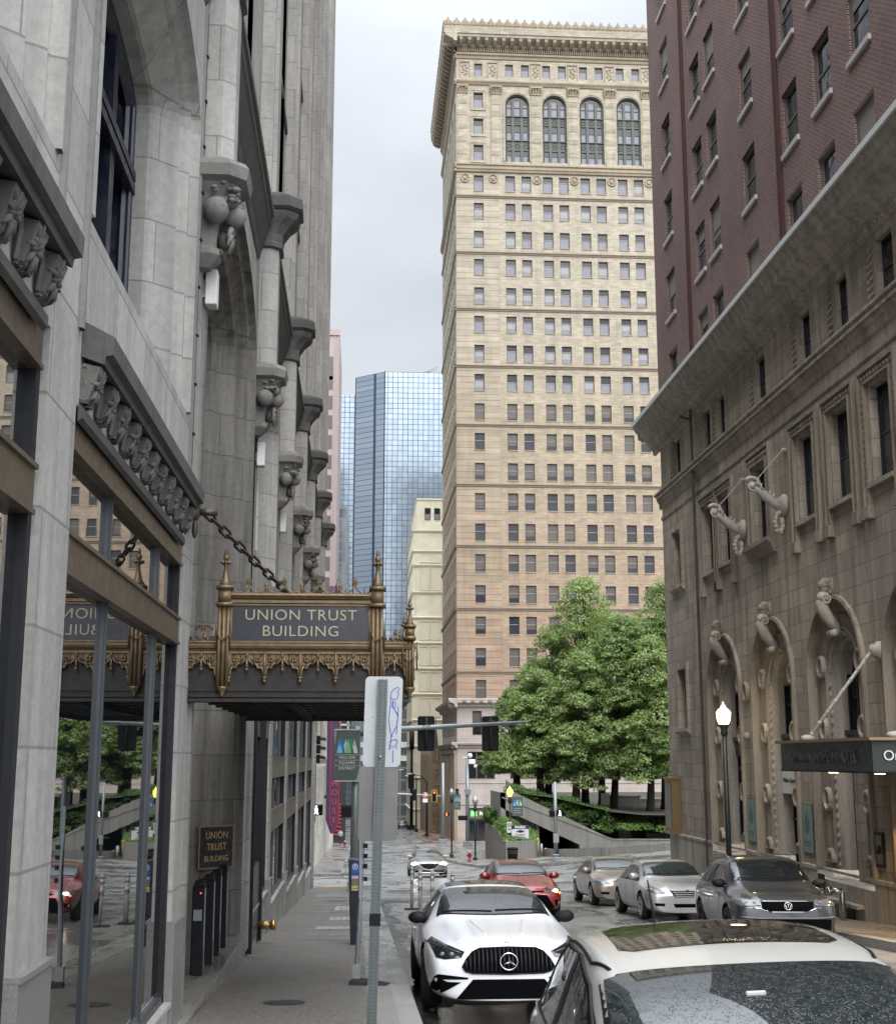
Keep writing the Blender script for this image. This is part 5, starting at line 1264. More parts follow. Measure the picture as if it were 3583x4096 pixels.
# chain and wall anchor
def chainlinks(p0, p1, sag, n, L_, mat, par):
    p0, p1 = Vector(p0), Vector(p1)
    def P_(t): p = p0.lerp(p1, t); return p + Vector((0, 0, -sag * 4 * t * (1 - t)))
    for k in range(n):
        a, b = P_(k / n), P_((k + 1) / n); c = (a + b) / 2; d = (b - a).normalized(); s = Vector((0, 1, 0)) if k % 2 else d.cross(Vector((0, 1, 0))).normalized()
        s = (s - d * s.dot(d)).normalized(); h = L_ * .5; w = .032; pts = []
        for j in range(4): an = -pi / 2 + pi * j / 3; pts.append(c + d * (h - w + w * cos(an)) + s * w * sin(an))
        for j in range(4): an = pi / 2 + pi * j / 3; pts.append(c - d * (h - w - w * cos(an)) * 1.0 + s * w * sin(an))
        mb = MB(); mb.mat(0, False); mb.path(pts, .015, 4, closed=True); mb.build('chain_link', mat, par)
ch = empty('canopy_chain', (-1.6, 12.5, 4.1), 'dark bronze chain slanting from the stone pier to the top of the canopy', 'chain')
M['chain'] = plain('brown_iron_chain', (.055, .045, .038), .45, .5)
chainlinks((-1.52, 12.55, 4.17), (-.42, 14.6, 3.30), .03, 17, .185, M['chain'], ch)
mb = MB(); mb.mat(0, True); mb.sphere((-1.60, 12.42, 4.15), .07, 8, 6, (.7, .7, 1.5)); mb.sphere((-1.60, 12.42, 3.98), .05, 8, 6, (.6, .6, 2)); mb.sphere((-1.58, 12.42, 4.26), .05, 8, 6)
mb.box(-1.62, -1.40, 12.5, 12.56, 4.13, 4.19); mb.build('wall_anchor', M['chain'], ch)
# ================================================================ DISTANT BUILDINGS
def gridglass():
    m, nt, b, o = nodes_of('blue_curtain_wall')
    wv = wallvec(nt)
    br = N(nt, 'ShaderNodeTexBrick', {'Scale': 1.0, 'Mortar Size': .07, 'Mortar Smooth': .0, 'Brick Width': 1.34, 'Row Height': 1.42}, offset=0); nt.links.new(wv, br.inputs['Vector'])
    br.inputs['Color1'].default_value = (.205, .25, .30, 1); br.inputs['Color2'].default_value = (.25, .295, .345, 1); br.inputs['Mortar'].default_value = (.03, .05, .08, 1)
    nt.links.new(br.outputs['Color'], b.inputs['Base Color']); b.inputs['Metallic'].default_value = .6
    r = N(nt, 'ShaderNodeMapRange', {'To Min': .14, 'To Max': .6}); nt.links.new(br.outputs['Fac'], r.inputs[0]); nt.links.new(r.outputs[0], b.inputs['Roughness'])
    bump(nt, b, noise(nt, pos(nt), .25, 1), .05, .5); return m
M['curtain'] = gridglass()
M['curtaindk'] = M['curtain'].copy(); M['curtaindk'].name = 'dark_curtain_wall'
for n_ in M['curtaindk'].node_tree.nodes:
    if n_.type == 'TEX_BRICK': n_.inputs['Color1'].default_value = (.10, .12, .14, 1); n_.inputs['Color2'].default_value = (.15, .17, .19, 1); n_.inputs['Mortar'].default_value = (.22, .22, .21, 1); n_.inputs['Brick Width'].default_value = 2.6; n_.inputs['Row Height'].default_value = 2.6; n_.inputs['Mortar Size'].default_value = .22
def blockb(name, poly, z0, z1, mat, lab, parts=None):
    e_ = empty(name, (poly[0][0], poly[0][1], z0), lab, 'building')
    mb = MB(); mb.prism(poly, lambda u, v, d: (u, v, d), z0, z1); mb.build('facade', mat, e_)
    return e_
gt = blockb('glass_tower', [(-2.1, 336), (5.55, 330), (32, 330), (32, 362), (-2.1, 362)], -14, 102.3, M['curtain'], 'tall blue mirrored glass tower with a faceted front, behind the cream buildings')
mb = MB(); mb.prism([(-10, 340), (-2.1, 340), (-2.1, 362), (-10, 362)], lambda u, v, d: (u, v, d), -14, 98.6); mb.build('lower_wing', M['curtain'], gt)
mb = MB(); mb.box(5.4, 5.7, 329.9, 330.1, -14, 102.4); mb.box(-2.2, -1.9, 335.9, 336.2, -14, 102.2); mb.build('corner_mullion', M['bronzedk'], gt)
mb = MB(); mb.path([(12, 332, 102.3), (17, 332, 103.4)], .06, 4); mb.path([(14.5, 333, 102.3), (19.5, 333, 105)], .12, 4); mb.path([(15, 333, 102.3), (19.5, 333, 104.2)], .08, 4); mb.path([(17, 333, 102.4), (17.2, 333, 103.8)], .08, 4); mb.build('roof_rig', M['metalgrey'], gt)
# pink tower
pk = blockb('pink_stone_tower', [(-30, 260), (-5.05, 260), (-5.05, 290), (-30, 290)], -12, 89.5, plain('pink_granite_cladding', (.29, .24, .23), .6, 0, .06, .5), 'narrow pink granite tower with dark window strips, just right of the grey stone building')
mb = MB()
for k in range(22): z = 84 - k * 4.2; mb.box(-12, -6.35, 259.93, 260.0, z - 2.9 if k else z - 5, z)
mb.build('window_strip', M['glassmid'], pk)
mb = MB(); mb.box(-6.1, -5.9, 259.8, 260, -10, 89); mb.box(-5.35, -5.2, 259.8, 260, -10, 89); mb.box(-30, -5, 259.7, 260, 88.6, 89.9); mb.build('pier_rib', plain('pink_granite_rib', (.29, .225, .215), .6), pk)
# dark mirrored block, lower middle
dk = blockb('dark_glass_block', [(-6.8, 300), (-3.2, 300), (-3.2, 325), (-6.8, 325)], -12, 60, M['curtaindk'], 'grey mirrored block squeezed between the pink tower and the blue glass tower')
lw = blockb('dark_office_block', [(-2.0, 290), (14, 290), (14, 310), (-2, 310)], -13, 28, M['curtaindk'], 'low dark gridded office block at the end of the street')
mb = MB(); mb.box(-2.2, 14.2, 289.7, 290, 1.5, 2.6); mb.box(-2.2, 14.2, 289.6, 290, 4.4, 5.6); mb.build('pale_band', M['white'], lw)
# cream building
M['cream'] = stone('cream_painted_stone', (.66, .62, .47), 1.6, .6, .03, .88, .15, (.4, .36, .27), msize=.01)
M['creamd'] = plain('cream_moulding', (.56, .52, .40), .8)
cb = blockb('cream_building', [(9.4, 235), (40, 235), (40, 262), (9.4, 262)], -13, 43.2, M['cream'], 'slim cream building with blind paired panels, left of the tall tower')
mb = MB(); mb.box(10.1, 40, 235.2, 262, 43.2, 49.1); mb.box(10.0, 40, 235.05, 262, 48.9, 49.2); mb.build('upper_storey', M['cream'], cb)
TCB = TY(235, -1); TCBs = TX(9.4, -1)
mb = MB()
for z in (43.0, 39.2, 36.6, 31.6, 27.0, 22.4, 17.8, 13.2, 8.6, 4.0, -1.5, -7):
    for T, a, b in ((TCB, 9.4, 40), (TCBs, 235, 262)): mb.sweep([(0, z - .25), (.12, z - .2), (.3, z + .1), (.3, z + .2), (0, z + .3)], T, a - .3, b)
for k in range(9): mb.box(9.85 + k * 4.6, 9.95 + k * 4.6, 234.9, 235, 27, 38)
mb.build('string_course', M['creamd'], cb)
mb = MB()
for i in range(6):
    for z in [31.9 + .3] + [27.0 - 4.6 * k - 4.0 + .2 for k in range(8)]:
        h = 5.0 if z > 30 else 3.2
        for a in (10.7 + i * 4.9, 12.7 + i * 4.9):
            mb.mark()
            # blind panel: raised frame round a recessed field
            for q in ((a - .15, a, z, z + h), (a + 1.6, a + 1.75, z, z + h), (a, a + 1.6, z + h, z + h + .15), (a, a + 1.6, z - .12, z)): mb.tbox(TCB, *q, 0, .14)
            mb.tbox(TCB, a + .2, a + 1.4, z + .2, z + h - .2, 0, .04)
mb.build_each('blind_panel', M['creamd'], cb)
for k in range(3):
    w = sash(TY(235.2, -1), 11.5 + k * 1.75, 12.6 + k * 1.75, 45.2, 47.4, .02 - .07, .08, .5, [M['iron'], M['glassdk'], M['glasspale'], M['glassdk']], 'window', cb)
# rough brown gothic building next to the tower
gb = blockb('brown_stone_building', [(11.2, 203), (40, 203), (40, 232), (11.2, 232)], -12, 3.6, stone('rough_brown_stone', (.26, .20, .14), .8, .35, .3, .5, .6, (.07, .055, .04), msize=.03), 'rough brown stone building with buttresses just beyond the tall tower')
mb = MB()
for k in range(9): y = 203.2 + k * 3.3; mb.mark(); mb.box(10.7, 11.2, y, y + .9, -12, 2.6); mb.prism([(y, 2.6), (y + .9, 2.6), (y + .45, 4.6)], TX(10.95, -1), -.2, .25)
mb.build_each('buttress', plain('brown_stone_trim', (.20, .155, .11), .9, 0, .3, 2), gb)
mb = MB(); mb.lathe([(.4, 3.6), (.35, 5.0), (.1, 6.8), (.02, 8.6)], (11.4, 206, 0), 6); mb.lathe([(.4, 3.6), (.35, 5.0), (.1, 7), (.02, 8.8)], (12.4, 214, 0), 6); mb.build('pinnacle', M['iron'], gb)
# pale classical building across the cross street, left, and its tower body
wp = empty('pale_classical_building', (-8, 100, -6), 'pale classical stone building across the cross street, left of the lane', 'building')
mb = MB(); ops = [(76 + 4.5 * k, 78.2 + 4.5 * k, -3.6, 0.5, .5) for k in range(16)] + [(76 + 4.5 * k, 78.2 + 4.5 * k, 2.5, 5, .4) for k in range(16)] + [(76 + 4.5 * k, 78.2 + 4.5 * k, 7, 9.5, .4) for k in range(16)]
Mp = stone('pale_classical_stone', (.55, .52, .46), 1.2, .5, .08, .7, .5, (.28, .26, .22), msize=.015)
wall(mb, TX(-3.4, 1), 73, 148, -9, 12, ops); wall(mb, TY(73, -1), -30, -3.4, -9, 12, [(-28 + 3.4 * k, -26 + 3.4 * k, z, z + 2.6, .4) for k in range(7) for z in (-2, 3, 8)]); mb.box(-30, -3.4, 73, 148, 11.9, 12)
mb.build('wall', Mp, wp)
mb = MB(); mb.box(-29.6, -3.9, 73.6, 147.6, -8, 11.7); mb.build('glazing', M['glassdk'], wp)
mb = MB()
for k in range(17): y = 74.2 + 4.5 * k; mb.mark(); mb.tbox(TX(-3.4, 1), y - .5, y + .5, -8.5, 11, 0, .28); mb.mat(0, True); mb.lathe([(.4, -7.4), (.3, -6.9), (.27, 1.2), (.42, 1.5)], (-3.0, y, 0), 10); mb.mat(0, False)
mb.build_each('pilaster', Mp, wp); mb = MB()
for z in (1.6, 6.2, 11.2): mb.sweep([(0, z - .3), (.3, z - .2), (.55, z + .2), (.55, z + .35), (0, z + .5)], TX(-3.4, 1), 72.5, 148.3); mb.sweep([(0, z - .3), (.3, z - .2), (.55, z + .2), (.55, z + .35), (0, z + .5)], TY(73, -1), -30, -2.9)
mb.build('cornice', Mp, wp)
t5 = empty('slab_office_tower', (-25, 95, 12), 'tall dark office tower set back above the pale classical building', 'building')
mb = MB(); mb.box(-46, -11, 84, 140, 11.9, 118); mb.build('facade', M['curtaindk'], t5)
# far left row beyond the second cross street
fr_ = blockb('grey_terrace', [(-30, 168), (-3.6, 168), (-3.6, 255), (-30, 255)], -12, 22, stone('grey_terrace_stone', (.34, .33, .32), 1.4, .6, .1, .6, .4, (.15, .15, .15)), 'grey building closing the left side of the street beyond the theatre front')
mb = MB()
for k in range(12):
    for z in (-5, -.5, 4, 8.5, 13): mb.box(-3.65, -3.58, 171 + k * 6.8, 174.5 + k * 6.8, z, z + 2.6)
mb.build('window_row', M['glassmid'], fr_)
# theatre front: lattice of red tubes under a purple blade sign
th = empty('theatre_front', (-2.9, 158, -9), 'dark shopfront with rows of glowing red bars at the end of the left pavement', 'building')
mb = MB(); mb.mat(0); mb.box(-9, -1.55, 163.4, 164.4, -9.5, 14); mb.mat(1); mb.box(-9, -1.5, 163.3, 163.4, 2.2, 4.6); mb.mat(0)
mb.build('front_wall', [plain('near_black_cladding', (.02, .02, .022), .5), M['walk_s']], th)
mb = MB()
for k in range(9): mb.box(-3.6, -2.1, 163.28, 163.34, -7.2 + k * .45, -7.13 + k * .45)
mb.build('light_bar', emis('red_tube_light', (.9, .04, .05), .5), th)
mb = MB()
for k in range(9): mb.box(-7, -1.2, 163.2, 163.5, 5 + k * .9, 5.25 + k * .9)
for k in range(6): mb.box(-6.5 + k, -6.3 + k, 163.2, 163.5, 5, 13.5)
mb.build('pale_screen', M['walk_s'], th)
# blade sign
bs = empty('blade_sign', (-2.02, 108, 0), 'tall purple blade sign edged in red with a pointed foot', 'sign')
Tb = lambda u, v, d: (u - .27, 108 - d, v); mb = MB()
poly = [(-2.35, 16), (-2.35, -3.0), (-1.95, -4.05), (-1.62, -4.05), (-1.28, -3.2), (-1.28, 16)]
mb.prism(poly, Tb, -.15, .15); mb.build('sign_panel', plain('purple_sign_metal', (.05, .03, .085), .5), bs)
mb = MB(); mb.path([Tb(u, v, .18) for u, v in ((-2.02, 16), (-2.02, -3.1), (-1.68, -3.9), (-1.34, -3.1), (-1.34, 16))], .03, 5); mb.build('neon_tube', emis('red_neon', (.6, .05, .06), .22), bs)
for k, chx in enumerate('ESUOH T'):
    if chx != ' ': text(chx, .62, basis(Tb(-1.68, -3.0 + k * .72, .17), (1, 0, 0), (0, 0, 1)), emis('red_sign_letters', (.6, .06, .05), .3) if k == 0 else bpy.data.materials['red_sign_letters'], bs, 'letter', .02)
for k, (chx, z) in enumerate((('T', 3.5), ('E', 2.8))):
    if chx == 'T': text(chx, .62, basis(Tb(-1.68, z, .17), (1, 0, 0), (0, 0, 1)), bpy.data.materials['red_sign_letters'], bs, 'letter', .02)
mb = MB(); mb.box(-3.4, -2.3, 107.9, 108.1, -1.3, -1.05); mb.build('bracket_arm', M['metaldk'], bs)
# grey vertical banner on the pale building
vb = empty('building_banner', (-2.95, 80, 0), 'grey vertical banner lettered WILLIAM PENN PLACE on the pale classical building', 'banner')
mb = MB(); mb.box(-3.35, -2.55, 79.97, 80.03, -1.9, 4.6); mb.build('banner_cloth', plain('slate_banner', (.085, .105, .105), .8), vb)
text('WILLIAM PENN PLACE', .40, basis((-2.9, 79.95, 1.2), (0, 0, 1), (-1, 0, 0)), M['white'], vb, 'lettering', .004, sx=.86, weight=.01)
text('525', .62, basis((-2.95, 79.95, -1.4), (1, 0, 0), (0, 0, 1)), M['white'], vb, 'lettering', .004, sx=.8, weight=.02)
# ================================================================ PARK CORNER: concrete ramp parapet, planters, hedge, trees
def leafcloud(clumps, n, size, rnd, flat=.75, droop=.0):
    """clumps: (x,y,z,rx,ry,rz). leaf-sized quads scattered through every clump, denser near its skin"""
    vs = []; fs = []
    vol = [c[3] * c[4] + c[3] * c[5] + c[4] * c[5] for c in clumps]; tot = sum(vol)
    for c, v in zip(clumps, vol):
        for _ in range(int(n * v / tot)):
            th = rnd.uniform(0, 2 * pi); cz = rnd.uniform(-.75, 1); s = sqrt(1 - cz * cz); r = rnd.uniform(.55, 1.08) ** .6
            dx, dy, dz = s * cos(th), s * sin(th), cz
            p = Vector((c[0] + c[3] * r * dx, c[1] + c[4] * r * dy, c[2] + c[5] * r * dz))
            nrm = Vector((dx * .8 + rnd.gauss(0, .35), dy * .8 + rnd.gauss(0, .35), abs(dz) * .7 + flat * rnd.uniform(.2, 1))).normalized()
            t = nrm.cross(Vector((rnd.gauss(0, 1), rnd.gauss(0, 1), rnd.gauss(0, .4)))).normalized(); t.z -= droop; t.normalize(); b = nrm.cross(t).normalized()
            L_ = size * rnd.uniform(.7, 1.4); W = L_ * .42; k = len(vs)
            vs += [p - t * L_, p + b * W, p + t * L_, p - b * W]; fs.append((k, k + 1, k + 2, k + 3))
    return vs, fs
def leafobj(name, clumps, n, size, mat, seed, parent=None, **kw):
    rnd = random.Random(seed); mb = MB(); vs, fs = leafcloud(clumps, n, size, rnd, **kw); mb.add(vs, fs); return mb.build(name, mat, parent, recalc=False)
def tree(x, y, z0, zt, rx, h0, seed, lab, mat='leaf', lean=0, n=15000, skew=0):
    rnd = random.Random(seed); r = empty('linden_tree', (x, y, z0), lab, 'tree', 'leafy trees on the park terrace')
    H = zt - z0; mb = MB(); mb.mat(0, True)
    top = Vector((x + lean, y, z0 + H * .78)); mid = Vector((x + lean * .4 + rnd.uniform(-.2, .2), y, z0 + H * .38))
    mb.path([(x - lean * .12, y, z0 - .5), (x, y, z0 + .3), (x + lean * .15, y, z0 + H * .17), mid, top], [.42, .30, .24, .17, .05], 9)
    cl = []
    for k in range(84):
        f = rnd.random() ** .9; z = h0 + (zt - h0) * f
        prof = (1 - f) ** .5 * (1 if f > .12 else .7 + f * 2.5); a = rnd.uniform(0, 2 * pi); rr = rx * prof * rnd.uniform(.45, 1.0)
        s = rx * .30 * rnd.uniform(.65, 1.25) * (1 - .3 * f)
        px, py = x + lean * f + skew * (1 - f) + rr * cos(a), y + rr * sin(a)
        cl.append((px, py, z - .12 * rr + .25, s * 1.2, s * 1.2, s * .75))
        if k % 2 == 0:
            st = mid.lerp(top, max(0, f - .25)) if f > .2 else mid; mb.path([st - Vector((0, 0, .4)), Vector((px, py, z - .3 - .12 * rr)).lerp(st, .45) + Vector((0, 0, .15)), (px, py, z - .2 - .12 * rr)], [.085, .05, .015], 5, False)
        for j in range(3):  # drooping sprays that break the outline
            b = a + rnd.uniform(-.7, .7); q = s * rnd.uniform(.9, 1.5); cl.append((px + q * cos(b), py + q * sin(b), z - .12 * rr - rnd.uniform(.05, .35) * s, s * .45, s * .45, s * .2))
    mb.build('trunk', M['bark'], r)
    leafobj('crown', cl, int(n * 2.6), .10, M[mat], seed + 1, r, droop=.35)
tree(13.2, 96, -.5, 7.9, 3.1, .9, 21, 'leftmost tree of the park group, its low branches reaching out over the ramp parapet', 'leaf', -.1, 15000, -.4)
tree(14.5, 101, -.7, 11.6, 3.4, 1.2, 22, 'second tree from the left in the park group, standing behind the leftmost one', 'leaf2', .6, 15000)
tree(15.4, 93.5, -1.0, 9.0, 2.8, .0, 23, 'tree with the low hanging pale branch in the middle of the park group', 'leaf', .5, 13000)
tree(17.0, 99, -1.3, 15.0, 4.0, 1.0, 24, 'tallest tree of the park group, rising to a rounded peak', 'leaf', .1, 20000)
tree(18.4, 95, -1.7, 11.9, 3.4, .8, 25, 'tree with the leaning dark trunk right of the middle of the park group', 'leaf2', .9, 16000)
tree(20.5, 92.5, -1.7, 10.2, 3.2, .7, 26, 'front right tree of the park group, standing by the concrete planter', 'leaf', .6, 16000)
tree(22.6, 97, -1.6, 14.6, 4.0, 1.0, 27, 'rightmost tree of the park group, partly behind the hotel corner', 'leaf2', .3, 18000)
tree(19.0, 103, -1.6, 13.2, 3.8, 1.2, 28, 'back tree of the park group filling the gap left of the rightmost crown', 'leaf', .2, 15000)
tree(11.9, 99.5, -.4, 6.6, 2.6, .9, 29, 'low back tree at the left end of the park group, mostly behind the leftmost one', 'leaf2', -.2, 9000)
# terrace and its planted slope
mb = MB(); xs_ = [9.6, 11, 13, 15, 17, 19, 22, 60]; zt_ = [-.45, -.35, -.6, -1.1, -1.55, -1.75, -1.8, -1.8]
mb.add([(max(x, 9.6 * y / 88 + .3 * (y > 90)) + .001 * i_, y, z - (0 if y > 89 else .1)) for y in (88.3, 92, 148) for i_, (x, z) in enumerate(zip(xs_, zt_))], [(j * 8 + i, j * 8 + i + 1, j * 8 + 9 + i, j * 8 + 8 + i) for j in range(2) for i in range(7)])
struct(mb.build('terrace', plain('dark_soil', (.035, .03, .022), .95)))
T88 = TY(88, -1)
pw = empty('ramp_parapet', (9.5, 88, -4.5), 'long sloping concrete parapet over the dark garage entrance', 'wall')
mb = MB(); mb.prism([(9.44, -.32), (10.3, -.32), (16.86, -3.42), (34, -3.52), (34, -5.2), (14.67, -5.2), (14.65, -3.75), (9.5, -1.36), (9.44, -1.3)], T88, -.35, .0)
mb.prism([(9.5, -.62), (16.86, -3.37), (34, -3.47), (34, -3.55), (16.84, -3.45), (9.5, -.70)], T88, .0, .04); mb.build('parapet_panel', M['conc'], pw)
mb = MB(); mb.box(9.44, 9.75, 88.0, 95, -5.5, -.36); mb.box(9.46, 11.88, 89.4, 89.6, -5.5, -1.2); mb.box(11.83, 12.03, 88.4, 88.7, -5.5, -2.4); mb.box(9.5, 34, 99.5, 99.6, -6, -1.9); mb.box(14.66, 15.1, 88.1, 96, -5.5, -3.7); mb.build('retaining_wall', M['conc'], pw)
mb = MB(); mb.mat(0); mb.box(12.05, 16.5, 95, 95.2, -6, -2); mb.box(12.0, 12.1, 89, 95, -6, -2.2); mb.box(12, 16, 88.4, 95, -2.35, -2.25); mb.mat(1); mb.box(13.0, 14.6, 91, 91.1, -2.95, -2.7); mb.build('garage_recess', [M['void'], M['metaldk']], pw)
mb = MB(); mb.box(12.75, 12.82, 90.9, 91, -2.75, -2.65); mb.build('exit_light', M['red'], pw)
mb = MB(); mb.box(13.3, 14.5, 90.7, 90.75, -3.4, -3.3); mb.build('barrier_arm', M['white'], pw)
# planter walls with sloping grass
pl = empty('planter_wall', (9.3, 84, -4.5), 'low concrete planter wall with a sloping top at the corner, grass mound behind it', 'planter')
mb = MB()
mb.add([(9.3, 84, -6), (8.85, 93, -6), (8.85, 93, -2.5), (8.9, 91.6, -2.35), (9.3, 84, -3.28), (9.55, 84.2, -3.28), (9.15, 91.6, -2.35), (9.1, 93, -2.5), (9.1, 93, -6), (9.55, 84.2, -6)], [(0, 1, 2, 3, 4), (4, 3, 6, 5), (3, 2, 7, 6), (5, 6, 7, 8, 9)])
mb.add([(9.3, 84, -6), (11.3, 84.7, -6), (11.3, 84.7, -3.28), (9.3, 84, -3.28), (9.4, 84.3, -3.28), (11.3, 85.0, -3.28), (11.3, 85, -6)], [(0, 1, 2, 3), (3, 2, 5, 4), (1, 6, 5, 2)])
mb.add([(11.3, 84.7, -6), (12.0, 87.9, -6), (12, 87.9, -3.4), (11.3, 84.7, -3.28)], [(0, 1, 2, 3)])
mb.build('wall_panel', M['conc'], pl)
mb = MB(); mb.add([(9.35, 84.2, -3.35), (11.3, 85, -3.35), (11.8, 88, -2.9), (9.6, 88, -1.9), (9.0, 93, -2.4)], [(0, 1, 2, 3), (0, 3, 4)]); mb.build('soil', plain('mound_soil', (.04, .06, .02), .95), pl)
def slope_cl(pts, rnd, n, r, rz): return [tuple(list(Vector(pts[0]).lerp(Vector(pts[1]), (u := rnd.random())).lerp(Vector(pts[3]).lerp(Vector(pts[2]), u), rnd.random())) + [r, r, rz]) for _ in range(n)]
rnd = random.Random(5)
g1 = leafobj('ground_cover', slope_cl([(9.45, 84.4, -3.3), (11.2, 85, -3.3), (11.6, 87.8, -2.9), (9.7, 87.8, -1.95)], rnd, 60, .35, .14) + slope_cl([(9.35, 84.4, -3.3), (9.5, 85, -3.2), (9.6, 88, -1.9), (9.1, 91.5, -2.3)], rnd, 30, .3, .14), 9000, .055, M['grassl'], 31); g1['kind'] = 'stuff'
leafobj('shrub', [(8.95 + rnd.uniform(-.3, .35), 90.5 + rnd.uniform(-.5, .5), -1.9 + rnd.uniform(-.4, .45), .28, .28, .22) for _ in range(26)], 3500, .07, M['hedge'], 33)
tag(bpy.data.objects['shrub'], 'rounded dark green shrub left of the ramp parapet, above the grass mound', 'shrub')
# long clipped hedge on the parapet
cl = []; rnd = random.Random(9)
for k in range(90):
    t = rnd.random(); x = 10.5 + 6.2 * t; z = .02 - .9 * t ** .8 - .55 * t + .12 * sin(t * 14)
    cl.append((x + rnd.uniform(-.3, .3), 89.2 + rnd.uniform(-.2, 1.3), z - rnd.uniform(.1, .6), .55, .6, .34))
for k in range(40): cl.append((14.2 + rnd.uniform(0, 2.6), 88.9 + rnd.uniform(-.2, 1), -1.85 + rnd.uniform(-.6, .25), .5, .5, .32))
for k in range(50):
    t = rnd.random(); cl.append((9.9 + 7 * t, 88.6, -.55 - 2.5 * t + rnd.uniform(0, .5) * (1 - .3 * t), .35, .25, .22))
tag(leafobj('hedge', cl, 26000, .07, M['hedge'], 35), 'long thick green hedge spilling along the top of the sloping parapet', 'hedge')
g2 = leafobj('ground_cover', slope_cl([(15.2, 88.5, -2.6), (30, 88.5, -3.2), (30, 91, -2.6), (16.5, 91, -2.0)], rnd, 110, .5, .28), 11000, .075, M['grassl'], 37); g2['kind'] = 'stuff'
g3 = leafobj('ground_cover', slope_cl([(12.0, 85.6, -4.2), (14.9, 79.2, -3.6), (24, 78, -2.9), (24, 87.8, -4.0)], rnd, 40, .5, .1) + slope_cl([(12.4, 86.2, -4.2), (15, 80, -3.7), (26, 79, -3.0), (26, 87.8, -4.1)], rnd, 150, .6, .15), 16000, .06, M['grassl'], 39); g3['kind'] = 'stuff'
g4 = leafobj('ground_cover', slope_cl([(14.5, 87.0, -4.2), (24, 86, -3.9), (26, 87.9, -3.9), (14.8, 87.9, -4.2)], rnd, 60, .5, .25), 6000, .07, M['hedge'], 41); g4['kind'] = 'stuff'
lwb = MB()
P_ = [(12.0, 86.6), (12.2, 84.6), (13.2, 81.4), (14.6, 78.9), (17, 77.4), (26, 76.6)]
for (a, b), (c, d) in zip(P_, P_[1:]):
    t = Vector((c - a, d - b)).normalized(); n_ = Vector((-t.y, t.x)) * .25
    lwb.add([(a, b, G(a, b)), (c, d, G(c, d)), (c, d, G(c, d) + .62), (a, b, G(a, b) + .62), (a + n_.x, b + n_.y, G(a, b) + .62), (c + n_.x, d + n_.y, G(c, d) + .62), (a + n_.x, b + n_.y, G(a, b)), (c + n_.x, d + n_.y, G(c, d))], [(0, 1, 2, 3), (3, 2, 5, 4), (4, 5, 7, 6)])
tag(lwb.build('kerb_wall', M['conc'], None), 'low curved concrete edging wall holding ivy in front of the garage entrance', 'wall')
def planter(name, x0, x1, y0, y1, z0, z1, lab, panels=0):
    e_ = empty(name, (x0, y0, z0), lab, 'planter', 'concrete planters on the park terrace'); mb = MB(); mb.bbox(x0, x1, y0, y1, z0, z1, .04); mb.box(x0 - .05, x1 + .05, y0 - .05, y1 + .05, z1 - .1, z1 + .02); mb.build('concrete_body', M['conc'], e_)
    if panels:
        mb = MB()
        for k in range(panels): w = (x1 - x0 - .3) / panels; mb.box(x0 + .15 + k * w, x0 + .15 + k * w + w - .08, y0 - .03, y0, z0 + .35, z1 - .3)
        mb.build('recessed_panel', M['black'], e_)
planter('concrete_planter', 20.0, 21.6, 92, 97, -3.6, -1.85, 'tall concrete planter with three dark recessed panels beside the hotel corner', 3)
planter('concrete_planter', 18.1, 19.0, 92.2, 95, -3.6, -2.75, 'low concrete step planter at the foot of the panelled planter')
planter('concrete_planter', 19.9, 22, 103, 105, -2, -1.0, 'pale concrete planter far back on the terrace between two trunks')
planter('concrete_planter', 22.2, 26, 104, 106, -2, -1.25, 'long low pale planter far back on the terrace, rightmost')
mb = MB(); mb.box(18.6, 19.2, 101, 101.4, -1.6, -.75); mb.box(18.7, 19.1, 100.98, 101, -1.5, -.85); tag(mb.build('cabinet', M['whitecut'], None), 'pale framed cabinet on the terrace between the trunks', 'cabinet')
# pale van glimpsed beyond the terrace
# park sign
T85 = TY(85, -1); ps = empty('parking_sign', (10.3, 85, -3.3), 'white and navy PARK sign with stacked diamond logo on the grass mound', 'sign')
mb = MB(); mb.mat(0); mb.tbox(T85, 9.80, 10.90, -3.17, -2.36, -.06, 0); mb.mat(1); mb.tbox(T85, 9.80, 10.90, -2.57, -2.36, 0, .01); mb.mat(1); mb.tbox(T85, 9.78, 9.80, -3.2, -2.34, -.06, .01); mb.tbox(T85, 10.9, 10.92, -3.2, -2.34, -.06, .01); mb.tbox(T85, 9.85, 9.93, -5, -3.17, -.06, -.02); mb.tbox(T85, 10.77, 10.85, -5, -3.17, -.06, -.02)
navy = plain('navy_sign_blue', (.01, .015, .07), .4); dred = plain('dark_red_print', (.28, .02, .03), .4); mb.build('sign_panel', [M['white'], navy], ps)
text('PARK', .19, basis(T85(10.35, -2.465, .012), (1, 0, 0), (0, 0, 1)), M['white'], ps, 'lettering', .003, sx=1.5, weight=.012)
for k, (z, m_) in enumerate(((-2.72, navy), (-2.86, dred), (-3.0, navy))):
    mb = MB()
    if k == 0: mb.prism([(10.05, z), (10.35, z + .1), (10.65, z), (10.35, z - .08)], T85, .005, .02)
    else: mb.prism([(10.05, z), (10.35, z - .08), (10.65, z), (10.65, z + .035 - .05), (10.35, z - .13), (10.05, z + .035 - .05)], T85, .005, .02)
    mb.build('logo_diamond', m_, ps)
# ================================================================ STREET FURNITURE
def ypole(x, y, h, r0, r1, n=12, base=None, z=None):
    mb = MB(); mb.mat(0, True); z0 = G(x, y) + .14 if z is None else z
    if base: mb.mat(0, False); mb.bbox(x - base, x + base, y - base, y + base, z0, z0 + base * 1.3, .02); mb.mat(0, True)
    mb.path([(x, y, z0), (x, y, z0 + h)], [r0, r1], n); return mb, z0
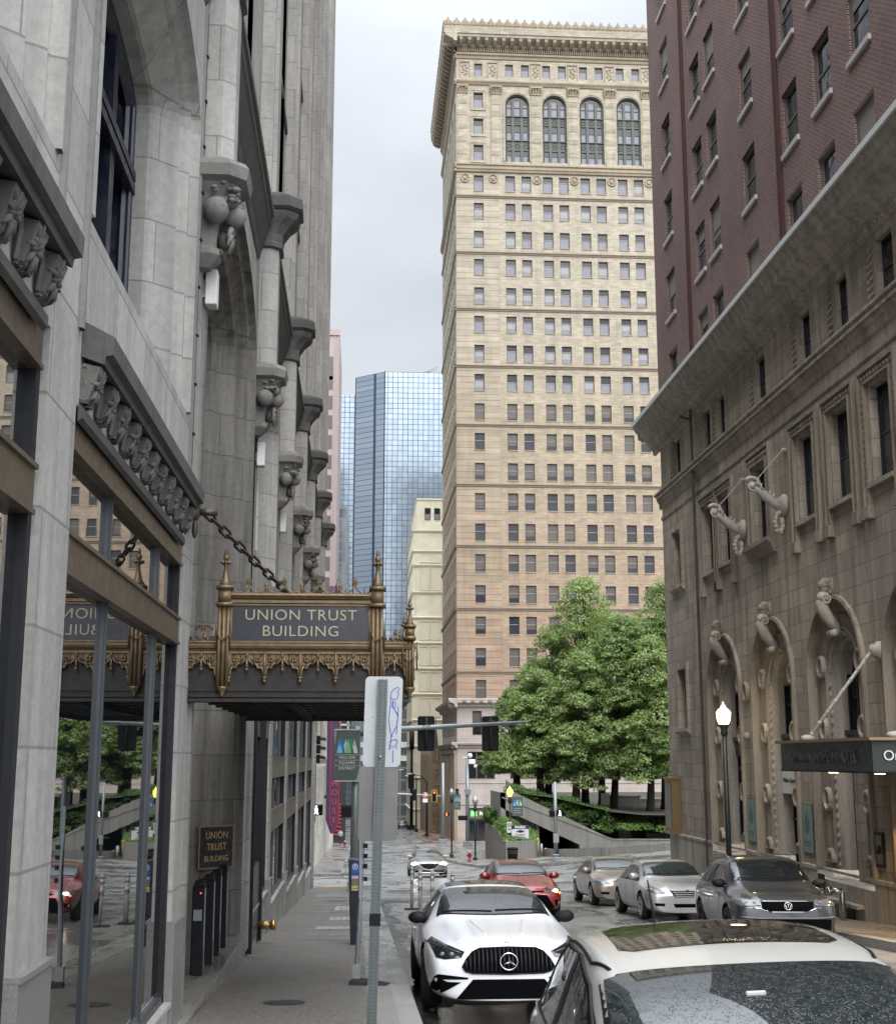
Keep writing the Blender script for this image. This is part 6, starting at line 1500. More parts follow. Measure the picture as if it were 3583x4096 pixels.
# near perforated post seen from behind with two signs
fp = empty('sign_post', (.115, 10, G(0, 10) + .15), 'perforated steel sign post with two blank sign backs, the upper scrawled with blue graffiti', 'sign post')
Lx = lambda z: .105 + .024 * (z + .45)
mb = MB(); zb_, zt_ = -.46, 2.40
def lean(a, b, c, d, y0, y1, mb, z0=zb_, z1=zt_):
    mb.add([(Lx(z0) + a, y0, z0), (Lx(z0) + b, y0, z0), (Lx(z0) + b, y1, z0), (Lx(z0) + a, y1, z0), (Lx(z1) + a, y0, z1), (Lx(z1) + b, y0, z1), (Lx(z1) + b, y1, z1), (Lx(z1) + a, y1, z1)], [(3, 2, 1, 0), (4, 5, 6, 7), (0, 1, 5, 4), (1, 2, 6, 5), (2, 3, 7, 6), (3, 0, 4, 7)])
mb.mat(0); lean(-.036, .038, 0, 0, 9.97, 10.02, mb); lean(-.0005, .0035, 0, 0, 9.966, 9.97, mb)
mb.mat(1)
for k in range(112):
    z = zb_ + .02 + k * .0254
    for dx in (-.018, .021): 
        x = Lx(z) + dx; mb.add([(x + .0042 * cos(a * pi / 4), 9.9685, z + .0042 * sin(a * pi / 4)) for a in range(8)], [tuple(range(8))])
mb.build('perforated_post', [plain('dull_grey_green_post', (.095, .11, .112), .5, .3, .25, 20), M['black']], fp)
mb = MB(); lean(-.040, .042, 0, 0, 9.962, 10.025, mb, .60, .685); mb.build('black_tape', M['black'], fp)
def signback(z0, z1, w, y, mat, name, dx):
    c = Lx((z0 + z1) / 2) + dx; r = .035; pts = []
    for (cx_, cz_, a0) in ((c + w / 2 - r, z0 + r, -90), (c + w / 2 - r, z1 - r, 0), (c - w / 2 + r, z1 - r, 90), (c - w / 2 + r, z0 + r, 180)):
        for j in range(5): a = radians(a0 + j * 22.5); pts.append((cx_ + r * cos(a) + .024 * (cz_ - (z0 + z1) / 2), cz_ + r * sin(a)))
    mb = MB(); mb.prism(pts, TY(y, -1), -.003, .003); return mb.build(name, mat, fp), c
sb, c1 = signback(1.745, 2.425, .285, 10.025, M['whitecut'], 'upper_sign_back', .012)
sb2, c2 = signback(1.20, 1.76, .29, 10.03, plain('dull_aluminium_back', (.125, .125, .12), .38, .7, .2, 5), 'lower_sign_back', -.002)
graf = plain('blue_marker', (.02, .10, .42), .5); mb = MB(); cx_ = c1 + .085
G1 = [[(.02, 2.31), (.035, 2.335), (.02, 2.345), (-.01, 2.33), (-.03, 2.30), (-.03, 2.265), (-.005, 2.25), (.02, 2.26), (.03, 2.29), (.02, 2.31)],
      [(-.03, 2.28), (-.032, 2.2), (-.04, 2.1), (-.03, 2.03), (-.018, 1.99), (-.02, 1.93), (-.03, 1.87)], [(-.015, 2.24), (-.02, 2.2), (.0, 2.18), (.02, 2.15), (.03, 2.12), (-.01, 2.2), (-.012, 2.24), (.005, 2.23), (.01, 2.19)],
      [(.03, 2.2), (.028, 2.1), (.02, 2.05), (-.005, 2.0), (-.018, 1.96)], [(.022, 2.09), (.024, 2.03), (.02, 1.99)], [(-.035, 1.93), (-.01, 1.945), (.025, 1.95), (.03, 1.93), (.02, 1.91), (.028, 1.88)], [(-.035, 1.9), (-.02, 1.92), (-.025, 1.88), (-.005, 1.91), (-.01, 1.88), (.01, 1.9)], [(0, 1.87), (-.002, 1.82), (0, 1.78)]]
for st_ in G1: mb.path([(cx_ + u + .024 * (v - 2.08), 10.019, v) for u, v in st_], .0028, 5)
mb.build('graffiti', graf, sb)
mb = MB(); mb.mat(0, True); mb.lathe([(.012, 0), (.012, .01), (.0, .012)], (Lx(1.82), 9.962, 1.82), 8, Matrix.Rotation(pi / 2, 4, 'X')); mb.build('bolt', M['metalgrey'], fp)
# second post on a rubber foot
sp = empty('barrier_post', (.0, 16.4, G(0, 16.4) + .15), 'grey post on a black rubber foot behind the near sign post', 'post')
z0 = G(0, 16.4) + .15; mb = MB(); mb.path([(.0, 16.4, z0 + .04), (.065, 16.4, 1.0), (.07, 16.4, 1.6)], .028, 8); mb.box(-.045, .045, 16.36, 16.44, z0 + .04, z0 + .22); mb.build('post_tube', M['metalgrey'], sp)
mb = MB(); mb.add([(-.10, 16.15, z0), (.36, 15.95, z0), (.42, 16.25, z0), (-.02, 16.6, z0), (-.08, 16.2, z0 + .06), (.34, 16.02, z0 + .035), (.38, 16.22, z0 + .035), (-.02, 16.5, z0 + .06)], [(4, 5, 6, 7), (0, 1, 5, 4), (1, 2, 6, 5), (2, 3, 7, 6), (3, 0, 4, 7)]); mb.build('rubber_foot', M['rubber'], sp)
mb = MB(); 
for k, z in enumerate((.35, .5, .62, .74)): mb.box(.075, .12, 16.35, 16.4, z, z + .05)
mb.build('striped_tag', M['black'], sp)
mb = MB(); mb.box(.02, .05, 16.3, 16.34, .15, 1.25); mb.build('pale_channel', M['metalgrey'], sp)
# parking meter kiosk
pm = empty('parking_meter', (-.03, 22.5, G(0, 22.5) + .15), 'tall black parking pay station with a blue P panel on the pavement', 'parking meter')
z0 = G(0, 22.5) + .15; mb = MB(); mb.add([(-.105, 22.35, z0), (.04, 22.35, z0), (.07, 22.65, z0), (-.08, 22.65, z0), (-.155, 22.33, .17), (.05, 22.33, .145), (.06, 22.65, .16), (-.15, 22.65, .18)], [(4, 5, 6, 7), (0, 1, 5, 4), (1, 2, 6, 5), (2, 3, 7, 6), (3, 0, 4, 7)]); mb.build('meter_body', plain('navy_black_metal', (.006, .007, .014), .35), pm)
Tm = TY(22.32, -1); pb = plain('meter_blue', (.015, .07, .30), .35)
mb = MB(); mb.prism([(-.10, -.20), (.02, -.20), (.02, .07)] + [(-.04 + .06 * cos(radians(a)), .07 + .05 * sin(radians(a))) for a in (30, 60, 90, 120, 150)] + [(-.10, .07)], Tm, -.02, .0); p1_ = mb.build('blue_panel', pb, pm)
mb = MB(); mb.path([(-.04 + .042 * cos(a * pi / 9), 22.315, .055 + .042 * sin(a * pi / 9)) for a in range(18)], .005, 5, closed=True); mb.build('ring', M['white'], p1_)
text('P', .065, basis((-.04, 22.314, .055), (1, 0, 0), (0, 0, 1)), M['white'], p1_, 'lettering', .002, weight=.002)
for k, (z, h_, c_) in enumerate(((-.06, .03, (.02, .04, .12)), (-.115, .045, (.35, .35, .38)), (-.165, .04, (.30, .05, .12)), (-.215, .05, (.03, .22, .06)), (-.27, .045, (.55, .28, .10)), (-.315, .03, (.30, .34, .26)))):
    mb = MB(); mb.tbox(Tm, -.095, .015, z - h_ / 2, z + h_ / 2, .0, .004); mb.build('sticker', plain('sticker_colour', c_, .4), p1_)
# mast-arm signal pole with the district banner
ma = empty('signal_mast', (-.1, 46.5, G(0, 46) + .15), 'grey signal mast with a long arm over the street and two black signal backs', 'traffic signal')
mb, z0 = ypole(-.1, 46.5, 5.6, .17, .15, 14, .26); mb.path([(-.1, 46.5, 2.70), (1.5, 46.3, 2.86), (5.85, 46.0, 3.09)], [.115, .10, .055], 12); mb.sphere((-.1, 46.5, 2.72), .2, 10, 8); mb.build('mast_pole', M['metalgrey'], ma)
def head(par, x, y, zc, w=.28, h=.95, plate=(.60, 1.2), lit=None, d=.16, front=-1, yellow=False):
    T = TY(y, front); e_ = empty('signal_head', (x, y, zc)); e_.parent = par; e_.matrix_parent_inverse = Matrix.Translation(par.location).inverted() if par else Matrix()
    mb = MB(); mb.mat(0)
    if plate: 
        pw_, ph = plate; r = .05; pts = [(x + sx * (pw_ / 2 - (r if q else 0)), zc + sz * (ph / 2 - (0 if q else r))) for sx, sz, qs in ((1, -1, (1, 0)), (1, 1, (0, 1)), (-1, 1, (1, 0)), (-1, -1, (0, 1))) for q in qs]
        mb.prism(pts, T, -.01, .01)
    if yellow: mb.mat(1); [mb.tbox(T, *q, .01, .03) for q in ((x - plate[0] / 2, x - plate[0] / 2 + .07, zc - plate[1] / 2, zc + plate[1] / 2), (x + plate[0] / 2 - .07, x + plate[0] / 2, zc - plate[1] / 2, zc + plate[1] / 2), (x - plate[0] / 2, x + plate[0] / 2, zc + plate[1] / 2 - .07, zc + plate[1] / 2), (x - plate[0] / 2, x + plate[0] / 2, zc - plate[1] / 2, zc - plate[1] / 2 + .07))]
    mb.mat(0)
    for k in range(3): zz = zc + (k - 1) * h / 3; mb.bbox(x - w / 2, x + w / 2, *(sorted((y, y - front * -d)) if False else sorted((y + front * -.0, y + front * d))), zz - h / 6 + .01, zz + h / 6 - .01, .02)
    mb.build('housing', [M['black'], M['yellow']], e_)
    for k in range(3):
        zz = zc + (1 - k) * h / 3; mb = MB(); mb.mat(0, True)
        ring = [(x + .1 * cos(a * pi / 8), y + front * (d + .16 * (1 if 1 < a < 7 else .5)), zz + .1 * sin(a * pi / 8)) for a in range(0, 9)]
        ring0 = [(x + .1 * cos(a * pi / 8), y + front * d, zz + .1 * sin(a * pi / 8)) for a in range(0, 9)]
        mb.add(ring0 + ring, [(a, a + 1, 10 + a, 9 + a) for a in range(8)]); mb.build('visor', M['black'], e_)
        mb = MB(); mb.mat(0, True); mb.lathe([(.09, 0), (.07, .02), (0, .03)], (x, y + front * (d + .002), zz), 12, Matrix.Rotation(pi / 2 * (1 if front < 0 else -1), 4, 'X')); mb.build('lens', M[lit[1]] if lit and lit[0] == k else M['glassdk'], e_)
    return e_
for x in (2.35, 4.62):
    e_ = head(ma, x, 46.45, 2.70, plate=(.60, 1.22), front=1)
    mb = MB(); mb.mat(0, True); za = 2.86 + (x - 1.5) * .053; mb.path([(x - .13, 46.22, za), (x - .1, 46.1, za + .1), (x + .1, 46.1, za + .1), (x + .13, 46.22, za)], .022, 6); mb.box(x - .04, x + .04, 46.2, 46.45, 2.2, 3.25)
    for s in (-1, 1): mb.box(x + s * .17 - .07, x + s * .17 + .07, 46.42, 46.43, 3.08, 3.10)
    mb.build('clamp', M['metaldk'], e_)
# banner hung from the mast
bn = empty('district_banner', (-.5, 46.2, 2), 'slate green MELLON SQUARE DISTRICT banner hanging from the mast', 'banner')
Tn = TY(46.1, -1); mb = MB(); mb.mat(0); mb.add([Tn(-.86, 2.80, 0), Tn(.03, 2.83, 0), Tn(.03, 1.10, .02), Tn(-.83, 1.06, -.02)], [(0, 1, 2, 3)]); mb.mat(1); mb.add([Tn(-.86, 2.8, .003), Tn(-.78, 2.8, .003), Tn(-.85, 2.25, .003)], [(0, 1, 2)]); mb.add([Tn(.03, 1.55, .025), Tn(.03, 1.10, .025), Tn(-.09, 1.09, .025)], [(0, 1, 2)])
mb.build('banner_cloth', [plain('slate_green_cloth', (.075, .098, .088), .8), plain('pale_green_flash', (.25, .29, .27), .8)], bn)
def trap(T, cx, w, col, pts, par, name='logo_shape', d=.012):
    mb = MB(); mb.add([T(u, v, d) for u, v in pts], [tuple(range(len(pts)))]); mb.build(name, col, par, recalc=False)
def logo(T, ox, oz, s, par, cols):
    q = lambda u, v: (ox + u * s, oz + v * s)
    for k, (pts, c_) in enumerate((
        ([(0, 0), (.30, 0), (.22, .52), (.10, .52)], 0), ([(.10, .52), (.14, 1), (.42, 1), (.30, .52), (.30, .0), (.22, .52)], 1), ([(.10, .52), (.14, 1), (.22, .52)], 2),
        ([(.33, .52), (.44, .52), (.56, 0), (.40, 0)], 3), ([(.42, .52), (.66, .52), (.72, 0), (.42, 0)], 4), ([(.48, .52), (.53, 1), (.56, .52)], 4), ([(.53, 1), (.84, 1), (.74, .52), (.68, .3), (.62, .52)], 5), ([(.42, .52), (.46, 1.0), (.50, .52)], 3),
        ([(.75, .52), (.84, 1), (.94, .52)], 6), ([(.75, .52), (.94, .52), (1.02, 0), (.82, 0)], 7))): trap(T, 0, 0, cols[c_], [q(*p) for p in pts], par, d=.014 + .002 * k)
cols = [plain('logo_tint', c_, .7) for c_ in ((.16, .42, .70), (.02, .12, .36), (.03, .26, .55), (.42, .46, .40), (.16, .38, .20), (.04, .20, .10), (.33, .37, .34), (.52, .54, .52))]
logo(Tn, -.79, 2.03, .72 * 1.0, bn, cols) if False else None
def logo2(T, x0, x1, z0, z1, par):
    w, h = x1 - x0, z1 - z0; q = lambda u, v: (x0 + u * w, z0 + v * h); m_ = .52
    for k, (pts, c_) in enumerate((([(0, 0), (.30, 0), (.22, m_), (.08, m_)], 0), ([(.08, m_), (.13, 1), (.24, m_)], 2), ([(.13, 1), (.42, 1), (.36, m_), (.30, 0), (.22, m_)], 1), ([(.34, m_), (.44, 1), (.52, m_), (.40, 0)], 3), ([(.40, 0), (.70, 0), (.64, m_), (.46, m_)], 4), ([(.46, m_), (.54, 1), (.64, m_)], 4), ([(.54, 1), (.84, 1), (.76, m_), (.70, .1), (.64, m_)], 5), ([(.76, m_), (.85, 1), (.94, m_)], 6), ([(.76, m_), (.94, m_), (1.0, 0), (.82, 0)], 7))):
        trap(T, 0, 0, cols[c_], [q(*p) for p in pts], par, d=.014 + .002 * k)
logo2(Tn, -.78, -.05, 2.02, 2.50, bn)
mb = MB()
for z in (1.965, 1.78, 1.59): mb.tbox(Tn, -.84, .02, z - .008, z + .008, .01, .02)
mb.tbox(Tn, -.88, .0, 2.80, 2.85, -.02, .03); mb.tbox(Tn, -.84, .03, 1.05, 1.09, -.02, .03); mb.build('banner_rule', M['whitecut'], bn)
for t, z in (('MELLON', 1.873), ('SQUARE', 1.688), ('DISTRICT', 1.50)): text(t, .135, basis((-.415, 46.07, z), (1, 0, 0), (0, 0, 1)), M['white'], bn, 'lettering', .004, sx=.98, spacing=1.15 if t != 'DISTRICT' else 1.05)
# pedestrian head on the mast, seen from behind
def pedhead(name, x, y, zc, front, lit, lab=None, par=None, w=.42):
    e_ = empty(name, (x, y, zc), lab, 'pedestrian signal') if lab else empty(name, (x, y, zc))
    if par: e_.parent = par; e_.matrix_parent_inverse = Matrix.Translation(par.location).inverted()
    y0, y1 = sorted((y, y + front * .2)); mb = MB(); mb.bbox(x - w / 2, x + w / 2, y0, y1, zc - .2, zc + .2, .03); mb.build('housing', M['black'], e_)
    T = TY(y + front * .2, front)
    mb = MB(); mb.tbox(T, x - w / 2, x + w / 2, zc + .2, zc + .215, 0, .12); mb.tbox(T, x - w / 2, x - w / 2 + .012, zc - .1, zc + .2, 0, .1); mb.tbox(T, x + w / 2 - .012, x + w / 2, zc - .1, zc + .2, 0, .1); mb.build('visor', M['black'], e_)
    if lit:
        mb = MB(); mb.mat(0, True); f = lambda u, v: T(x - .04 + u, zc + v, .01)
        mb.sphere(f(.0, .13), .035, 8, 6); mb.path([f(0, .09), f(.0, -.02)], [.035, .03], 6); mb.path([f(0, -.02), f(.05, -.08), f(.06, -.16)], .022, 6); mb.path([f(0, -.02), f(-.03, -.09), f(-.07, -.15)], .022, 6); mb.path([f(0, .08), f(.06, .0)], .016, 6); mb.path([f(0, .08), f(-.05, .0)], .016, 6); mb.build('walking_symbol', M[lit], e_)
    return e_
pedhead('pedestrian_head', -.36, 46.5, .02, 1, None, None, ma, .46)
# corner signals at the left kerb beyond the building
sl = empty('corner_signal', (-1.95, 52.0, G(0, 52)), 'yellow edged black signal seen sideways at the far corner of the grey stone building', 'traffic signal')
mb, z0 = ypole(-2.1, 52.2, 6.2, .09, .08, 10); mb.path([(-2.1, 52.2, 2.5), (-1.6, 52, 2.5)], .03, 6); mb.path([(-2.1, 52.2, 1.9), (-1.6, 52, 1.9)], .03, 6); mb.path([(-2.1, 52.2, -.15), (-1.6, 52, -.15)], .03, 6); mb.build('signal_post', M['metaldk'], sl)
mb = MB(); mb.mat(0, False)
for k in range(3):
    z = 2.55 - k * .36; mb.bbox(-1.66, -1.52, 51.85, 52.15, z - .17, z + .17, .02)
    mb.mat(0, True); ring = [(-1.52, 52 + .13 * cos(a * pi / 8), z + .13 * sin(a * pi / 8)) for a in range(9)]; mb.add(ring + [(-1.30, p[1], p[2] - .03) for p in ring], [(a, a + 1, 10 + a, 9 + a) for a in range(8)]); mb.mat(0, False)
mb.mat(1); mb.box(-1.72, -1.69, 51.7, 52.3, 1.6, 2.85); mb.build('signal_head', [M['black'], M['yellow']], sl)
pd = pedhead('pedestrian_signal', -1.58, 51.9, -.12, -1, 'walkw', 'lit white walking figure signal at the far corner of the grey stone building')
# flexible delineator posts
def delin(x, y, lab):
    t = local_empty('delineator_post', (x, y, G(x, y)), 0, lab, 'post', 'flexible lane posts in the street')
    mb = MB(); mb.bbox(-.2, .2, -.1, .1, 0, .045, .015); mb.build('rubber_base', M['rubber'], t)
    mb = MB(); mb.mat(0, True); mb.path([(0, 0, .04), (0, 0, 1.15)], [.046, .042], 10); mb.mat(1, True)
    for z in (.72, .92): mb.path([(0, 0, z), (0, 0, z + .1)], .049, 10)
    mb.mat(2, True); mb.path([(0, 0, .68), (0, 0, .70)], .05, 10); mb.path([(0, 0, 1.04), (0, 0, 1.06)], .05, 10); mb.build('flexible_post', [plain('translucent_grey_plastic', (.28, .285, .28), .35), M['whitecut'], M['metaldk']], t); return t
d0 = delin(1.47, 36.4, 'leftmost and farthest grey lane post, left of the oncoming grey sedan')
ds = [dup(d0, (1.47, 31.6, G(1.47, 31.6)), .2, 'second grey lane post from the left, nearer the camera'), dup(d0, (1.72, 31.0, G(1.72, 31)), -.1, 'third grey lane post from the left, just beside the white coupe'), dup(d0, (2.12, 30.0, G(2, 30)), 0, 'rightmost grey lane post, half hidden by the white coupe roof')]
for t in [d0] + ds: clean(t)
# hotel side: lantern, standpipes, entrance canopy
hl = empty('street_lamp', (9.4, 33.5, G(9.4, 33.5) + .15), 'lit street lamp with a glowing glass globe in front of the hotel arches', 'street lamp')
mb, z0 = ypole(9.4, 33.5, 4.35, .075, .06, 10, .11); mb.lathe([(.06, 2.4), (.10, 2.45), (.08, 2.55), (.11, 2.62), (.16, 2.68), (.13, 2.70)], (9.4, 33.5, 0), 12); mb.build('lamp_post', M['metaldk'], hl)
mb = MB(); mb.mat(0, True); mb.lathe([(.12, 2.70), (.17, 2.80), (.19, 2.98), (.185, 3.02)], (9.4, 33.5, 0), 12); mb.build('globe', M['lampw'], hl)
mb = MB(); mb.mat(0, True); mb.lathe([(.19, 3.0), (.15, 3.07), (.08, 3.12), (.06, 3.18), (.03, 3.2), (.02, 3.26), (.0, 3.28)], (9.4, 33.5, 0), 12); mb.build('globe_cap', emis('warm_cap', (1, .8, .45), 1.2), hl)
pt = bpy.data.lights.new('lamp_light', 'POINT'); pt.energy = 7; pt.color = (1, .75, .4); pt.shadow_soft_size = .2; po = bpy.data.objects.new('lamp_light', pt); po.location = (9.4, 33.2, 2.9); COL.objects.link(po); po.parent = hl; po.matrix_parent_inverse = Matrix.Translation(hl.location).inverted()
for k, (x, y, lb) in enumerate(((10.15, 28.9, 'farther of the two steel standpipes by the hotel wall'), (10.15, 27.7, 'nearer steel standpipe by the hotel wall'))):
    z0 = G(x, y) + .1; mb = MB(); mb.mat(0, True); mb.path([(x, y, z0), (x, y, z0 + .60), (x - .02, y, z0 + .65), (x - .22, y, z0 + .65)], .065, 10); mb.path([(x - .22, y, z0 + .65), (x - .33, y, z0 + .65)], .085, 10)
    tag(mb.build('standpipe', plain('satin_steel', (.35, .34, .31), .25, .9), None), lb, 'pipe', 'standpipes by the hotel wall')
hc = empty('hotel_canopy', (9.6, 24, 1.9), 'dark flat entrance canopy with hotel lettering and tie rods, right edge of the picture', 'canopy')
mb = MB(); mb.mat(0); mb.box(8.6, 10.55, 21.68, 26.5, 1.60, 2.12); mb.mat(1); mb.box(8.52, 10.55, 21.58, 26.6, 2.12, 2.17); mb.mat(2); mb.box(8.58, 10.5, 21.66, 26.52, 1.57, 1.60); mb.build('fascia', [M['metaldk'], M['plategold'] if False else plain('tarnished_brass_edge', (.26, .19, .11), .45, .5), M['black']], hc)
mh = plain('dark_raised_letters', (.075, .078, .082), .5, .3)
text('OMNI WILLIAM PENN HOTEL', .33, basis((8.585, 24.1, 1.84), (0, -1, 0), (0, 0, 1)), mh, hc, 'lettering', .02, sx=.80)
text('Omni', .24, basis((9.05, 21.66, 1.86), (1, 0, 0), (0, 0, 1)), M['white'], hc, 'lettering', .01)
bpy.data.objects.remove(bpy.data.objects['lettering'], do_unlink=True) if False else None
mb = MB(); mb.mat(0, True)
mb.lathe([(.20, 0), (.20, .1), (.13, .14), (.13, .22), (.05, .26)], (10.6, 25.9, 3.98), 14, Matrix.Rotation(-pi / 2, 4, 'Y')); mb.path([(10.35, 25.9, 3.93), (9.0, 26.0, 2.2)], .035, 8)
for k in range(8): p = Vector((10.35, 25.9, 3.93)).lerp(Vector((9, 26, 2.2)), (k + .5) / 8); mb.sphere(p, .05, 6, 5)
mb.sphere((9.0, 26, 2.22), .12, 8, 6, (1.3, 1, .6)); mb.lathe([(.20, 0), (.20, .1), (.13, .14), (.13, .22), (.05, .26)], (10.6, 22.6, 3.98), 14, Matrix.Rotation(-pi / 2, 4, 'Y')); mb.path([(10.35, 22.6, 3.93), (9.3, 22.4, 2.2)], .035, 8); mb.sphere((9.3, 22.4, 2.22), .12, 8, 6, (1.3, 1, .6)); mb.build('tie_rod', M['whiteS'], hc)
for k, (x, y) in enumerate(((9.2, 25.2), (9.2, 22.9), (9.4, 22.0), (9.9, 24.3))):
    mb = MB(); mb.lathe([(.09, 1.545), (.09, 1.57)], (x, y, 0), 12); mb.build('downlight', M['lampw'], hc)
for y in (22.0, 24.0):
    sp_ = bpy.data.lights.new('canopy_light', 'SPOT'); sp_.energy = 120; sp_.color = (1, .62, .25); sp_.spot_size = radians(120); sp_.shadow_soft_size = .1; so = bpy.data.objects.new('canopy_light', sp_); so.location = (10.0, y, 1.52); COL.objects.link(so); so.parent = hc; so.matrix_parent_inverse = Matrix.Translation(hc.location).inverted()
# far side of the crossing
def lamp(x, y, h, lab, globe, flame=None):
    e_ = empty('street_lamp', (x, y, G(x, y) + .15), lab, 'street lamp'); mb, z0 = ypole(x, y, h, .06, .05, 8, .15); mb.build('lamp_post', M['metaldk'], e_); mb = MB(); mb.mat(0, True); z = z0 + h
    mb.lathe([(.10, z), (.2, z + .25), (.19, z + .42), (.1, z + .5), (.03, z + .62), (0, z + .68)], (x, y, 0), 10); mb.build('globe', globe, e_)
    mb = MB(); mb.mat(0, True); mb.lathe([(.12, z - .4), (.14, z - .2), (.08, z - .1), (.12, z)], (x, y, 0), 8); mb.build('neck', M['metaldk'], e_); return e_
lamp(9.72, 85.2, 3.95, 'street lamp with a yellow lantern beside the PARK sign', M['lampy'])
lamp(7.85, 89.5, 3.6, 'dark street lamp with an unlit globe behind the red hydrant', M['whitecut']); lamp(7.0, 100, 4.4, 'farther slim street lamp with a white globe and a small banner', M['whitecut'])
def smallbanner(x0, x1, z0, z1, y, lab):
    e_ = empty('district_banner', (x0, y, z0), lab, 'banner', 'small grey green district banners'); T = TY(y, -1); mb = MB(); mb.tbox(T, x0, x1, z0, z1, 0, .02); mb.build('banner_cloth', bpy.data.materials['slate_green_cloth'], e_)
    logo2(TY(y - .03, -1), x0 + .08, x1 - .06, z0 + (z1 - z0) * .52, z0 + (z1 - z0) * .85, e_)
    mb = MB(); 
    for k in range(3): mb.tbox(T, x0 + .12, x1 - .12, z0 + (z1 - z0) * (.15 + k * .11), z0 + (z1 - z0) * (.18 + k * .11), .02, .03)
    mb.build('small_print', M['whitecut'], e_)
smallbanner(9.82, 10.52, -1.75, -.55, 85, 'grey green banner on the yellow lit lamp post'); smallbanner(7.1, 7.65, -1.9, -.75, 99.8, 'small grey green banner on the far slim lamp post')
nf = empty('no_parking_sign', (9.7, 85.05, -2.6), 'small white no parking sign on the yellow lit lamp post', 'sign'); mb = MB(); mb.mat(0); mb.box(9.50, 9.80, 85.02, 85.04, -2.80, -2.12); mb.mat(1, True); mb.path([(9.65 + .1 * cos(a * pi / 6), 85.0, -2.3 + .1 * sin(a * pi / 6)) for a in range(12)], .014, 5, closed=True); mb.path([(9.58, 85, -2.23), (9.72, 85, -2.37)], .014, 5); mb.mat(1); mb.box(9.55, 9.75, 85.0, 85.02, -2.6, -2.55); mb.build('sign_plate', [M['white'], plain('sign_black_red', (.12, .03, .03), .5)], nf)
tc = empty('litter_bin', (9.55, 82.5, G(9.55, 82.5) + .15), 'dark round litter bin at the planter wall corner', 'bin'); z0 = G(9.55, 82.5) + .15; mb = MB(); mb.mat(0, True); mb.lathe([(.27, z0), (.30, z0 + .08), (.34, z0 + .75), (.36, z0 + .8), (.30, z0 + .84), (.28, z0 + .8)], (9.55, 82.5, 0), 16); mb.build('bin_body', M['black'], tc); mb = MB(); mb.mat(0, True); mb.lathe([(.345, z0 + .5), (.35, z0 + .53)], (9.55, 82.5, 0), 16, caps=False); mb.lathe([(.348, z0 + .62), (.353, z0 + .65)], (9.55, 82.5, 0), 16, caps=False); mb.build('bin_band', M['plategold'], tc)
def hydrant(x, y, lab, s=1):
    e_ = empty('fire_hydrant', (x, y, G(x, y) + .15), lab, 'hydrant', 'red fire hydrants'); z = G(x, y) + .15; mb = MB(); mb.mat(0, True); mb.lathe([(.14, z), (.14, z + .05), (.09, z + .06), (.09, z + .5), (.12, z + .52)], (x, y, 0), 10); mb.path([(x - .17, y, z + .38), (x + .17, y, z + .38)], .05, 8); mb.build('barrel', plain('hydrant_red', (.22, .01, .015), .4), e_); mb = MB(); mb.mat(0, True); mb.lathe([(.12, z + .52), (.11, z + .6), (.06, z + .68), (.0, z + .72)], (x, y, 0), 10); mb.build('bonnet', plain('hydrant_cap', (.50, .28, .24), .5), e_)
hydrant(7.35, 88.2, 'dark red fire hydrant with a pale bonnet at the park corner'); hydrant(-1.35, 139, 'small bright red hydrant far off on the left pavement, right of the pedestrian')
pp = empty('crossing_post', (13.1, 88 - 5, -3.6), 'tall grey post with a lit walk signal in front of the garage ramp', 'pedestrian signal')
z0 = G(12.45, 83.5) + .1; mb = MB(); mb.mat(0, True); mb.path([(12.4, 83.5, z0), (12.4, 83.5, .40)], [.13, .10], 10); mb.mat(0, False); mb.bbox(12.2, 12.6, 83.3, 83.7, z0, z0 + .22, .03); mb.box(12.22, 12.58, 83.33, 83.37, -3.35, -2.75); mb.build('post_tube', M['metalgrey'], pp)
pp.location = (12.4, 83.5, z0); 
for c_ in pp.children: c_.matrix_parent_inverse = Matrix.Translation(pp.location).inverted()
mb = MB(); mb.box(12.24, 12.56, 83.30, 83.335, -3.3, -2.78); mb.build('notice_plate', M['whitecut'], pp)
pedhead('pedestrian_head', 12.68, 83.4, -1.52, -1, 'walkw', None, pp, .46); pedhead('pedestrian_head', 12.2, 83.4, -1.55, 1, None, None, pp, .34)
mb = MB(); mb.path([(15.05, 58, -2.8), (15.0, 58, .9)], .045, 8); tag(mb.build('thin_post', M['metaldk'], None), 'thin dark green post by the hotel corner', 'post')
bpy.data.objects['thin_post'].data.transform(Matrix.Translation((.55, 0, -.2)))
# yellow bollards at the garage
for k, (x, y, h_, r_) in enumerate(((11.62, 86.3, 1.25, .09), (12.18, 86.6, .55, .07))):
    z = G(x, y) + .1; mb = MB(); mb.mat(0, True); mb.path([(x, y, z), (x, y, z + h_ - .03), (x, y, z + h_)], [r_, r_, r_ * .5], 10); tag(mb.build('bollard', M['yellow'], None), ('tall yellow bollard at the left jamb of the garage entrance', 'short yellow bollard in the garage entrance')[k], 'bollard', 'yellow bollards at the garage')
mb = MB(); z = G(11.85, 86) + .1; mb.mat(0, True); mb.path([(11.84, 86, z), (11.84, 86, z + .85)], .07, 8); tag(mb.build('bollard', M['whitecut'], None), 'pale grey bollard between the two yellow ones', 'bollard')
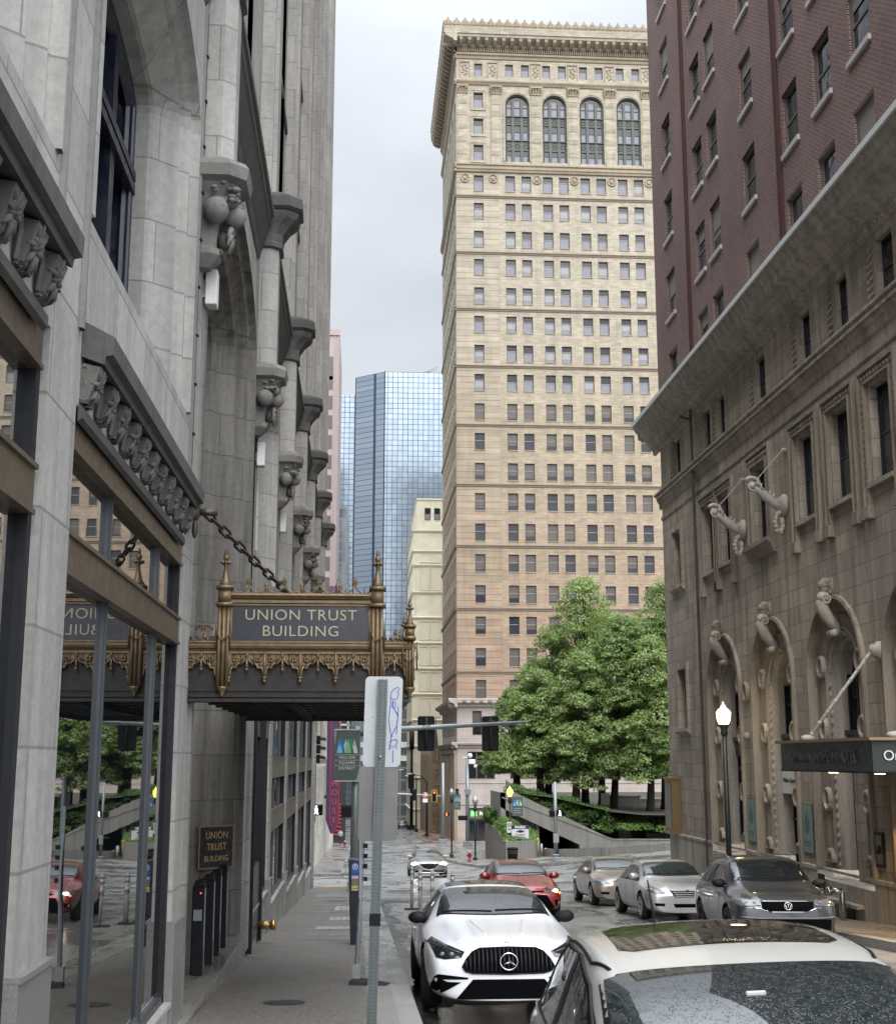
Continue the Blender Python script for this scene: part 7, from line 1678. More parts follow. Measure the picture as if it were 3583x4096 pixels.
# far signals at the second crossing (about 150 m away)
fm = empty('signal_mast', (9.52, 150, G(9.5, 150) + .15), 'far steel signal mast with a yellow framed red light on its arm', 'traffic signal')
mb, z0 = ypole(9.52, 150, 9.0, .22, .16, 10, .45); mb.path([(9.52, 150, -2.3), (4.66, 150, -2.02), (.2, 150, -1.9)], [.15, .12, .08], 8); mb.build('mast_pole', M['metalgrey'], fm)
head(fm, 8.52, 149.8, -2.25, .42, 1.15, (.62, 1.34), (0, 'red'), yellow=True); head(fm, 6.28, 149.8, -2.1, .36, 1.1, (.56, 1.28)); 
mb = MB(); mb.mat(0, True); mb.lathe([(.32, 0), (.32, .02)], (7.5, 149.8, -2.15), 16, Matrix.Rotation(pi / 2, 4, 'X')); mb.mat(1, True); mb.path([(7.5 + .27 * cos(a * pi / 8), 149.76, -2.15 + .27 * sin(a * pi / 8)) for a in range(16)], .04, 5, closed=True); mb.path([(7.3, 149.75, -1.97), (7.7, 149.75, -2.33)], .035, 5); mb.mat(0, False); mb.box(7.22, 7.78, 149.78, 149.8, -2.95, -2.52); mb.build('no_turn_sign', [M['white'], plain('faded_red_print', (.55, .12, .12), .5)], fm)
pedhead('pedestrian_head', 9.95, 149.7, -4.25, -1, 'orange', None, fm, .5)
cm = empty('camera_pole', (10.4, 127, G(10.4, 127) + .15), 'tall steel pole topped with white traffic cameras before the tower base', 'pole')
mb, z0 = ypole(10.4, 127, 8.4, .2, .15, 10, .4); mb.mat(0, False); mb.box(10.1, 10.7, 126.6, 126.8, -1.5, -1.0); mb.build('steel_pole', M['metalgrey'], cm)
mb = MB(); mb.mat(0, True); zt = z0 + 8.4; mb.sphere((10.65, 126.8, zt + .15), .24, 10, 8); mb.mat(0, False); mb.bbox(10.5, 11.15, 126.6, 127, zt - .65, zt - .2, .04); mb.mat(0, True); mb.sphere((11.15, 126.8, zt - .85), .18, 8, 6); mb.mat(0, False); mb.box(10.0, 10.6, 126.9, 127, zt - .05, zt + .05); mb.build('camera_unit', M['white'], cm)
mb = MB(); mb.bbox(9.5, 10.4, 126.7, 127, -3.9, -3.45, .05); mb.build('signal_box', M['black'], cm)
e_ = empty('corner_signal', (10.0, 140, -2), 'black signal head seen sideways between the two far steel poles', 'traffic signal'); head(e_, 10.35, 139.6, -1.75, .34, 1.1, None); mb = MB(); mb.path([(10.4, 139.6, -1.8), (11.5, 139.8, -1.8), (11.5, 139.8, -8)], .06, 6); mb.build('bracket', M['metalgrey'], e_)
for k, (x, y, h_, lb) in enumerate(((9.75, 190, 7.5, 'slender street light with a curved arm beyond the second crossing, nearer one'), (9.3, 214, 8.5, 'slender street light with a curved arm, farthest along the right kerb'))):
    e_ = empty('street_light', (x, y, G(x, y) + .15), lb, 'street light', 'far slender street lights'); mb, z0 = ypole(x, y, h_, .14, .09, 8, .3); mb.path([(x, y, z0 + h_), (x - .8, y, z0 + h_ + .9), (x - 2.2, y, z0 + h_ + 1.2)], .07, 6); mb.build('light_post', M['bronzedk'], e_); mb = MB(); mb.bbox(x - 2.9, x - 2.1, y - .2, y + .2, z0 + h_ + 1.1, z0 + h_ + 1.3, .05); mb.build('light_head', M['whitecut'], e_)
bk = empty('signal_mast', (9.0, 226, G(9, 226) + .15), 'dark far signal pole with stacked heads near the end of the street', 'traffic signal'); mb, z0 = ypole(9.0, 226, 15, .28, .22, 8, .6); mb.box(8.6, 9.4, 225.5, 226, 3.5, 6.6); mb.build('signal_post', M['black'], bk); head(bk, 8.9, 225.2, -1.9, .5, 1.9, (1.0, 2.3), front=1)
# rows of barrels and the tree at the very end
mb = MB()
for k in range(12): mb.bbox(4.0 + k * .55, 4.4 + k * .55, 255, 255.4, G(5, 255), G(5, 255) + 1.0, .05)
cb_ = mb.build('barricade', plain('faded_red_white', (.42, .25, .22), .6), None); tag(cb_, 'row of pale red road barricades at the far end of the street', 'barricade')
leafobj('tree', [(1.2 + random.uniform(-1, 1), 262, -4.5 + random.uniform(-1.6, 1.6), .9, .9, .7) for _ in range(20)], 900, .25, M['hedge'], 55); tag(bpy.data.objects['tree'], 'small green tree at the far end of the street', 'tree')
# person on the far left pavement
def person(x, y, rz, lab):
    r = local_empty('person', (x, y, G(x, y) + .15), rz, lab, 'person')
    me = bpy.data.meshes.new('body'); J = [((0, 0, .94), .13), ((0, .01, 1.18), .125), ((0, .0, 1.38), .13), ((0, -.02, 1.50), .06), ((0, -.03, 1.60), .085), ((0, -.02, 1.70), .085),
      ((.09, 0, .90), .09), ((.10, -.09, .50), .065), ((.10, .03, .09), .042), ((.11, -.12, .04), .035), ((-.09, 0, .90), .09), ((-.10, .05, .50), .065), ((-.10, .20, .10), .042), ((-.11, .06, .04), .035),
      ((.19, 0, 1.40), .055), ((.27, .03, 1.14), .042), ((.24, -.12, .95), .034), ((.23, -.17, .88), .03), ((-.19, 0, 1.40), .055), ((-.27, .05, 1.14), .042), ((-.25, -.08, .93), .034), ((-.24, -.13, .86), .03)]
    E_ = [(0, 1), (1, 2), (2, 3), (3, 4), (4, 5), (0, 6), (6, 7), (7, 8), (8, 9), (0, 10), (10, 11), (11, 12), (12, 13), (2, 14), (14, 15), (15, 16), (16, 17), (2, 18), (18, 19), (19, 20), (20, 21)]
    me.from_pydata([j[0] for j in J], E_, []); o = bpy.data.objects.new('body', me); COL.objects.link(o); md = o.modifiers.new('s', 'SKIN'); 
    for v, j in zip(me.skin_vertices[0].data, J): v.radius = (j[1], j[1])
    me.skin_vertices[0].data[0].use_root = True; o.modifiers.new('ss', 'SUBSURF').levels = 2
    dg = bpy.context.evaluated_depsgraph_get(); m2 = bpy.data.meshes.new_from_object(o.evaluated_get(dg)); m2.name = 'body'; o.modifiers.clear(); o.data = m2; o.parent = r
    skin = plain('skin', (.30, .17, .12), .6); shirt = plain('pale_grey_shirt', (.45, .45, .44), .8); tr = plain('dark_trousers', (.03, .03, .04), .8)
    m2.materials.clear(); [m2.materials.append(m_) for m_ in (skin, shirt, tr)]
    for p in m2.polygons: z = p.center.z; p.material_index = 2 if z < .93 and abs(p.center.x) < .2 else (1 if z < 1.47 and not (z < .98 and abs(p.center.x) > .19) else 0); p.use_smooth = True
    mb = MB(); mb.mat(0, True); mb.sphere((0, 0, 1.72), .10, 10, 7, (.9, 1, .75)); mb.build('hair', M['black'], r); clean(r)
person(-2.0, 154, pi * .9, 'pedestrian in a pale shirt and dark trousers walking away on the far left pavement')
# ================================================================ CARS
SLOPE = -math.atan(.06)
def body_stations(P):
    L_, W, H = P['L'], P['W'], P['H']; h = L_ / 2; w = W / 2
    zb = P.get('zb', .20); bz = P['belt']; hz0, hz1 = P['hood0'], P['hood1']; yc, yw, yr, yd = P['cowl'], P['wst'], P['rst'], P['deck']
    rt_ = P.get('rooft', .66); tz = P['deckz']
    # y, ztop, wtop, zbelt, wbelt, wmax, zmid, wsill, zbottom, crown
    S = [(-h, hz0 - .20, .52 * w, hz0 - .24, .70 * w, .80 * w, .46, .74 * w, zb + .02, .005),
         (-h + .07, hz0 - .06, .58 * w, hz0 - .12, .80 * w, .895 * w, .47, .84 * w, zb, .01),
         (-h + .26, hz0 + .02, .62 * w, hz0 - .03, .88 * w, .965 * w, .50, .92 * w, zb, .025),
         (-h + .75, hz0 + (hz1 - hz0) * .45, .66 * w, bz - .10, .91 * w, w, .52, .95 * w, zb, .03),
         (yc - .12, hz1 - .01, .70 * w, bz - .03, .92 * w, w, .54, .95 * w, zb, .03),
         (yc + .04, hz1 + .05, .74 * w, bz, .92 * w, w, .55, .95 * w, zb, .03),
         ((yc + yw) / 2, (hz1 + H) / 2 + .05, .73 * w, bz + .01, .92 * w, w, .55, .95 * w, zb, .03),
         (yw, H - .045 - P.get('wsd', 0), rt_ * w, bz + .02, .925 * w, w, .56, .95 * w, zb, .04),
         (yw + .35, H - .005 - P.get('wsd', 0) * .6, rt_ * w, bz + .03, .925 * w, w, .56, .95 * w, zb, .045),
         ((yw + yr) / 2 + .15, H, rt_ * w, bz + .035, .925 * w, w, .56, .95 * w, zb, .045),
         (yr, H - .05, (rt_ - .01) * w, bz + .04, .925 * w, w, .57, .95 * w, zb, .04),
         ((yr + yd) / 2, (H + tz) / 2 + .02, .66 * w, bz + .04, .91 * w, .995 * w, .58, .94 * w, zb, .03),
         (yd, tz + .02, .68 * w, bz + .0, .88 * w, .98 * w, .60, .93 * w, zb, .02),
         (h - .22, tz - .02, .66 * w, bz - .06, .83 * w, .94 * w, .60, .89 * w, zb + .02, .02),
         (h - .04, tz - .10, .60 * w, bz - .14, .76 * w, .87 * w, .56, .84 * w, zb + .05, .01),
         (h, tz - .18, .55 * w, bz - .20, .70 * w, .80 * w, .52, .76 * w, zb + .08, .005)]
    return S
def make_body(P, mats):
    S = body_stations(P); mb = MB(); vs = []; n = 10
    for (y, zt, wt, zbl, wb, wm, zm, ws, zb, cr) in S:
        hood = zt < zbl + .12
        k4z = zbl if not hood else min(zbl, zt - .03)
        prof = [(0, zt + cr), (wt * .55, zt + cr * .72), (wt * .9, zt + cr * .1), (wt, zt - .035), (wb, k4z), (wm * .985, k4z - .06), (wm, zm), (ws, zb + .12), (ws - .10, zb), (0, zb)]
        vs += [(x, y, z) for x, z in prof] + [(-x, y, z) for x, z in prof[1:-1]]
    m = 18; idx = list(range(10)) + [17 - k for k in range(8)]   # ring order: right side down, left side up
    fs = []
    for i in range(len(S) - 1):
        for k in range(18):
            a, b = idx[k], idx[(k + 1) % 18]; fs.append((i * m + a, i * m + b, (i + 1) * m + b, (i + 1) * m + a))
    def L_(k): return k if k in (0, 9) else k + 9
    for base, rev in ((0, False), ((len(S) - 1) * m, True)):
        for k in range(9):
            q = [base + k, base + L_(k), base + L_(k + 1), base + k + 1]
            q = [v for j, v in enumerate(q) if v not in q[:j]]; fs.append(tuple(q if not rev else reversed(q)))
    mb.cs = True; mb.add(vs, fs); o = mb.build('tmpbody', mats, None)
    o.modifiers.new('s', 'SUBSURF').levels = 3
    cutters = []
    R = P.get('R', .33) + .055; w = P['W'] / 2
    for yy in (P['fa'], P['ra']):
        for s in (-1, 1):
            c = MB(); c.lathe([(R, -.26), (R, .26)], (0, 0, 0), 32, Matrix.Rotation(pi / 2, 4, 'Y')); co = c.build('cut', mats[1:] or mats, None); co.location = (s * (w - .14), yy, P.get('R', .33) + .01); cutters.append(co)
            md = o.modifiers.new('b', 'BOOLEAN'); md.object = co; md.operation = 'DIFFERENCE'; md.solver = 'EXACT'
    dg = bpy.context.evaluated_depsgraph_get(); me = bpy.data.meshes.new_from_object(o.evaluated_get(dg)); bpy.data.objects.remove(o)
    for c in cutters: bpy.data.objects.remove(c)
    return me
def inpoly(p, poly):
    c = False; j = len(poly) - 1
    for i in range(len(poly)):
        a, b = poly[i], poly[j]
        if (a[1] > p[1]) != (b[1] > p[1]) and p[0] < (b[0] - a[0]) * (p[1] - a[1]) / (b[1] - a[1]) + a[0]: c = not c
        j = i
    return c
class Car:
    def __init__(s, P, label, loc, rz, group=None, hs=.93):
        s.P = P; s.r = local_empty(P.get('name', 'parked_car'), (loc[0], loc[1], G(*loc) + .005), rz, label, 'car', group, SLOPE); s.r.scale = (1, 1, hs)
        s.paint = P['paint']; me = make_body(P, [s.paint, M['black']]); me.name = 'body'
        s.b = bpy.data.objects.new('body', me); COL.objects.link(s.b); s.b.parent = s.r
        bm = bmesh.new(); bm.from_mesh(me); s.bvh = BVHTree.FromBMesh(bm); bm.free()
        for p in me.polygons: p.use_smooth = p.material_index == 0
    def cast(s, a, b, axis):
        o, d = {'F': (Vector((a, -5, b)), Vector((0, 1, 0))), 'B': (Vector((a, 5, b)), Vector((0, -1, 0))), 'L': (Vector((-3, a, b)), Vector((1, 0, 0))), 'R': (Vector((3, a, b)), Vector((-1, 0, 0))), 'T': (Vector((a, b, 3)), Vector((0, 0, -1)))}[axis]
        h = s.bvh.ray_cast(o, d, 8); return h[0], h[1]
    def decal(s, name, poly, axis, mat, off=.004, step=.07, parent=None):
        pts = [Vector(p) for p in poly]; dense = []
        for i, p in enumerate(pts):
            q = pts[(i + 1) % len(pts)]; n = max(1, int((q - p).length / step)); dense += [p.lerp(q, k / n) for k in range(n)]
        nb = len(dense); x0, x1 = min(p.x for p in pts), max(p.x for p in pts); y0, y1 = min(p.y for p in pts), max(p.y for p in pts)
        g = []; a = x0 + step / 2
        while a < x1:
            b = y0 + step / 2
            while b < y1:
                if inpoly((a, b), poly) and min((Vector((a, b)) - d).length for d in dense) > step * .35: g.append(Vector((a, b)))
                b += step
            a += step
        r = geometry.delaunay_2d_cdt(dense + g, [], [list(range(nb))], 1, 1e-5)
        V = []; ok = []
        for v in r[0]:
            h, nn = s.cast(v.x, v.y, axis)
            V.append(h + nn * off if h is not None else None)
        fs = [tuple(f) for f in r[2] if all(V[i] is not None for i in f)]
        mb = MB(); mb.cs = True; mb.add([v if v is not None else (0, 0, 0) for v in V], fs)
        return mb.build(name, mat, parent or s.r, recalc=False)
    def line(s, pts, axis, r, mb, off=.002, step=.06, closed=False):
        P_ = []; pts = [Vector(p) for p in pts]; 
        if closed: pts.append(pts[0])
        for p, q in zip(pts, pts[1:]):
            n = max(1, int((q - p).length / step)); P_ += [p.lerp(q, k / n) for k in range(n)]
        if not closed: P_.append(pts[-1])
        out = []
        for p in P_:
            h, nn = s.cast(p.x, p.y, axis)
            if h is not None: out.append(h + nn * off)
        if len(out) > 2: mb.mat(mb.cm, True); mb.path(out, r, 5, closed=closed)
    def sym(s, name, poly, axis, mat, **k): return [s.decal(name, [(sg * a, b) for a, b in poly], axis, mat, **k) for sg in (-1, 1)]
def wheels(c, rim, spokes=10):
    P = c.P; R = P.get('R', .33); w = P['W'] / 2
    for yy in (P['fa'], P['ra']):
        for s in (-1, 1):
            e_ = empty('wheel', (0, 0, 0)); e_.parent = c.r; X = Matrix.Translation((s * (w - .12), yy, R)) @ Matrix.Rotation(s * pi / 2, 4, 'Y'); x = lambda v: X @ Vector(v)
            mb = MB(); mb.cs = True; mb.lathe([(R * .66, -.1), (R * .93, -.10), (R, -.06), (R, .07), (R * .94, .105), (R * .70, .11), (R * .66, .09)], (0, 0, 0), 28, None, False); mb.v = [x(v) for v in mb.v]; t = mb.build('tyre', M['rubber'], e_)
            mb = MB(); mb.mat(0, True); mb.lathe([(R * .68, .10), (R * .66, .085), (R * .62, .02), (R * .2, -.02)], (0, 0, 0), 28, None, False); mb.mat(1)
            mb.lathe([(R * .69, .10), (R * .69, .115), (R * .64, .11), (R * .63, .09)], (0, 0, 0), 28, None, False); mb.lathe([(R * .18, .05), (R * .17, .085), (0, .09)], (0, 0, 0), 14)
            for k in range(spokes): a = 2 * pi * k / spokes; mb.path([(R * .12 * cos(a), R * .12 * sin(a), .075), (R * .66 * cos(a), R * .66 * sin(a), .09)], [.022, .03 if spokes < 8 else .016], 5)
            mb.v = [x(v) for v in mb.v]; mb.build('rim', [M['black'], rim], e_)
def glasshouse(c, gl, side, ws, rear=True, trim=None, name='side_window'):
    """ws=(zcowl,wcowl,ztop,wtop) front projection"""
    P = c.P; z0, w0, z1, w1 = ws; n = 8; yt, yb = P['wst'] - .03, P['cowl'] + .12; fr_ = lambda k: 1 - 2 * k / n
    w0 = .74 * P['W'] / 2 * 1.0; w1 = P['rooft'] * P['W'] / 2 * .94
    def scr(g): return [((w1 + g) * fr_(k), yt + g - .05 * (1 - fr_(k) ** 2)) for k in range(n + 1)] + [(-(w0 + g) * fr_(k), yb - g - .13 * (1 - fr_(k) ** 2)) for k in range(n + 1)]
    c.decal('windscreen_surround', scr(.022), 'T', M['black'], .003)
    w_ = c.decal('windscreen', scr(0), 'T', gl, .008)
    for sg, ax in ((-1, 'L'), (1, 'R')):
        for pl in side: c.decal(name, pl, ax, gl, .007, .06)
        mb = MB(); mb.mat(0); out = side[0] if len(side) == 1 else None
        allp = [p for pl in side for p in pl]; lo = sorted([p for p in allp if p[1] < min(q[1] for q in allp) + .06]); 
        c.line([(lo[0][0], lo[0][1] - .015), (lo[-1][0], lo[-1][1] - .015)], ax, .009, mb, .004)
        for q in P.get('doors', []): c.line(q, ax, .0045, mb, -.001)
        mb.build('side_trim', trim or M['black'], c.r)
        mb = MB(); mb.mat(0)
        for (y, z) in P.get('handles', []):
            h, nn = c.cast(y, z, ax)
            if h: mb.bbox(min(h.x, h.x + sg * .03), max(h.x, h.x + sg * .03), y - .09, y + .09, z - .012, z + .012, .005)
        mb.build('door_handle', P.get('handlemat', c.paint), c.r)
    if rear: c.decal('rear_window', [(-w1, z1 - .02), (w1, z1 - .02), (w0 * .85, P['deckz'] + .07), (-w0 * .85, P['deckz'] + .07)], 'B', gl, .006)
def mirrors(c, y, z, mat, s_=1.0):
    for sg, ax in ((-1, 'L'), (1, 'R')):
        h, nn = c.cast(y, z, ax); mb = MB(); mb.mat(0, True); x = h.x + sg * .09
        mb.sphere((x, y - .02, z + .06), .1 * s_, 12, 9, (1.15, .62, .78)); mb.path([(h.x - sg * .02, y, z - .01), (x - sg * .02, y, z + .02)], .025, 6); mb.build('mirror', mat, c.r)
def plate_wiper(c, zc, w=.6):
    y = c.P['cowl'] + .06; mb = MB(); mb.mat(0); c.line([(-w, y + .06), (-.02, y)], 'T', .008, mb, .014); c.line([(.02, y + .02), (w, y + .08)], 'T', .008, mb, .014); mb.build('wiper', M['black'], c.r); return
    mb = MB(); mb.mat(0)
    c.line([(-w, zc + .02), (-.02, zc - .01)], 'F', .008, mb, .014); c.line([(.02, zc), (w, zc + .03)], 'F', .008, mb, .014); mb.build('wiper', M['black'], c.r)
silverpaint = paint('wet_silver_paint', (.46, .46, .455), .35)
chrome = plain('chrome', (.6, .6, .6), .08, 1.0, 0)
lens = glassm('headlamp_lens', (.10, .11, .115), .04, .8, 1.5); lensc = plain('clear_lamp_reflector', (.16, .165, .17), .25, .5, .5, 30)
GL = carglass('wet_windscreen_glass'); GLs = carglass('wet_side_glass', (.02, .024, .024), .35, 60)
# ---- white coupe
PM = dict(name='parked_car', L=4.85, W=1.77, H=1.38, belt=.90, hood0=.80, hood1=.97, cowl=-.92, wst=-.05, rst=.75, deck=1.75, deckz=1.02, fa=-1.50, ra=1.40, R=.345, paint=paint('wet_white_paint', (.66, .67, .69)), rooft=.62, zb=.15,
          doors=[[(-.75, .9), (-.72, .35)], [(.55, .93), (.5, .35)], [(-.75, .35), (.5, .35)]], handles=[(.35, .80)])
c = Car(PM, 'white coupe with a star badge in its black grille, parked at the left kerb', (1.61, 16.75), 0, hs=.92)
glasshouse(c, GL, [[(-.72, .95), (-.1, 1.27), (.6, 1.31), (.75, 1.0)]], (.985, .74, 1.325, .50))
c.decal('panoramic_roof', [(-.50, .03), (.50, .03), (.48, .9), (-.48, .9)], 'T', GLs, .006)
wheels(c, M['metaldk'], 10); mirrors(c, -.62, .93, M['black']); plate_wiper(c, 1.0)
c.sym('headlight', [(.82, .78), (.77, .815), (.46, .70), (.50, .635), (.68, .62), (.76, .64)], 'F', glassm('smoked_lamp_lens', (.012, .013, .014), .05, .6), off=.008, step=.04)
for sg in (-1, 1):
    mb = MB(); mb.mat(0)
    for x in (.60, .70):
        h, nn = c.cast(sg * x, .675, 'F'); mb.sphere(h + Vector((0, -.012, 0)), .028, 8, 6, (1, .4, 1))
    c.line([(sg * .84, .775), (sg * .50, .685)], 'F', .006, mb, .014); mb.build('lamp_element', lensc, c.r)
gp = [(.0, .745), (.30, .735), (.38, .70), (.45, .62), (.49, .545), (.46, .495), (.38, .470), (0, .46)]; gp = gp + [(-a, b) for a, b in reversed(gp[1:-1])]
g_ = c.decal('grille', gp, 'F', M['void'], .006, .05)
mb = MB(); mb.mat(0)
for k in range(-10, 11):
    x = k * .045
    if abs(x) > .47: continue
    zz = [z / 100 for z in range(46, 76) if inpoly((x, z / 100), gp)]
    if zz: c.line([(x, zz[0] + .01), (x, zz[-1] - .01)], 'F', .0085, mb, .018, .03)
mb.build('grille_slat', plain('gloss_black_slat', (.012, .012, .013), .3, 0, 0, 1, .3), g_)
mb = MB(); mb.mat(0); c.line(gp, 'F', .009, mb, .008, .04, True); mb.build('grille_rim', M['black'], g_)
h, nn = c.cast(0, .60, 'F'); Y0 = h.y - .035; mb = MB(); mb.mat(0, True)
mb.path([(.092 * cos(a * pi / 14), Y0, .60 + .092 * sin(a * pi / 14)) for a in range(28)], .0085, 6, closed=True)
for a in (90, 210, 330): q = Vector((cos(radians(a)), 0, sin(radians(a)))); p_ = Vector((-q.z, 0, q.x)); mb.mat(0, False); o_ = Vector((0, Y0, .60)); mb.add([o_ + q * .09, o_ + p_ * .014, o_ - p_ * .014, o_ + Vector((0, -.012, 0))], [(0, 1, 3), (0, 3, 2)])
mb.build('star_badge', chrome, g_)
mb = MB(); mb.mat(0, True); h, nn = c.cast(0, .79, 'F'); mb.lathe([(.022, 0), (.02, .005), (0, .006)], h, 12, Matrix.Rotation(radians(60), 4, 'X')); mb.build('hood_badge', chrome, c.r)
c.decal('lower_intake', [(-.38, .405), (.38, .405), (.56, .19), (-.56, .19)], 'F', M['void'], .006, .06)
c.sym('corner_intake', [(.80, .26), (.81, .34), (.78, .44), (.74, .465), (.42, .425), (.44, .405), (.70, .405), (.56, .34)], 'F', M['void'], off=.006, step=.045)
c.sym('corner_vent', [(.72, .385), (.50, .375), (.72, .25)], 'F', M['void'], off=.006, step=.045)
mb = MB(); mb.mat(0)
for sg in (-1, 1): c.line([(sg * .30, -1.15), (sg * .22, -1.75), (sg * .20, -1.95)], 'T', .014, mb, -.004); c.line([(sg * .80, -1.0), (sg * .78, -1.7), (sg * .6, -2.1), (sg * .3, -2.18), (0, -2.2)], 'T', .004, mb, 0)
mb.build('hood_crease', PM['paint'], c.r); merc = c
# ---- near silver hatch in the right foreground
PN = dict(L=4.30, W=1.68, H=1.44, belt=.93, hood0=.78, hood1=.98, wsd=.05, cowl=-1.38, wst=-.62, rst=1.25, deck=1.95, deckz=1.05, fa=-1.35, ra=1.30, R=.32, paint=paint('wet_pearl_paint', (.47, .46, .425), .1, .3), rooft=.74, doors=[[(-.55, .9), (-.6, .3)], [(.42, .95), (.4, .3)]], handles=[(.2, .84)])
c = Car(PN, 'pearl silver car in the right foreground with a rain spotted dark sunroof and windscreen', (1.70, 6.05), -.08, hs=.955); c.r.rotation_euler[1] = -.045
for ax_ in 'LR': c.decal('window_frame', [(-1.3, .965), (-.9, 1.17), (-.52, 1.285), (.05, 1.36), (.75, 1.36), (1.2, 1.235), (1.52, 1.05), (1.45, .985)], ax_, M['black'], .004)
gl2 = carglass('rain_beaded_glass', (.012, .017, .018), .6, 120)
glasshouse(c, gl2, [[(-1.2, 1.0), (-.52, 1.26), (.0, 1.34), (.12, .98)], [(.19, .98), (.17, 1.36), (.75, 1.345), (1.12, 1.2), (1.0, .99)], [(1.1, 1.02), (1.2, 1.2), (1.45, 1.08)]], (1.015, .745, 1.352, .585), trim=M['black'])
c.decal('sunroof', [(-.42, -.36), (-.48, -.28), (-.48, .42), (-.42, .52), (.42, .52), (.48, .42), (.48, -.28), (.42, -.36)], 'T', carglass('rain_beaded_sunroof', (.008, .007, .006), .7, 110), .004, .06)
mb = MB(); mb.mat(0)
for sg in (-1, 1): c.line([(sg * .55, -.56), (sg * .60, -.3), (sg * .60, 1.0), (sg * .57, 1.3)], 'T', .009, mb, .002)
mb.build('roof_channel', M['black'], c.r)
mb = MB(); mb.mat(0)
for sg, ax in ((-1, 'L'), (1, 'R')): c.line([(-1.15, .985), (-.85, 1.17), (-.52, 1.285), (.05, 1.365), (.75, 1.365), (1.2, 1.24), (1.5, 1.06)], ax, .008, mb, .006); c.line([(.155, .98), (.12, 1.36)], ax, .014, mb, .003)
mb.build('door_seal', M['rubber'], c.r)
mb = MB(); mb.mat(0, True); c.line([(-.97, .965), (1.5, .985)], 'L', .010, mb, .008); c.line([(-.97, .965), (1.5, .985)], 'R', .010, mb, .008); mb.build('chrome_strip', chrome, c.r)
wheels(c, silverpaint, 10); mirrors(c, -1.12, 1.0, PN['paint'])
mb = MB(); mb.bbox(-.08, .0, -.30, -.285, 1.26, 1.29, .005); h, nn = c.cast(-.04, 1.28, 'F'); mb.v = [(v[0], v[1] + h.y + .27, v[2]) for v in mb.v]; mb.build('rear_view_mirror', M['whitecut'], c.r)
c.sym('headlight', [(.84, .74), (.66, .80), (.48, .70), (.62, .62)], 'F', lensc, off=.006, step=.05); c.decal('grille', [(-.42, .66), (.42, .66), (.36, .54), (-.36, .54)], 'F', M['void'], .006)
mb = MB(); mb.mat(0, True); mb.path([(-.12, 1.15, 1.42), (-.13, 1.25, 1.66)], [.010, .004], 6); mb.sphere((-.12, 1.13, 1.43), .035, 8, 5, (1, 1.5, .6)); mb.build('aerial', M['black'], c.r)
# ---- dark grey SUV
PS = dict(L=4.55, W=1.84, H=1.64, belt=1.02, hood0=.95, hood1=1.12, cowl=-1.15, wst=-.42, rst=1.55, deck=2.05, deckz=1.22, fa=-1.42, ra=1.32, R=.36, paint=paint('wet_graphite_paint', (.040, .042, .047), .35), rooft=.70, zb=.2,
          doors=[[(-.72, 1.0), (-.75, .35)], [(.30, 1.03), (.28, .35)], [(1.15, 1.05), (1.05, .6)], [(-.75, .35), (1.0, .35)]], handles=[(.12, .94), (.95, .96)], handlemat=chrome)
c = Car(PS, 'dark grey SUV with roof rails, nearest of the cars parked by the hotel', (7.55, 24.9), radians(-5), hs=.90)
glasshouse(c, carglass('wet_dark_glass', (.01, .012, .013), .25, 60), [[(-.95, 1.10), (-.38, 1.46), (.22, 1.50), (.24, 1.08)], [(.32, 1.08), (.30, 1.50), (1.05, 1.49), (1.12, 1.1)], [(1.2, 1.12), (1.14, 1.48), (1.5, 1.44), (1.75, 1.2)]], (1.15, .79, 1.555, .60), trim=chrome)
wheels(c, M['metaldk'], 5); mirrors(c, -.85, 1.08, M['black'], 1.1); plate_wiper(c, 1.155)
for sg in (-1, 1):
    mb = MB(); mb.cs = True; mb.path([(sg * .58, -.25, 1.60), (sg * .61, -.1, 1.685), (sg * .62, .6, 1.70), (sg * .61, 1.3, 1.68), (sg * .59, 1.5, 1.60)], .018, 6); mb.build('roof_rail', plain('satin_rail', (.25, .25, .25), .3, .9), c.r)
c.decal('panoramic_roof', [(-.48, -.2), (.48, -.2), (.48, 1.1), (-.48, 1.1)], 'T', GLs, .004)
for sg in (-1, 1): hl_ = c.decal('headlight', [(sg * a, b) for a, b in [(.86, .86), (.80, .905), (.44, .845), (.46, .77), (.72, .745), (.84, .78)]], 'F', lens, .006, .04)
mb = MB(); mb.mat(0)
for sg in (-1, 1):
    for x in (.56, .70): h, nn = c.cast(sg * x, .82, 'F'); mb.sphere(h + Vector((0, -.01, 0)), .03, 8, 6, (1, .4, 1))
    c.line([(sg * .46, .775), (sg * .74, .755), (sg * .84, .79)], 'F', .007, mb, .012)
mb.build('lamp_element', lensc, c.r)
g_ = c.decal('grille', [(-.45, .84), (.45, .84), (.44, .70), (.32, .645), (-.32, .645), (-.44, .70)], 'F', M['void'], .006, .05); mb = MB(); mb.mat(0)
for z, ww, r_ in ((.845, .46, .006), (.655, .32, .006)): c.line([(-ww, z), (ww, z)], 'F', r_, mb, .014)
c.line([(.32, .655), (.46, .715), (.60, .73)], 'F', .008, mb, .012); c.line([(-.32, .655), (-.46, .715), (-.60, .73)], 'F', .008, mb, .012); mb.build('grille_slat', chrome, g_)
h, nn = c.cast(0, .765, 'F'); mb = MB(); mb.mat(0, True); Y0 = h.y - .02; o_ = lambda u, v: (u, Y0 - .004, .765 + v)
mb.path([o_(.068 * cos(a * pi / 10), .068 * sin(a * pi / 10)) for a in range(20)], .007, 6, closed=True)
mb.path([o_(-.028, .055), o_(0, .012), o_(.028, .055)], .006, 5); mb.path([o_(-.055, .03), o_(-.026, -.05), o_(0, .002), o_(.026, -.05), o_(.055, .03)], .006, 5); mb.build('round_badge', chrome, g_)
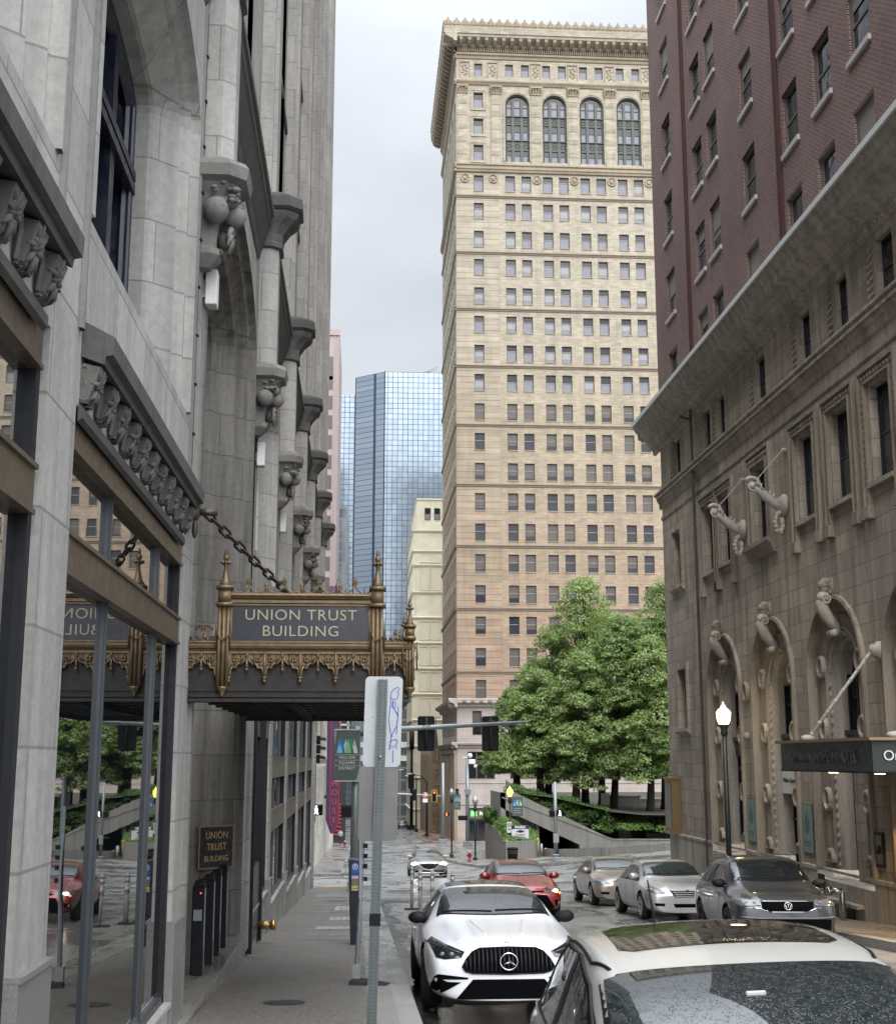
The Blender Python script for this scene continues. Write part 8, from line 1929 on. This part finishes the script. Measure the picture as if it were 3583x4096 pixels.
c.decal('lower_grille', [(-.74, .52), (.74, .52), (.70, .24), (-.70, .24)], 'F', M['void'], .005, .07)
mb = MB(); mb.mat(0); c.line([(-.80, .56), (-.5, .54), (.5, .54), (.80, .56)], 'F', .022, mb, .006); mb.build('bumper_bar', plain('grey_bumper', (.10, .105, .115), .4, .2), c.r)
# ---- two mid-size saloons
def saloon(P, lab, loc, rz, hs, extra=None):
    c = Car(P, lab, loc, rz, 'saloons parked along the hotel kerb', hs)
    glasshouse(c, P['gl'], [[(-.95, .95), (-.28, 1.29), (.26, 1.33), (.28, .95)], [(.35, .95), (.33, 1.33), (.85, 1.29), (1.22, 1.02), (1.15, .97)], [(1.25, 1.0), (1.0, 1.24), (1.5, 1.04)]], (1.01, .76, 1.385, .57))
    wheels(c, silverpaint, 7); mirrors(c, -.72, .99, P['paint'], 1.1); plate_wiper(c, 1.02)
    c.sym('headlight', [(.86, .72), (.83, .80), (.74, .835), (.50, .70), (.53, .655), (.72, .655)], 'F', lensc, off=.006, step=.04)
    g_ = c.decal('grille', [(-.40, .74), (.40, .74), (.30, .575), (-.30, .575)], 'F', M['void'], .004, .05); mb = MB(); mb.mat(0, True)
    for k in range(4): z = .60 + k * .042; c.line([(-.30 - .02 * k, z), (.30 + .02 * k, z)], 'F', .011, mb, .012)
    mb.build('grille_slat', silverpaint, g_); h, nn = c.cast(0, .70, 'F'); mb = MB(); mb.mat(0, True); mb.lathe([(.055, 0), (.05, .012), (.035, .014)], (0, h.y - .005, .70), 14, Matrix.Rotation(pi / 2, 4, 'X')); mb.v = [(v[0] * 1.25, v[1], v[2]) for v in mb.v]; mb.build('oval_badge', M['metaldk'], g_)
    c.decal('lower_intake', [(-.34, .42), (.34, .42), (.30, .33), (-.30, .33)], 'F', M['void'], .004, .06); c.sym('fog_recess', [(.76, .44), (.52, .43), (.54, .36), (.74, .37)], 'F', M['void'], off=.004, step=.05)
    mb = MB(); mb.mat(0)
    for sg in (-1, 1): c.line([(sg * .62, -1.05), (sg * .46, -1.7), (sg * .40, -2.1)], 'T', .012, mb, -.004)
    mb.build('hood_crease', P['paint'], c.r); return c
PC_ = dict(L=4.80, W=1.82, H=1.45, belt=.92, hood0=.84, hood1=1.0, cowl=-1.05, wst=-.28, rst=.95, deck=1.75, deckz=1.06, fa=-1.42, ra=1.36, R=.33, paint=silverpaint, rooft=.66, zb=.18, doors=[[(-.70, .9), (-.72, .33)], [(.32, .93), (.30, .33)], [(1.12, .9), (1.0, .6)], [(-.72, .33), (.95, .33)]], handles=[(.14, .82), (.95, .84)], gl=carglass('wet_green_glass', (.018, .028, .024), .3, 60))
saloon(PC_, 'silver saloon car between the beige saloon and the dark SUV', (7.52, 32.7), 0, .91)
PB = dict(PC_); PB['paint'] = paint('wet_beige_paint', (.33, .28, .235), .35); saloon(PB, 'beige saloon car, farthest of the cars parked along the hotel kerb', (7.55, 39.6), 0, .91)
# ---- red saloon, lights on, driving towards the camera
PR = dict(name='moving_car', L=4.60, W=1.78, H=1.43, belt=.92, hood0=.82, hood1=1.0, cowl=-1.08, wst=-.30, rst=.9, deck=1.65, deckz=1.06, fa=-1.38, ra=1.30, R=.32, paint=paint('wet_red_paint', (.26, .012, .012), .3), rooft=.66, doors=[[(-.70, .9), (-.72, .33)]], handles=[(.14, .82)])
c = Car(PR, 'red saloon car with its headlights on, coming up the street', (4.02, 34.0), 0, hs=.91)
glasshouse(c, carglass('pale_reflecting_glass', (.03, .035, .035), .15, 60), [[(-.95, .95), (-.28, 1.28), (.26, 1.31), (.28, .95)], [(.35, .95), (.33, 1.31), (.85, 1.27), (1.15, 1.0)]], (1.01, .75, 1.365, .56)); wheels(c, M['metaldk'], 10); mirrors(c, -.75, .99, PR['paint'], 1.15); plate_wiper(c, 1.02)
c.sym('headlight', [(.84, .72), (.82, .78), (.42, .72), (.40, .66), (.70, .63)], 'F', lensc, off=.006, step=.04); mb = MB(); mb.mat(0)
for sg in (-1, 1): h, nn = c.cast(sg * .68, .70, 'F'); mb.mat(0, True); mb.sphere(h + Vector((0, -.02, 0)), .05, 10, 7, (1.3, .4, .8)); mb.mat(1, True); mb.sphere(h + Vector((sg * .10, .0, -.05)), .03, 8, 6, (1, .5, .8))
mb.build('lit_lamp', [M['headl'], M['orange']], c.r)
c.decal('upper_grille', [(-.40, .70), (.40, .70), (.38, .655), (-.38, .655)], 'F', M['void'], .005, .05); c.decal('lower_grille', [(-.46, .60), (.46, .60), (.68, .24), (-.68, .24)], 'F', M['void'], .005, .06); c.sym('fog_recess', [(.80, .46), (.64, .48), (.70, .24), (.80, .28)], 'F', M['void'], off=.005, step=.05)
mb = MB(); mb.mat(0, True)
for sg in (-1, 1): h, nn = c.cast(sg * .75, .40, 'F'); mb.sphere(h, .04, 8, 6, (1, .4, 1))
mb.build('fog_lamp', lensc, c.r)
# ---- oncoming executive car in the crossing
PG = dict(name='moving_car', L=4.95, W=1.92, H=1.46, belt=.95, hood0=.86, hood1=1.02, cowl=-1.1, wst=-.25, rst=.95, deck=1.85, deckz=1.06, fa=-1.5, ra=1.45, R=.35, paint=paint('wet_dark_champagne_paint', (.17, .165, .16), .5), rooft=.64, handles=[])
c = Car(PG, 'dark silver executive car with lit headlights and a crest shaped grille, crossing towards the camera', (3.62, 70.3), 0, hs=.95)
glasshouse(c, bpy.data.materials['pale_reflecting_glass'], [[(-.95, .98), (-.28, 1.3), (1.0, 1.3), (1.3, 1.0)]], (1.03, .78, 1.39, .56)); wheels(c, M['metaldk'], 10); mirrors(c, -.7, 1.02, M['walk_s'], 1.2)
gp = [(0, .74), (.50, .72), (.46, .60), (.25, .46), (0, .40), (-.25, .46), (-.46, .60), (-.50, .72)]; g_ = c.decal('grille', gp, 'F', M['void'], .006, .06); mb = MB(); mb.mat(0); c.line(gp, 'F', .012, mb, .01, .06, True)
for k in range(-4, 5): c.line([(k * .11 - .1, .44 + abs(k) * .03), (k * .11 + .05, .71)], 'F', .004, mb, .012)
mb.build('grille_mesh', chrome, g_)
for sg in (-1, 1):
    h, nn = c.cast(sg * .72, .72, 'F'); mb = MB(); mb.cs = True; mb.sphere(h, .16, 10, 6, (1.2, .3, .48)); mb.build('headlight', M['headl'], c.r)
c.decal('lower_intake', [(-.80, .38), (.80, .38), (.74, .26), (-.74, .26)], 'F', M['void'], .005, .08); mb = MB(); mb.mat(0); c.line([(-.82, .27), (.82, .27)], 'F', .018, mb, .01); mb.build('chrome_strip', chrome, c.r)
# ---- far dark car
PF = dict(PC_); PF['paint'] = paint('wet_black_paint', (.012, .013, .016), .2); PF['name'] = 'moving_car'
c = Car(PF, 'small black car far down the street', (8.0, 238), 0, hs=.98); glasshouse(c, bpy.data.materials['pale_reflecting_glass'], [[(-.95, .95), (-.28, 1.3), (.9, 1.3), (1.2, 1.0)]], (1.01, .76, 1.385, .57)); wheels(c, M['metaldk'], 5)
for o in list(bpy.data.objects):
    if '_local' in o: del o['_local']
